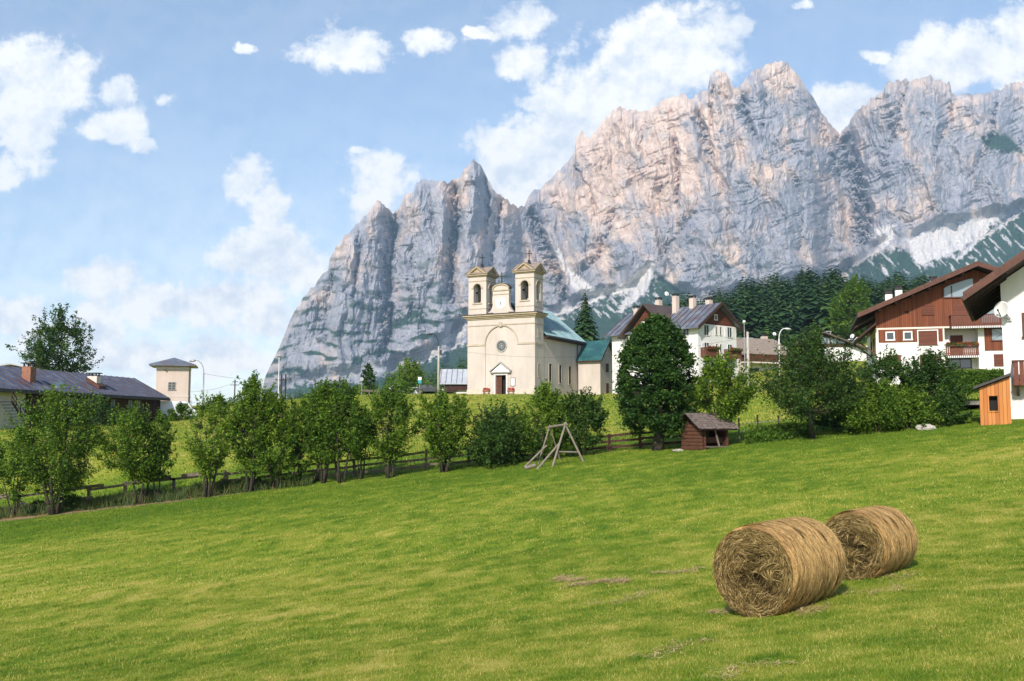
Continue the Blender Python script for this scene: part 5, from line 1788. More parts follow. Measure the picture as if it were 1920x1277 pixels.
def broadleaf(name, label, cat, base, H, RX, seed, shape='vase', crown0=0.22, nclump=60, nleaf=7000, leaf=0.066, wobble=1.0, mat='hedge', stems=4, bark='bark', trunk_r=0.09,
              group=None, shell=0.45, clump_r=0.21, RY=None, fork=0.12, tbias=0.0, spiky=0.25, lean=(0, 0), droop=0.0, shoots=2.2):
    rng = np.random.default_rng(seed)
    RY = RY or RX
    # clump centres inside the crown's outline
    cl = []
    lob = rng.uniform(0, 2 * np.pi, 3)
    while len(cl) < nclump:
        t = rng.random() ** 0.9
        a = rng.uniform(0, 2 * np.pi)
        r = (shell + (1 - shell) * rng.random()) ** 0.7 if rng.random() < 0.75 else rng.random()
        wob = 1 + wobble * (0.16 * math.sin(2 * a + lob[0] + 3 * t) + 0.12 * math.sin(3 * a + lob[1] - 5 * t))
        q = crown_radius(shape, t) * r * wob
        z = H * (crown0 + (1 - crown0) * t * 0.96)
        cl.append((q * RX * math.cos(a) * 0.88 + lean[0] * t, q * RY * math.sin(a) * 0.88 + lean[1] * t, z))
    cl = np.array(cl)
    # stems
    mb = MB()
    tips = []
    z0 = fork * H
    if stems == 1:
        pts = [(0, 0, -0.25), (0.02 * H * rng.standard_normal(), 0, z0 * 0.5), (0, 0.01 * H, z0), (lean[0] * .5, lean[1] * .5, H * (crown0 + 0.3)), (lean[0] * .8, lean[1] * .8, H * 0.86)]
        mb.tube(pts, [trunk_r * 1.35, trunk_r * 1.02, trunk_r * 0.95, trunk_r * 0.55, trunk_r * 0.12], 9)
        paths = [np.array(pts[2:])]
    else:
        paths = []
        for k in range(stems):
            a = 2 * np.pi * (k + rng.random() * 0.6) / stems
            ro = RX * (0.25 + 0.35 * rng.random())
            b0 = np.array([trunk_r * 1.1 * math.cos(a), trunk_r * 1.1 * math.sin(a), -0.2])
            p1 = b0 + [0.18 * ro * math.cos(a), 0.18 * ro * math.sin(a), z0 + 0.2]
            p2 = np.array([0.62 * ro * math.cos(a + .15), 0.62 * ro * math.sin(a + .15), H * (0.35 + 0.08 * rng.random())])
            p3 = np.array([ro * math.cos(a), ro * math.sin(a), H * (0.66 + 0.2 * rng.random())])
            pts = [b0, p1, p2, p3]
            tr = trunk_r * (0.55 + 0.3 * rng.random())
            mb.tube(pts, [tr * 1.25, tr, tr * 0.62, tr * 0.15], 7)
            paths.append(np.array(pts[1:]))
    dense = np.concatenate([np.concatenate([np.linspace(p[i], p[i + 1], 8) for i in range(len(p) - 1)]) for p in paths])
    for c in cl:
        d = np.linalg.norm((dense - c) * [1, 1, 0.7], axis=1) + 3 * np.maximum(dense[:, 2] - c[2] + 0.12 * H * 0, 0)
        s = dense[np.argmin(d)]
        m = (s + c) / 2 + [0, 0, -0.06 * np.linalg.norm(c - s)]
        mb.tube([s, m, c], [trunk_r * 0.22, trunk_r * 0.13, trunk_r * 0.05], 4, False)
    root = empty(name, base, 0, label, cat, group)
    mb2 = mb
    # leaves
    cr = clump_r * RX * rng.uniform(0.65, 1.5, nclump)
    wgt = cr ** 2
    k = rng.choice(nclump, nleaf, p=wgt / wgt.sum())
    d = rng.standard_normal((nleaf, 3))
    d /= np.linalg.norm(d, axis=1)[:, None]
    rr = np.abs(rng.standard_normal(nleaf)) * 0.62 + 0.1
    long = rng.random(nleaf) < 0.12
    rr = np.where(long, rr * (1 + spiky * 2.5 * rng.random(nleaf)), rr)
    d = d * [1, 1, 0.85]
    L = cl[k] + d * (cr[k] * rr)[:, None]
    L[:, 2] -= droop * rr * cr[k]
    # leafy shoots that break the outline, mostly upward and outward
    if shoots:
        ns = int(nclump * shoots)
        kc = rng.integers(0, nclump, ns)
        c0 = cl[kc]
        dv = np.stack([c0[:, 0] / RX, c0[:, 1] / RY, (c0[:, 2] / H - 0.45) * 1.6 + 0.75], -1) + 0.35 * rng.standard_normal((ns, 3))
        dv /= np.linalg.norm(dv, axis=1)[:, None]
        ln = RX * (0.30 + 0.36 * rng.random(ns))
        per = int(nleaf * 0.42 / ns)
        q = rng.random((ns, per)) ** 0.8
        Ls = c0[:, None] + dv[:, None] * (ln[:, None] * q)[..., None] + rng.standard_normal((ns, per, 3)) * (0.05 * RX * (1.1 - 0.7 * q))[..., None]
        m = ns * per
        L[:m] = Ls.reshape(-1, 3)
        k[:m] = np.repeat(kc, per)
        for i in range(ns):
            mb2.tube([c0[i], c0[i] + dv[i] * ln[i] * 0.9], [trunk_r * .07, trunk_r * .03], 3, False)
    ct = 0.42 + 0.13 * rng.standard_normal(nclump)
    tint = np.clip(ct[k] + 0.19 * rng.standard_normal(nleaf) + tbias, 0, 1)
    V, T = leaf_quads(L, leaf, rng, 0.35, tint)
    me = np_mesh('crown', V, np.arange(len(V)).reshape(-1, 4), False, {'tint': T})
    mb.build('trunk', M[bark], root, True)
    link_mesh('crown', me, LEAF[mat], root)
    return root


def hedge_tree(px, py_base, py_top, hw, Y, **kw):
    b = stand(px, Y)
    top = at(px, py_top, Y).z
    return b, top - b.z, hw / FPX * Y


HG = 'small trees along the field fence'
ROW = [  # px, base, top, half width, distance, keywords
    (35, 960, 815, 55, 55.5, dict(shape='bush', stems=4, nclump=40, nleaf=5000, label='low spreading bush at the far left end of the tree row')),
    (112, 960, 742, 84, 54.5, dict(shape='vase', stems=6, nclump=95, nleaf=11500, crown0=0.16, trunk_r=0.16, spiky=.3, label='broad many-stemmed tree in front of the barn stairs')),
    (268, 945, 778, 68, 55, dict(shape='vase', stems=3, nclump=62, nleaf=7500, crown0=.28, trunk_r=.12, lean=(-.5, 0), label='low crooked tree leaning left, under the barn roof end')),
    (300, 942, 768, 34, 55.5, dict(shape='thin', stems=2, nclump=30, nleaf=2600, crown0=.25, trunk_r=.08, label='thin see-through tree below the plastered tower')),
    (395, 930, 745, 52, 54.6, dict(shape='vase', stems=4, nclump=52, nleaf=4300, crown0=.24, trunk_r=.11, tbias=.12, label='airy light green vase-shaped tree under the left street lamp')),
    (474, 928, 703, 46, 55, dict(shape='tall', stems=3, nclump=80, nleaf=8800, crown0=.2, trunk_r=.13, tbias=.05, label='tallest tree of the left hedge row with dense upright crown')),
    (522, 922, 748, 56, 55.4, dict(shape='bush', stems=4, nclump=75, nleaf=8200, crown0=.1, trunk_r=.12, label='dense dark tree right of the tallest hedge tree')),
    (566, 915, 748, 40, 55.8, dict(shape='tall', stems=2, nclump=52, nleaf=5200, crown0=.2, trunk_r=.1, label='rounded tree where the left and middle fences meet')),
    (608, 900, 712, 44, 55.3, dict(shape='tall', stems=3, nclump=62, nleaf=6600, crown0=.2, trunk_r=.12, label='tall ragged tree in front of the far blue forest')),
    (642, 895, 718, 54, 54.8, dict(shape='oval', stems=3, nclump=78, nleaf=9000, crown0=.24, trunk_r=.14, label='thick-stemmed dense tree left of the thin forked one')),
    (680, 890, 772, 34, 55.4, dict(shape='vase', stems=3, nclump=30, nleaf=2600, crown0=.35, trunk_r=.09, label='low thin forked tree between two fuller trees')),
    (732, 886, 728, 54, 54.6, dict(shape='vase', stems=3, nclump=64, nleaf=6000, crown0=.2, trunk_r=.12, label='vase-shaped tree by the fence below the light green willow')),
    (834, 880, 740, 54, 54.4, dict(shape='vase', stems=6, nclump=72, nleaf=8200, crown0=.2, trunk_r=.15, label='fan-shaped many-stemmed tree directly below the church lamp')),
    (938, 872, 776, 64, 55, dict(shape='bush', stems=5, nclump=80, nleaf=9500, crown0=.04, trunk_r=.1, mat='mid', label='low round dark bush left of the timber swing frame')),
    (1022, 866, 727, 50, 55.5, dict(shape='bush', stems=4, nclump=70, nleaf=8500, crown0=.12, trunk_r=.1, tbias=.08, label='leafy shrub behind the timber swing frame')),
    (1092, 860, 738, 44, 55.2, dict(shape='oval', stems=3, nclump=54, nleaf=6000, crown0=.14, trunk_r=.1, mat='mid', label='darker shrub just right of the swing frame')),
    (1352, 838, 678, 58, 52.5, dict(shape='vase', stems=4, nclump=75, nleaf=7600, crown0=.27, trunk_r=.13, tbias=.06, spiky=.4, label='loose branching tree growing beside the shingled hut')),
    (1526, 830, 648, 88, 51, dict(shape='oval', stems=2, nclump=110, nleaf=10500, crown0=.26, trunk_r=.17, mat='mid', fork=.28, spiky=.4, bark='bark_dark', label='large open fork-trunked tree right of the hut')),
    (1590, 826, 720, 56, 53.5, dict(shape='bush', stems=4, nclump=70, nleaf=9000, crown0=.03, trunk_r=.1, mat='dark', label='dark bush behind the fork-trunked tree')),
    (1662, 815, 660, 40, 53, dict(shape='vase', stems=3, nclump=40, nleaf=3600, crown0=.3, trunk_r=.1, mat='mid', spiky=.5, label='sparse tall shrub in front of the chalet corner')),
    (1650, 822, 742, 62, 50.8, dict(shape='bush', stems=4, nclump=80, nleaf=9000, crown0=.02, trunk_r=.1, mat='hedge', tbias=.02, label='low rounded bush below the chalet wall')),
    (1745, 806, 672, 58, 52.8, dict(shape='oval', stems=3, nclump=95, nleaf=12000, crown0=.06, trunk_r=.12, mat='dark', droop=.35, label='dense dark tree with drooping foliage below the chalet balcony')),
    (1705, 816, 738, 40, 50.6, dict(shape='bush', stems=3, nclump=52, nleaf=5200, crown0=.02, trunk_r=.08, mat='hedge', tbias=.12, label='light green shrub at the field edge beside the pale stone')),
    (1768, 802, 748, 36, 50.4, dict(shape='bush', stems=3, nclump=46, nleaf=5000, crown0=.02, trunk_r=.08, mat='mid', label='dark low shrub in front of the garage opening')),
]
for i, (px, pb, pt_, hw, Y, kw) in enumerate(ROW):
    b, H, RX = hedge_tree(px, pb, pt_, hw, Y)
    kw = dict(kw)
    lab = kw.pop('label')
    bushy = kw.get('shape') == 'bush'
    kw.setdefault('crown0', 0.22)
    kw['trunk_r'] = kw.get('trunk_r', .1) * 0.75
    kw['nleaf'] = int(kw['nleaf'] * 2.1)
    kw['nclump'] = int(kw['nclump'] * 1.25)
    broadleaf('bush' if bushy else 'hedge_tree', lab, 'bush' if bushy else 'tree', b, H * 0.94, RX * 1.1, 300 + i, group=HG, **kw)

# the big round tree
b, H, RX = hedge_tree(1232, 848, 584, 84, 53.5)
broadleaf('round_tree', 'large dense dark green round-crowned tree in the middle of the fence', 'tree', b, H, RX, 77, shape='oval', crown0=0.15, nclump=460, nleaf=70000, leaf=0.08, mat='dark', stems=1, wobble=0.16, shoots=0,
          trunk_r=0.27, shell=0.78, clump_r=0.12, fork=0.2, droop=0.5, spiky=0.15, tbias=0.02)

# trees farther off
b, H, RX = hedge_tree(112, 700, 585, 78, 128)
broadleaf('ash_tree', 'open-crowned tall tree rising behind the barn roof', 'tree', stand(112, 128), at(112, 606, 128).z - stand(112, 128).z, 5.6, 81, shape='vase', crown0=0.30, nclump=100, nleaf=15000, leaf=0.15, mat='mid', stems=4,
          trunk_r=0.3, clump_r=0.13, spiky=0.4, shoots=1.2)
b = stand(766, 172)
broadleaf('willow', 'bright yellow-green rounded tree left of the church', 'tree', b, at(766, 684, 172).z - b.z, 3.1, 82, shape='oval', crown0=0.15, nclump=90, nleaf=6500, leaf=0.16, mat='light', stems=3, trunk_r=0.2)
b = stand(690, 168)
broadleaf('columnar_tree', 'narrow dark columnar tree left of the willow', 'tree', b, at(690, 683, 168).z - b.z, 1.25, 83, shape='tall', crown0=0.02, nclump=70, nleaf=5200, leaf=0.15, mat='dark', stems=1, trunk_r=0.15, RY=1.25)
for k, (px, Y, top, w, lab) in enumerate([(752, 158, 722, 24, 'low dark garden shrub in front of the willow'), (800, 160, 726, 20, 'low garden shrub beside the bus stop sign'), (672, 155, 733, 20, 'yellowish garden shrub below the columnar tree'),
                                          (410, 120, 745, 26, 'shrub standing by the left street lamp'), (340, 118, 762, 20, 'shrub in front of the parked white van'), (1478, 72, 742, 13, 'staked young sapling in the meadow left of the fork-trunked tree')]):
    b = stand(px, Y)
    broadleaf('shrub', lab, 'shrub', b, max(at(px, top, Y).z - b.z, 0.9), w / FPX * Y, 90 + k, shape='bush' if k < 5 else 'thin', crown0=0.05 if k < 5 else 0.35, nclump=34, nleaf=2300 if k < 5 else 700, leaf=0.13 if k < 5 else 0.07,
              mat='hedge' if k != 2 else 'light', stems=3 if k < 5 else 1, trunk_r=0.06)
b = stand(195, 101)
broadleaf('shrub', 'shrub against the timber wall of the barn', 'shrub', b, 2.3, 1.9, 99, shape='bush', crown0=.03, nclump=36, nleaf=2600, leaf=.12, mat='mid', stems=3, trunk_r=.06)

# clipped hedge below the chalet
hd = at(1770, 742, 78)
hdz = gz(hd.x + 3, hd.y)
hedge = empty('clipped_hedge', (hd.x, hd.y, hdz), R(-12), 'long clipped green hedge in front of the chalet', 'hedge')
h_top = at(1830, 697, 78).z - hdz
rng = np.random.default_rng(5)
n = 17000
Lh, Dh = 7.2, 1.3
fc = rng.random(n)
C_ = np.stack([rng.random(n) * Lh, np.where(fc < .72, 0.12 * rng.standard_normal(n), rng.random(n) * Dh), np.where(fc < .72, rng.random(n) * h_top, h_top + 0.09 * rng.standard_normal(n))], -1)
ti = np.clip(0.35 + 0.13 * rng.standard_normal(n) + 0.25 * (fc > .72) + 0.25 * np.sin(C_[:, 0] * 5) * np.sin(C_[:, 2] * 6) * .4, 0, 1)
V, T = leaf_quads(C_, 0.075, rng, 0.2, ti)
link_mesh('foliage', np_mesh('foliage', V, np.arange(len(V)).reshape(-1, 4), False, {'tint': T}), LEAF['hedge'], hedge)
MB().box(0.1, Lh - 0.1, 0.12, Dh - 0.1, -0.5, h_top - 0.08).build('twig_core', M['bark_dark'], hedge)


# ------------------------------------------------------------------ conifers
def conifer_arrays(H, RX, seed, whorls=16, per=9, detail=3, droop=0.35, ragged=0.25, taper=1.0):
    """flat sprays set in whorls: each branch a row of small drooping triangles"""
    rng = np.random.default_rng(seed)
    V, F_, T = [], [], []
    for w in range(whorls):
        t = (w + 0.3 * rng.random()) / whorls
        z = H * (0.06 + 0.93 * t)
        L0 = RX * (1 - t) ** taper * (0.92 + 0.1 * math.sin(w * 2.1)) + 0.03 * RX
        m = max(4, int(per * (1 - 0.45 * t)))
        for k in range(m):
            a = 2 * math.pi * (k + rng.random()) / m
            L = L0 * (1 - ragged + 2 * ragged * rng.random())
            d = np.array([math.cos(a), math.sin(a)])
            s = np.array([-d[1], d[0]])
            tone = np.clip(0.45 + 0.18 * rng.standard_normal(), 0, 1)
            for j in range(detail):
                f0, f1 = j / detail, (j + 1.25) / detail
                r0, r1 = L * f0, L * min(f1, 1.05)
                wd = L * 0.30 * (1 - 0.55 * f0) * (0.8 + 0.5 * rng.random()) + 0.02
                z0 = z - droop * r0 * (0.6 + 0.5 * f0)
                z1 = z - droop * r1 * (0.6 + 0.5 * f1) - 0.05 * L
                o = s * (wd * 0.35 * rng.standard_normal())
                i = len(V)
                V += [(*(d * r0 - s * wd + o), z0 - 0.10 * wd), (*(d * r0 + s * wd + o), z0 - 0.10 * wd), (*(d * r1 + o), z1)]
                F_.append((i, i + 1, i + 2))
                T += [tone - 0.1 * (1 - f0)] * 2 + [tone + 0.12]
    return np.array(V), np.array(F_), np.clip(np.array(T), 0, 1)


def conifer_mesh(*a, **k):
    V, F_, T = conifer_arrays(*a, **k)
    return np_mesh('crown', V, F_, False, {'tint': T})


# the spruce behind the church
b = stand(1098, 172)
Hs = at(1098, 544, 172).z - b.z
sp = empty('spruce', b, 0, 'tall dark spruce standing alone behind the church sacristy', 'tree')
link_mesh('crown', conifer_mesh(Hs, 4.4, 11, whorls=46, per=17, detail=6, droop=0.42, ragged=0.3, taper=0.7), LEAF['needle'], sp)
MB().tube([(0, 0, -0.5), (0, 0, Hs * 0.5), (0, 0, Hs * 0.97)], [0.3, 0.18, 0.03], 8).build('trunk', M['bark_dark'], sp)

# forest on the hill: individual spruces in front, the depth of the wood as one mass
protos = [conifer_mesh(1.0, 0.20 + 0.025 * i, 20 + i, whorls=18, per=8, detail=3, droop=0.42, ragged=0.3, taper=0.95) for i in range(6)]
lprot = [conifer_mesh(1.0, 0.26 + 0.02 * i, 40 + i, whorls=14, per=9, detail=3, droop=0.35, ragged=0.3, taper=0.55) for i in range(2)]
for q in protos:
    q.materials.append(LEAF['needle'])
for q in lprot:
    q.materials.append(LEAF['larch'])
rng = np.random.default_rng(8)
CAN = np.array([(1120, 640), (1165, 603), (1210, 583), (1250, 556), (1290, 543), (1330, 535), (1370, 527), (1410, 515), (1450, 505), (1500, 497), (1560, 497), (1610, 508), (1650, 512), (1700, 508), (1760, 512), (1800, 508), (1850, 498), (1900, 488), (2000, 470), (2100, 450)], float)
spots = []
tries = 0
cell = {}
while len(spots) < 1300 and tries < 60000:
    tries += 1
    Y = rng.uniform(290, 680) ** 1.0
    px = rng.uniform(1105, 2080)
    x = (px - CXP) / FPX * Y * 1.004
    z = gz(x, Y)
    if Y < 300 and px < 1250:
        continue
    h = rng.uniform(18, 29) * (0.8 if Y < 360 else 1)
    topy = 800 - (z + h) / Y * FPX
    lim = np.interp(px, CAN[:, 0], CAN[:, 1]) + 7 * math.sin(px / 9.0) + 5 * math.sin(px / 23.)
    if topy < lim:
        h2_ = (800 - lim) / FPX * Y - z
        if h2_ < 9:
            continue
        h = h2_ * rng.uniform(0.88, 1.0)
    key = (int(x // 6), int(Y // 6))
    if key in cell:
        continue
    cell[key] = 1
    spots.append((x, Y, z, h))
spots.sort(key=lambda s: s[1])
# which of them show: walk from near to far keeping a skyline per column
near = []
rest = []
sky_ = {}
for s in spots:
    x, Y, z, h = s
    px = CXP + x / Y * FPX
    tp = 800 - (z + h) / Y * FPX
    c = int(px // 10)
    vis = tp < sky_.get(c, 2000) - 3
    sky_[c] = min(sky_.get(c, 2000), tp)
    if vis and 1110 < px < 1925 and len(near) < 285:
        near.append(s)
    else:
        rest.append(s)
SPL = 'dark green spruce in the wood on the hill behind the houses'
for i, (x, Y, z, h) in enumerate(near):
    o = bpy.data.objects.new('forest_spruce', protos[i % 6])
    COL.objects.link(o)
    o.location = (x, Y, z - 0.3)
    w = h * rng.uniform(0.9, 1.25)
    o.scale = (w, w, h + 0.3)
    o.rotation_euler = (0, 0, rng.uniform(0, 6.28))
    tag(o, SPL, 'tree', 'spruces of the wood on the hill')
vv_, ff_, tt_ = [], [], []
nv = 0
arrs = [conifer_arrays(1.0, 0.21, 60 + i, whorls=12, per=7, detail=2, droop=0.42, ragged=0.3, taper=0.95) for i in range(4)]
for i, (x, Y, z, h) in enumerate(rest):
    Va, Fa, Ta = arrs[i % 4]
    a = rng.uniform(0, 6.28)
    ca_, sa_ = math.cos(a), math.sin(a)
    w = h * rng.uniform(0.9, 1.2)
    vv_.append(np.stack([(Va[:, 0] * ca_ - Va[:, 1] * sa_) * w + x, (Va[:, 0] * sa_ + Va[:, 1] * ca_) * w + Y, Va[:, 2] * h + z - 0.3], -1))
    ff_.append(Fa + nv)
    tt_.append(np.clip(Ta + rng.uniform(-.25, .25), 0, 1))
    nv += len(Va)
# far wood on the left, below the cliffs
for k in range(420):
    Y = rng.uniform(430, 760)
    px = rng.uniform(380, 900)
    x = (px - CXP) / FPX * Y
    z = gz(x, Y)
    h = rng.uniform(13, 22)
    tp = 800 - (z + h) / Y * FPX
    lim = np.interp(px, [380, 480, 560, 640, 720, 780, 840, 900], [770, 752, 733, 713, 700, 690, 672, 655]) + 6 * math.sin(px / 7.)
    h = max(8.0, ((800 - lim) / FPX * Y - z) * rng.uniform(.8, 1.0)) if rng.random() < .6 else h
    if 800 - (z + h) / Y * FPX < lim - 3:
        h = max(7.0, (800 - lim) / FPX * Y - z)
    Va, Fa, Ta = arrs[k % 4]
    w = h * rng.uniform(0.9, 1.2)
    vv_.append(np.stack([Va[:, 0] * w + x, Va[:, 1] * w + Y, Va[:, 2] * h + z - 0.3], -1))
    ff_.append(Fa + nv)
    tt_.append(np.clip(Ta + rng.uniform(-.2, .3), 0, 1))
    nv += len(Va)
me = np_mesh('spruce_wood', np.concatenate(vv_), np.concatenate(ff_), False, {'tint': np.concatenate(tt_)})
tag(link_mesh('spruce_wood', me, LEAF['needle']), 'mass of dark spruce forest filling the far slopes', 'forest', kind='stuff')
# lighter larches in it
for i, (px, Y, top, w, lab) in enumerate([(1606, 272, 530, 8.5, 'bright green larch in front of the dark wood, left of the chalet roof'), (1578, 278, 562, 7, 'smaller green larch beside the bright green one'), (1440, 270, 605, 6, 'pale larch at the foot of the wood above the street lamp'),
                                          (1530, 275, 592, 6.5, 'bluish green larch above the dark chalet'), (1285, 282, 575, 7, 'green larch at the left part of the wood'), (1700, 280, 545, 7, 'green larch just left of the chalet chimneys')]):
    b = stand(px, Y)
    h = at(px, top, Y).z - b.z
    if i < 2:
        broadleaf('larch', lab, 'tree', b, h, w * (0.62 if i == 0 else 0.5), 700 + i, shape='oval', crown0=0.1, nclump=150, nleaf=11000, leaf=0.30, mat='light', stems=1, trunk_r=0.3, bark='bark_dark', wobble=0.5, shoots=0.8, clump_r=0.15, group='larches at the edge of the wood', tbias=-0.12)
        continue
    o = empty('larch', b, rng.uniform(0, 6), lab, 'tree', 'larches at the edge of the wood')
    c = link_mesh('crown', lprot[i % 2], None, o)
    c.scale = (h, h, h)
    MB().tube([(0, 0, -1), (0, 0, h * .9)], [0.25, 0.04], 6).build('trunk', M['bark_dark'], o)

# ------------------------------------------------------------------ weeds below the fence
rng = np.random.default_rng(12)
n = 42000
FL = np.array([[-31, 56.0], [-24, 56.3], [-17, 56.4], [-11, 56.3]])
t = rng.random(n)
seg = (t * 3).astype(int)
u_ = (t * 3) - seg
P = FL[seg] * (1 - u_)[:, None] + FL[np.minimum(seg + 1, 3)] * u_[:, None]
x = P[:, 0]
y = P[:, 1] + rng.standard_normal(n) * 0.55 - 0.1
hh = (0.18 + 0.65 * np.clip(0.45 + fbm(x / 1.6, y / 3., 141, 3), 0, 1.3)) * np.exp(-((y - P[:, 1]) / 0.9) ** 2)
z = ground(x, y) + rng.random(n) * hh
ti = np.clip(0.3 + 0.3 * fbm(x / 1.1, y / 1.1, 142, 2) + 0.14 * rng.standard_normal(n) + 0.35 * (fbm(x / 2.2, y / 4., 144, 2) > 0.35), 0, 1)
V, T = leaf_quads(np.stack([x, y, z], -1), 0.085, rng, -0.2, ti, 0.3)
n2 = 8000
t = rng.random(n2)
x2 = -31 + 20 * t
y2 = 56.2 + rng.standard_normal(n2) * 0.6
z2 = ground(x2, y2)
hb = rng.uniform(.15, .65, n2)
le = rng.standard_normal((n2, 2)) * 0.13
B_ = np.stack([x2, y2, z2], -1)
tip = B_ + np.stack([le[:, 0], le[:, 1], hb], -1)
sd = np.stack([np.full(n2, .014), np.zeros(n2), np.zeros(n2)], -1)
V2 = np.stack([B_ - sd, B_ + sd, tip + sd * .2, tip - sd * .2], 1).reshape(-1, 3)
T2 = np.repeat(np.clip(0.45 + 0.25 * rng.standard_normal(n2), 0, 1), 4)
V = np.concatenate([V, V2])
T = np.concatenate([T, T2])
tag(link_mesh('fence_weeds', np_mesh('fence_weeds', V, np.arange(len(V)).reshape(-1, 4), False, {'tint': T}), LEAF['weeds']), 'tall weeds and dry grass tangled below the left fence', 'weeds', kind='stuff')
# weeds right of the hut
n = 9000
px_ = rng.uniform(1395, 1520, n)
y = rng.normal(52.5, 0.5, n)
x = (px_ - CXP) / FPX * y
z = ground(x, y) + rng.random(n) ** 1.3 * (0.35 + 0.45 * np.clip(.5 + fbm(x / .9, y, 151, 2), 0, 1))
V, T = leaf_quads(np.stack([x, y, z], -1), 0.07, rng, 0, np.clip(.32 + .15 * rng.standard_normal(n), 0, 1), 0.5)
tag(link_mesh('garden_weeds', np_mesh('garden_weeds', V, np.arange(len(V)).reshape(-1, 4), False, {'tint': T}), LEAF['hedge']), 'low leafy garden growth right of the shingled hut', 'weeds', kind='stuff')
# ------------------------------------------------------------------ hay bales
def bale_mat(name, stops, along):
    m, nt, b = mat_nodes(name)
    at_ = N(nt, 'ShaderNodeAttribute', attribute_name='tint').outputs['Fac']
    tcn = N(nt, 'ShaderNodeTexCoord')
    mp = N(nt, 'ShaderNodeMapping', {'Vector': tcn.outputs['Object'], 'Scale': along})
    nz = N(nt, 'ShaderNodeTexNoise', {'Vector': mp.outputs[0], 'Scale': 1.0, 'Detail': 8, 'Roughness': 0.75})
    f = N(nt, 'ShaderNodeMath', {0: nz.outputs['Fac'], 1: 0.5, 2: -0.25}, operation='MULTIPLY_ADD').outputs[0]
    f = N(nt, 'ShaderNodeMath', {0: at_, 1: f}, operation='ADD').outputs[0]
    nt.links.new(ramp_node(nt, f, stops), b.inputs['Base Color'])
    b.inputs['Roughness'].default_value = 0.9
    b.inputs['Specular IOR Level'].default_value = 0.15
    return m


ROLL = [(0.0, (0.075, 0.043, 0.015)), (0.35, (0.33, 0.20, 0.072)), (0.65, (0.66, 0.42, 0.165)), (1.0, (0.90, 0.64, 0.29))]
ENDS = [(0.0, (0.016, 0.011, 0.005)), (0.35, (0.095, 0.064, 0.02)), (0.7, (0.265, 0.182, 0.066)), (1.0, (0.50, 0.37, 0.17))]
M['bale_roll'] = bale_mat('bale_roll', ROLL, (8, 30, 30))
M['bale_end'] = bale_mat('bale_end', ENDS, (10, 10, 10))


def strands(P0, D, Nn, ln, wd, curve, rng, tint):
    """thin three-point blades: centre P0, direction D, outward normal Nn"""
    n = len(P0)
    S_ = np.cross(D, Nn)
    S_ /= np.linalg.norm(S_, axis=1)[:, None] + 1e-9
    a = P0 - D * ln[:, None]
    c = P0 + D * ln[:, None]
    mid = P0 + Nn * (curve * ln)[:, None]
    w = (S_ * wd[:, None])
    V = np.stack([a, mid - w, c, mid + w], 1).reshape(-1, 3)
    return V, np.repeat(tint, 4)


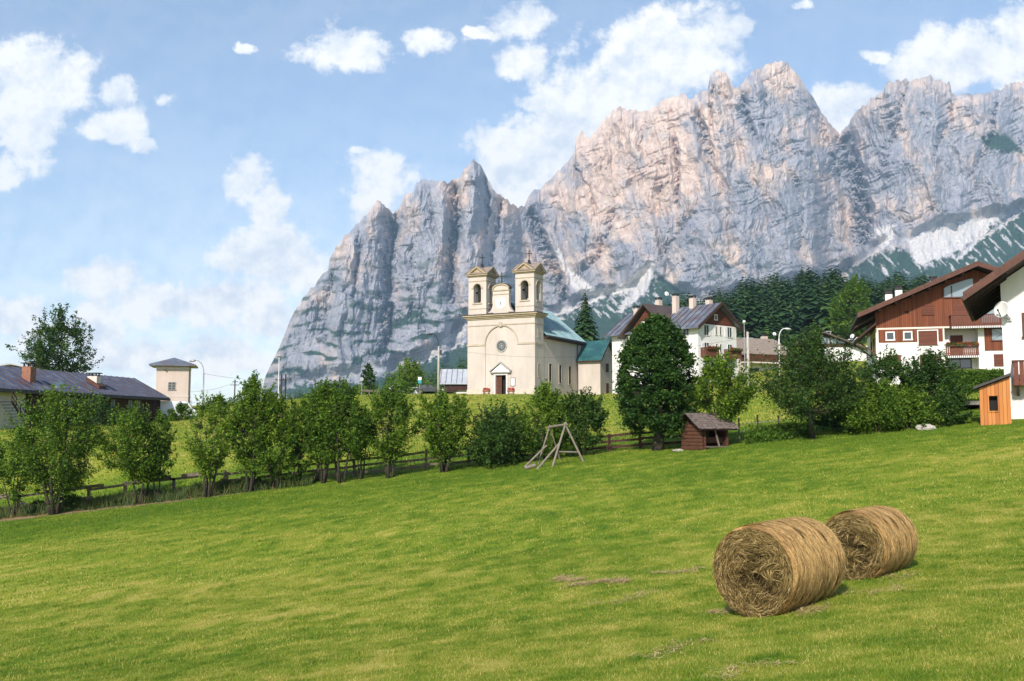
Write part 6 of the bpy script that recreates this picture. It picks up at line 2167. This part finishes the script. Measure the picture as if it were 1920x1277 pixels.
def make_bale(px, py_c, Rb, Lb, yaw_deg, Ynear, seed, label):
    """cylinder with its axis along local +x, near end at x = 0"""
    c = at(px, py_c, Ynear)
    ax = Vector((math.sin(R(yaw_deg)), math.cos(R(yaw_deg)), 0))
    mid = c + ax * Lb / 2
    zg = min(gz(c.x, c.y), gz(mid.x, mid.y))
    z = max(gz(c.x, c.y), gz(mid.x, mid.y), gz((c + ax * Lb).x, (c + ax * Lb).y)) + Rb * 0.93
    zc = gz(mid.x, mid.y) + Rb * 0.94
    root = empty('hay_bale', (c.x, c.y, zc), math.atan2(ax.y, ax.x), label, 'hay bale', 'round hay bales on the mown field')
    rng = np.random.default_rng(seed)
    # roll
    na, nl = 150, 46
    th = np.linspace(0, 2 * np.pi, na, endpoint=False)
    xs = np.linspace(0, Lb, nl)
    TH, XS = np.meshgrid(th, xs)
    edge = np.minimum(XS, Lb - XS)
    rad = Rb * (1 - 0.07 * np.exp(-edge / 0.07)) + 0.012 * fbm(XS / 0.09, np.sin(TH) * 2 + TH, seed, 3) + 0.012 * np.sin(XS * 24 + 0.6 * np.sin(TH * 2)) + 0.02 * np.sin(TH * 3 + seed)
    flat = np.maximum(0, -np.sin(TH) - 0.9) * 0.6
    rad = rad * (1 - flat)
    V = np.stack([XS + 0.01 * np.sin(TH * 9), rad * np.cos(TH), rad * np.sin(TH)], -1).reshape(-1, 3)
    idx = np.arange(na * nl).reshape(nl, na)
    F_ = np.stack([idx[:-1], np.roll(idx[:-1], -1, 1), np.roll(idx[1:], -1, 1), idx[1:]], -1).reshape(-1, 4)
    tn = np.clip(0.42 + 0.22 * fbm(XS / 0.05, TH * 1.2, seed + 1, 3), 0, 1)
    link_mesh('roll', np_mesh('roll', V, F_, True, {'tint': tn.ravel()}), M['bale_roll'], root)
    # wrapped straw on the roll
    n = 15000
    x = rng.random(n) * Lb
    a = rng.random(n) * 2 * np.pi
    rr = Rb * (1 - 0.07 * np.exp(-np.minimum(x, Lb - x) / 0.07)) + 0.012 + 0.016 * rng.random(n)
    P0 = np.stack([x, rr * np.cos(a), rr * np.sin(a)], -1)
    P0[:, 2] = np.maximum(P0[:, 2], -Rb * 0.95)
    Nn = np.stack([0 * a, np.cos(a), np.sin(a)], -1)
    D = np.stack([0.28 * rng.standard_normal(n), -np.sin(a), np.cos(a)], -1)
    D += Nn * (0.10 * rng.standard_normal(n))[:, None]
    D /= np.linalg.norm(D, axis=1)[:, None]
    band = 0.5 + 0.5 * np.sin(x * 21 + 2 * np.sin(a + seed))
    dark = sstep(0.22, 0.5, fbm(x / 0.10 + 0.2 * np.sin(a * 3), a * 1.1, seed + 5, 3))
    tint = np.clip(0.68 + 0.24 * rng.standard_normal(n) + 0.16 * (band - .5) - 0.50 * dark, 0, 1)
    Vs, Ts = strands(P0, D, Nn, 0.06 + 0.09 * rng.random(n), 0.0028 + 0.0025 * rng.random(n), 0.05, rng, tint)
    # stray ends that stick out
    n = 2600
    x = rng.random(n) * Lb
    a = rng.random(n) * 2 * np.pi
    P0 = np.stack([x, Rb * 1.0 * np.cos(a), Rb * 1.0 * np.sin(a)], -1)
    Nn = np.stack([0 * a, np.cos(a), np.sin(a)], -1)
    D = np.stack([0.5 * rng.standard_normal(n), -np.sin(a), np.cos(a)], -1) + Nn * rng.uniform(.1, .8, n)[:, None]
    D /= np.linalg.norm(D, axis=1)[:, None]
    keep = P0[:, 2] > -Rb * .85
    V2, T2 = strands(P0[keep], D[keep], Nn[keep], 0.03 + 0.08 * rng.random(keep.sum()), 0.0018 + 0.001 * rng.random(keep.sum()), 0.0, rng, np.clip(.7 + .2 * rng.standard_normal(keep.sum()), 0, 1))
    Vs = np.concatenate([Vs, V2])
    Ts = np.concatenate([Ts, T2])
    o = link_mesh('straw_wrap', np_mesh('straw_wrap', Vs, np.arange(len(Vs)).reshape(-1, 4), False, {'tint': Ts}), M['bale_roll'], root)
    o['kind'] = 'stuff'
    # end faces: rolled layers with a torn, swirling middle
    for sgn, xe in ((-1, 0.0), (1, Lb)):
        nr_, na2 = 60, 150
        r = np.linspace(0.001, 0.955, nr_) * Rb
        RR, TT = np.meshgrid(r, np.linspace(0, 2 * np.pi, na2, endpoint=False), indexing='ij')
        yy, zz_ = RR * np.cos(TT), RR * np.sin(TT)
        wob = 0.10 * fbm(yy / 0.32, zz_ / 0.32, seed + 11, 2)
        cen = np.exp(-((yy + 0.05) ** 2 + (zz_ + 0.1) ** 2) / (0.56 * Rb) ** 2)
        turb = ridged(yy / 0.22 + 0.7 * fbm(yy / .3, zz_ / .3, seed + 13, 2), zz_ / 0.22, seed + 12, 3, 0.6)
        lay = np.sin((RR / Rb + wob) * 70 + 1.5 * TT)
        dep = 0.05 * (1 - (RR / Rb) ** 2) - cen * (0.10 * turb + 0.02) + 0.004 * lay * (1 - cen) + 0.02 * fbm(yy / 0.05, zz_ / 0.05, seed + 14, 3)
        dep *= sstep(0.96, 0.86, RR / Rb)
        zz2 = np.maximum(zz_, -Rb * 0.93)
        V = np.stack([xe + sgn * dep, yy, zz2], -1).reshape(-1, 3)
        idx = np.arange(nr_ * na2).reshape(nr_, na2)
        F_ = np.stack([idx[:-1], idx[1:], np.roll(idx[1:], -1, 1), np.roll(idx[:-1], -1, 1)], -1).reshape(-1, 4)
        if sgn > 0:
            F_ = F_[:, ::-1]
        tn = np.clip(0.38 + 0.14 * lay * (1 - cen) + 0.2 * fbm(yy / .06, zz_ / .06, seed + 15, 3) - 0.42 * cen * np.clip(turb, 0, 1), 0, 1)
        ef = link_mesh('end_face', np_mesh('end_face', V, F_, True, {'tint': tn.ravel()}), M['bale_end'], root)
        n = 12000 if sgn < 0 else 1500
        rr = np.sqrt(rng.random(n)) * 0.93 * Rb
        a = rng.random(n) * 2 * np.pi
        y_, z_ = rr * np.cos(a), rr * np.sin(a)
        cn = np.exp(-((y_ + 0.05) ** 2 + (z_ + 0.1) ** 2) / (0.56 * Rb) ** 2)
        tb = ridged(y_ / 0.22 + 0.7 * fbm(y_ / .3, z_ / .3, seed + 13, 2), z_ / 0.22, seed + 12, 3, 0.6)
        dp = 0.05 * (1 - (rr / Rb) ** 2) - cn * (0.10 * tb + 0.02) + 0.008 + 0.015 * rng.random(n)
        ang = a + np.pi / 2 + 0.34 * rng.standard_normal(n) + cn * 5.5 * fbm(y_ / 0.26, z_ / 0.26, seed + 17, 2)
        D = np.stack([0.16 * rng.standard_normal(n), np.cos(ang), np.sin(ang)], -1)
        D /= np.linalg.norm(D, axis=1)[:, None]
        P0 = np.stack([xe + sgn * dp, y_, np.maximum(z_, -Rb * .92)], -1)
        Nn = np.tile(np.array([sgn, 0., 0.]), (n, 1))
        tint = np.clip(0.46 + 0.28 * rng.standard_normal(n) - 0.5 * cn * np.clip(tb, 0, 1.) + 0.07 * np.sin(rr / Rb * 60 + a), 0, 1)
        Vs, Ts = strands(P0, D, Nn, 0.04 + 0.08 * rng.random(n), 0.0022 + 0.0024 * rng.random(n), 0.12, rng, tint)
        q = link_mesh('end_straw', np_mesh('end_straw', Vs, np.arange(len(Vs)).reshape(-1, 4), False, {'tint': Ts}), M['bale_end'], ef)
        q['kind'] = 'stuff'
    return root


make_bale(1411, 1062, 0.665, 1.88, 40, 15.0, 501, 'nearer round hay bale on the left, its whole end face showing')
make_bale(1597, 1030, 0.60, 1.70, 40, 17.9, 521, 'farther round hay bale partly hidden behind the nearer one')


# ------------------------------------------------------------------ fences
def fence(label, pts, rails, post_h, seed, gap=2.4, crooked=0.03, mat='grey_wood', thick=0.055, wide=0.13):
    """posts and horizontal rails through ground points (px, Y)"""
    G = [stand(px, Y) for px, Y in pts]
    root = empty('timber_fence', G[0], 0, label, 'fence', 'timber fences between field and meadow')
    rng = random.Random(seed)
    o = Vector(G[0])
    prev = None
    for A, Bq in zip(G[:-1], G[1:]):
        L = (Bq - A).length
        n = max(1, round(L / gap))
        for k in range(n + (Bq is G[-1])):
            t = k / n
            p = A.lerp(Bq, t)
            p.z = gz(p.x, p.y)
            h = post_h * rng.uniform(0.92, 1.12)
            lx, ly = rng.gauss(0, crooked), rng.gauss(0, crooked)
            q = p - o
            MB().bar(q + Vector((0, 0, -0.3)), q + Vector((lx, ly, h)), 0.14, 0.14).build('post', M[mat], root)
            if prev is not None:
                for z in rails:
                    j0, j1 = rng.gauss(0, 0.03), rng.gauss(0, 0.03)
                    y_off = Vector((0, -0.10, 0))
                    a, b2 = prev[0] + y_off, q + y_off
                    d = (b2 - a).normalized() * 0.14
                    MB().bar(a - d + Vector((0, 0, z + j0)), b2 + d + Vector((0, 0, z + j1)), thick, wide).build('rail', M[mat], root)
            prev = (q, h)
    return root


f1 = fence('old rickety timber fence with doubled top rails at the left', [(-20, 56.8), (110, 56.8), (240, 56.9), (330, 56.9), (430, 56.9)], (0.98,), 1.05, 1, 2.3, 0.05)
# doubled heavy logs and fallen boards of that fence
base = Vector(f1.location)
for (pa, pb2, za, zb, w) in [(-10, 25, 1.08, 1.08, .2), (95, 200, 1.05, 1.12, .17), (250, 325, 1.1, 1.16, .18), (345, 400, 1.14, 1.16, .2), (135, 180, 0.45, 0.5, .16), (240, 275, 0.4, 0.42, .14)]:
    a, b2 = stand(pa, 56.65), stand(pb2, 56.65)
    MB().bar(a - base + Vector((0, 0, za)), b2 - base + Vector((0, 0, zb)), 0.1, w).build('rail', M['grey_wood'], f1)
a, b2 = stand(28, 56.6), stand(75, 56.4)
MB().bar(a - base + Vector((0, 0, 0.95)), b2 - base + Vector((0, 0, 0.15)), 0.08, 0.16).build('brace', M['grey_wood'], f1)
fence('three-railed timber fence along the middle of the tree row', [(425, 57.0), (600, 56.9), (800, 56.6), (960, 56.4), (1040, 56.2)], (0.95, 0.6, 0.25), 1.05, 2, 2.2)
fence('dark plank fence between the swing frame and the shingled hut', [(1085, 55.8), (1200, 55.0), (1290, 54.4)], (0.85, 0.55, 0.25), 0.95, 3, 1.9, 0.03, 'wood_darkx')


# wire garden fences on the right
def stake_fence(label, pts, h, gap, seed, rails=(0.9,), mat='grey_wood', w=0.07):
    G = [stand(px, Y) for px, Y in pts]
    root = empty('garden_fence', G[0], 0, label, 'fence')
    rng = random.Random(seed)
    prev = None
    for A, Bq in zip(G[:-1], G[1:]):
        n = max(1, round((Bq - A).length / gap))
        for k in range(n + 1):
            p = A.lerp(Bq, k / n)
            p.z = gz(p.x, p.y)
            q = p - G[0]
            MB().bar(q + Vector((0, 0, -.3)), q + Vector((rng.gauss(0, .02), 0, h * rng.uniform(.9, 1.15))), w).build('post', M[mat], root)
            if prev is not None:
                for z in rails:
                    MB().bar(prev + Vector((0, -.05, z)), q + Vector((0, -.05, z)), 0.025).build('wire', M['galv'], root)
            prev = q
    return root


stake_fence('wire fence on thin stakes crossing the upper meadow', [(1412, 94), (1470, 94), (1520, 92)], 1.35, 1.6, 4, (0.3, 0.7, 1.1))
stake_fence('low stake fence in the garden right of the hut', [(1385, 53.6), (1420, 53.4), (1500, 53.0)], 1.15, 1.3, 5, (0.5, 0.9))

# ------------------------------------------------------------------ swing frame
P = {}
sg = on_ground(1036, 872, 30, 54)
sw = empty('swing_frame', sg, 0, 'bare timber swing frame of bleached poles standing by the fence', 'swing frame')
Ys = sg.y


def sp_(px, py, dy=0.0):
    return at(px, py, Ys + dy) - sg


def foot_(px, dy):
    p = at(px, 870, Ys + dy)
    return Vector((p.x, p.y, gz(p.x, p.y))) - sg


apr = sp_(1060, 796, 0)
apl = sp_(1030, 801, 1.6)
for a, b2, r in [(apr, foot_(1094, -0.2), .05), (apr, foot_(1036, -1.0), .05), (sp_(1050, 830, -.3), foot_(1008, -1.2), .055), (apl, foot_(1009, 1.3), .04), (apl + Vector((.05, .05, -.02)), foot_(1050, 2.4), .035), (sp_(1022, 838, 1.2), foot_(984, 0.6), .05)]:
    d = (b2 - a).normalized()
    MB().tube([a - d * 0.12, b2 + d * 0.1], [r, r * 1.15], 8).build('leg', M['pale_wood'], sw)
MB().tube([apl + (apl - apr).normalized() * 0.15, apr + (apr - apl).normalized() * 0.15], 0.065, 8).build('top_beam', M['pale_wood'], sw)
MB().tube([sp_(1046, 847, -.5), sp_(1085, 848, -.15)], 0.045, 8).build('crossbar', M['pale_wood'], sw)
MB().tube([sp_(1004, 872, -.9), sp_(984, 878, -1.0)], 0.09, 8).build('ground_log', M['pale_wood'], sw)

# ------------------------------------------------------------------ hay hut
hb = on_ground(1312, 845, 30, 60)
hut = empty('timber_hut', (hb.x, hb.y, hb.z), R(27), 'small open log hut with grey shingle roof and a bench beside the round tree', 'hut')
hut.scale = (0.92, 0.92, 0.92)
HWd, HDp, HEh = 1.95, 1.6, 1.22
b = MB()
for k in range(8):
    z = -0.15 + k * 0.2
    b.bar((0.1, -0.12, z + 0.1), (0.1, HDp + 0.12, z + 0.1), 0.19, 0.19)
b.build('log_wall', M['log'], hut, bevel=0.04)
b = MB()
for k in range(8):
    z = -0.05 + k * 0.2
    b.bar((0.2, HDp, z + 0.1), (HWd, HDp, z + 0.1), 0.12, 0.19)
b.build('back_wall', M['wood_dark'], hut)
b = MB().box(HWd - 0.12, HWd, 0, HDp - 0.1, -0.2, HEh + 0.1)
b.build('side_wall', M['wood_dark'], hut)
b = MB().box(0.2, HWd - 0.12, 0.25, 0.3, 0.42, 0.72)
b.build('rail_board', M['log'], hut)
b = MB().box(0.35, HWd - 0.2, -0.35, -0.05, 0.18, 0.24).bar((0.5, -0.2, -0.1), (0.5, -0.2, 0.18), 0.08).bar((HWd - 0.4, -0.2, -0.1), (HWd - 0.4, -0.2, 0.18), 0.08)
b.build('bench', M['grey_wood'], hut)
for x, y in ((HWd - 0.06, -0.03), (0.3, -0.05)):
    MB().bar((x, y, -0.2), (x, y, HEh + 0.12), 0.12).build('post', M['log'], hut)
MB().bar((HWd - 0.75, -0.3, 0.0), (HWd - 1.0, -0.1, HEh + 0.1), 0.08).build('prop', M['grey_wood'], hut)
# shingle roof: overlapping courses, ragged lower edge
b = MB()
rg = random.Random(6)
RH = 2.08
nc = 9
for side, (y_e, y_r) in enumerate(((-0.55, HDp / 2), (HDp + 0.45, HDp / 2))):
    for c in range(nc):
        t0, t1 = c / nc, (c + 1.35) / nc
        x = -0.42
        while x < HWd + 0.4:
            w = rg.uniform(0.09, 0.17)
            j = rg.uniform(-0.03, 0.03) / 1.5
            ya, za = y_e + (y_r - y_e) * (t0 + j), HEh - 0.05 + (RH - HEh + 0.05) * (t0 + j)
            yb, zb = y_e + (y_r - y_e) * min(t1, 1), HEh - 0.05 + (RH - HEh + 0.05) * min(t1, 1)
            lift = 0.04 + rg.uniform(0, 0.02)
            b.ext([(ya, za + lift), (yb, zb + 0.005), (yb, zb + 0.02), (ya, za + lift + 0.025)], x, x + w - 0.012, 'x')
            x += w
b.build('shingle_roof', M['shingle'], hut)
b = MB().ext([(-0.5, HEh - 0.09), (HDp / 2, RH - 0.04), (HDp / 2, RH - 0.0), (-0.5, HEh - 0.05)], -0.35, HWd + 0.35, 'x').ext([(HDp / 2, RH - 0.04), (HDp + 0.4, HEh - 0.09), (HDp + 0.4, HEh - 0.05), (HDp / 2, RH)], -0.35, HWd + 0.35, 'x')
b.ext([(0, HEh + 0.15), (HDp, HEh + 0.15), (HDp / 2, RH - 0.1)], 0.05, 0.12, 'x')
b.build('roof_boards', M['wood_dark'], hut)


# ------------------------------------------------------------------ stones
def stone(name, px, py, r, sq, seed, label, mat='stone', Y=None):
    p = on_ground(px, py, 30, 60) if Y is None else stand(px, Y)
    bm = bmesh.new()
    bmesh.ops.create_icosphere(bm, subdivisions=4, radius=1)
    rs = random.Random(seed)
    off = Vector((rs.random() * 9, rs.random() * 9, rs.random() * 9))
    from mathutils import noise
    for v in bm.verts:
        n = 1 + 0.25 * noise.noise(v.co * 1.6 + off) + 0.1 * noise.noise(v.co * 4 + off)
        v.co = Vector((v.co.x * sq[0] * n, v.co.y * sq[1] * n, v.co.z * sq[2] * n)) * r
    me = bpy.data.meshes.new(name)
    bm.to_mesh(me)
    bm.free()
    o = link_mesh(name, me, M[mat])
    o.location = p + Vector((0, 0, r * sq[2] * 0.45))
    return tag(o, label, 'rock')


stone('boulder', 1734, 801, 0.36, (1.4, 0.8, 0.5), 3, 'long pale boulder among the shrubs below the chalet', 'concrete', 49.6)
stone('stone', 1272, 846, 0.22, (1.3, 0.8, 0.35), 4, 'flat pale stone at the foot of the round tree', 'stone')


# ------------------------------------------------------------------ lamps, poles, signs, wires
def street_lamp(px, Y, top_py, head_px, head_py, mat, label, r=0.09, base=None, concrete=False):
    g = base or stand(px, Y)
    t = empty('street_lamp', g, 0, label, 'street lamp')
    top = at(px, top_py, Y) - g
    head = at(head_px, head_py, Y) - g
    s = head - top
    H = top.z
    if concrete:
        MB().tube([(0, 0, -0.5), (0, 0, H * 0.55), (0, 0, H * 0.8)], [0.2, 0.15, 0.11], 10).build('pole', M['concrete'], t, True)
        z0 = H * 0.62
    else:
        MB().tube([(0, 0, -0.5), (0, 0, H * 0.78)], [r, r * 0.75], 10).build('pole', M[mat], t, True)
        z0 = H * 0.72
    pts = [(0, 0, z0)]
    for k in range(9):
        a = math.pi / 2 * k / 8
        pts.append((s.x * 0.8 * (1 - math.cos(a)), 0, H * 0.78 + (H * 0.22) * math.sin(a)))
    pts.append((s.x, 0, H * 1.0 - abs(s.x) * 0.02))
    MB().tube(pts, r * 0.55, 8).build('arm', M[mat], t, True)
    sx_ = 1 if s.x > 0 else -1
    b = MB().tube([(s.x - sx_ * 0.15, 0, H * 1.0), (s.x + sx_ * 0.15, 0, H * 0.995), (s.x + sx_ * 0.6, 0, H * 0.985)], [0.07, 0.13, 0.07], 8)
    b.build('lamp_head', M[mat], t, True)
    if concrete:
        MB().box(0.12, 0.42, -0.12, 0.12, H * 0.66, H * 0.74).build('switch_box', M['iron'], t)
    return t


street_lamp(381, 118, 676, 363, 678, 'galv', 'tall curved grey street lamp right of the plastered tower', 0.1)
street_lamp(822, 131, 626, 808, 628, 'iron', 'concrete lamp post with dark curved arm left of the church', 0.1, concrete=True)
street_lamp(1463, 128, 616, 1477, 619, 'lampwhite', 'white curved street lamp right of the low house', 0.1)
g = stand(1404, 95)
t = empty('utility_pole', g, 0, 'pale concrete pole standing in the meadow in front of the guesthouse', 'pole')
MB().tube([(0, 0, -.5), (0, 0, at(1404, 622, 95).z - g.z)], [.17, .11], 10).build('pole', M['concrete'], t, True)
MB().bar((-0.5, 0, at(1404, 634, 95).z - g.z), (0.5, 0, at(1404, 634, 95).z - g.z), 0.08).build('cross_arm', M['galv'], t)
g = stand(1398, 128)
t = empty('globe_lamp', g, 0, 'white globe lamp on a thin post at the guesthouse corner', 'street lamp')
hgl = at(1399, 606, 128).z - g.z
MB().tube([(0, 0, -.5), (0, 0, hgl)], [.07, .05], 8).build('pole', M['galv'], t)
MB().lathe([(0.05, 0), (0.17, 0.06), (0.22, 0.2), (0.13, 0.34), (0.03, 0.38)], (0, 0, hgl), 14).build('globe', M['lampwhite'], t, True)
# timber H pole and thin lamp on the left skyline
g = stand(531, 165)
t = empty('power_pole', g, 0, 'double timber power pole with cross arm against the cliff', 'pole')
Hh = at(531, 702, 165).z - g.z
for x in (-0.35, 0.35):
    MB().tube([(x, 0, -.5), (x, 0, Hh)], [.16, .12], 8).build('pole', M['bark_dark'], t)
MB().bar((-1.3, -.16, Hh * .78), (1.3, -.16, Hh * .78), .14).build('cross_arm', M['bark_dark'], t)
b = MB()
for x in (-1.2, 0, 1.2):
    b.lathe([(.06, 0), (.08, .15), (.03, .3)], (x, -.16, Hh * .78 + .07), 8)
b.build('insulator', M['iron'], t)
g = stand(522, 150)
t = empty('lamp_mast', g, 0, 'slim pale mast with small head left of the power pole', 'street lamp')
Hm = at(522, 670, 150).z - g.z
MB().tube([(0, 0, -.5), (0, 0, Hm)], [.09, .06], 8).build('pole', M['lampwhite'], t)
MB().box(-.3, .3, -.15, .15, Hm, Hm + .14).build('lamp_head', M['iron'], t)
g = stand(678, 145)
t = empty('sign_post', g, 0, 'thin grey post left of the dark columnar tree', 'post')
MB().tube([(0, 0, -.4), (0, 0, at(678, 708, 145).z - g.z)], .06, 8).build('pole', M['galv'], t)
MB().disc(0, -.07, at(678, 711, 145).z - g.z, .28, .04).build('round_plate', M['galv'], t)
g = stand(787, 150)
t = empty('bus_stop_sign', g, 0, 'white and turquoise bus stop sign in front of the willow', 'sign')
Hb_ = at(787, 707, 150).z - g.z
MB().tube([(0, 0, -.4), (0, 0, Hb_)], .05, 8).build('pole', M['galv'], t)
MB().box(-.25, .25, -.10, -.055, Hb_ - .45, Hb_).build('upper_plate', M['clock'], t)
MB().box(-.25, .25, -.10, -.055, Hb_ - .95, Hb_ - .452).build('lower_plate', M['signblue'], t)
g = stand(330, 136)
t = empty('power_pole', stand(440, 170), 0, 'distant thin power pole with cross arm above the hedge trees', 'pole')
g = Vector(t.location)
Hq = at(443, 712, 170).z - g.z
MB().tube([(0, 0, -.5), (0, 0, Hq)], .11, 8).build('pole', M['bark_dark'], t)
MB().bar((-.75, 0, Hq - .9), (.75, 0, Hq - .9), .1).bar((-.45, 0, Hq - .35), (.45, 0, Hq - .35), .1).build('cross_arm', M['bark_dark'], t)


def wire(label, pts, sag=0.4, r=0.016):
    b = MB()
    for A, Bq in zip(pts[:-1], pts[1:]):
        q = [A.lerp(Bq, k / 10) - Vector((0, 0, 4 * sag * (k / 10) * (1 - k / 10))) for k in range(11)]
        b.tube(q, r, 5)
    tag(b.build('overhead_wire', M['iron']), label, 'wire')


wire('upper wire running from the left street lamp to the power pole', [at(381, 700, 118), at(531, 711, 165)])
wire('lower wire from the plastered tower to the power pole', [at(350, 735, 131), at(443, 716, 170), at(531, 714, 165)])
wire('wire from the power pole to the lamp post left of the church', [at(531, 711, 165), at(822, 650, 131)], 0.6)
wire('thin wire crossing the church front to the pole in the meadow', [at(822, 652, 131), at(1404, 632, 95)], 1.6, 0.012)


# ------------------------------------------------------------------ parked vehicles
def car(px, Y, yaw, paint, label, van=False, z=0.0):
    g = stand(px, Y)
    t = empty('parked_van' if van else 'parked_car', g + Vector((0, 0, z)), R(yaw), label, 'van' if van else 'car')
    if van:
        prof = [(-2.3, .35), (-2.3, 1.0), (-2.25, 2.0), (-2.1, 2.15), (1.0, 2.15), (1.5, 1.95), (1.95, 1.25), (2.4, 1.05), (2.45, .35)]
        win = [(0.3, 1.3), (0.3, 1.9), (1.25, 1.9), (1.75, 1.3)]
        ws_ = [(1.55, 1.9), (2.0, 1.27)]
    else:
        prof = [(-2.1, .35), (-2.15, .85), (-1.95, 1.0), (-1.35, 1.42), (0.2, 1.46), (1.05, .98), (1.95, .82), (2.1, .6), (2.08, .35)]
        win = [(-1.5, .98), (-1.15, 1.34), (0.1, 1.38), (0.75, .98)]
        ws_ = [(.3, 1.42), (1.05, 1.0)]
    MB().ext(prof, -.85, .85, 'y').build('body', M[paint], t, bevel=.06)
    for s in (-1, 1):
        MB().ext(win, s * .855 - .01, s * .855 + .01, 'y').build('side_window', M['glass'], t)
        for x in (-1.35, 1.35):
            w = empty('wheel', (x, s * .8, .33))
            w.parent = t
            poly = [(.33 * math.cos(k * math.pi / 9), .33 * math.sin(k * math.pi / 9)) for k in range(18)]
            MB().ext(poly, -.11, .11, 'y').build('tyre', M['rubber'], w)
            poly = [(.2 * math.cos(k * math.pi / 6), .2 * math.sin(k * math.pi / 6)) for k in range(12)]
            MB().ext(poly, -.125, .125, 'y').build('rim', M['galv'], w)
        MB().box(prof[-1][0] - .1, prof[-1][0] + .03, s * .65 - .15, s * .65 + .15, .6, .76).build('headlight', M['clock'], t)
    b = MB().add([(ws_[0][0], -.7, ws_[0][1]), (ws_[0][0], .7, ws_[0][1]), (ws_[1][0], .78, ws_[1][1]), (ws_[1][0], -.78, ws_[1][1]), (ws_[0][0] + .02, -.7, ws_[0][1] + .02), (ws_[0][0] + .02, .7, ws_[0][1] + .02), (ws_[1][0] + .02, .78, ws_[1][1] + .02), (ws_[1][0] + .02, -.78, ws_[1][1] + .02)],
                 [(0, 1, 2, 3), (7, 6, 5, 4), (0, 4, 5, 1), (1, 5, 6, 2), (2, 6, 7, 3), (3, 7, 4, 0)])
    b.build('windscreen', M['glass'], t)


car(330, 121, 20, 'carwhite', 'white van parked at the foot of the plastered tower', True)
car(781, 161, 5, 'carwhite', 'white car parked in front of the willow', z=-0.35)
car(752, 161, -8, 'carwhite', 'pale car parked behind the low shrub below the willow')
car(806, 158, 0, 'cardark', 'dark car parked between the bus stop sign and the lamp post')
# low wall by the road
a, b2 = stand(678, 150), stand(735, 152)
t = empty('road_parapet', a, math.atan2(b2.y - a.y, b2.x - a.x), 'low brown timber parapet along the road left of the willow', 'parapet')
Lr = (b2 - a).length
MB().box(0, Lr, -.1, .1, .55, .85).build('rail', M['grey_wood'], t)
for k in range(5):
    MB().box(Lr * k / 4 - .08, Lr * k / 4 + .08, -.08, .08, -.5, .55).build('post', M['grey_wood'], t)
# ------------------------------------------------------------------ haze in the valley air
mbh = MB().box(-4300, 4300, -300, 6900, -260, 1950)
mh = bpy.data.materials.new('haze')
mh.use_nodes = True
nth = mh.node_tree
nth.nodes.clear()
vol = nth.nodes.new('ShaderNodeVolumePrincipled')
vol.inputs['Color'].default_value = (0.46, 0.72, 1.0, 1)
vol.inputs['Density'].default_value = HAZE
vol.inputs['Anisotropy'].default_value = 0.0
nth.links.new(vol.outputs[0], nth.nodes.new('ShaderNodeOutputMaterial').inputs['Volume'])
hz = mbh.build('haze', mh)
tag(hz, 'thin blue haze filling the whole valley air', 'haze', kind='stuff')
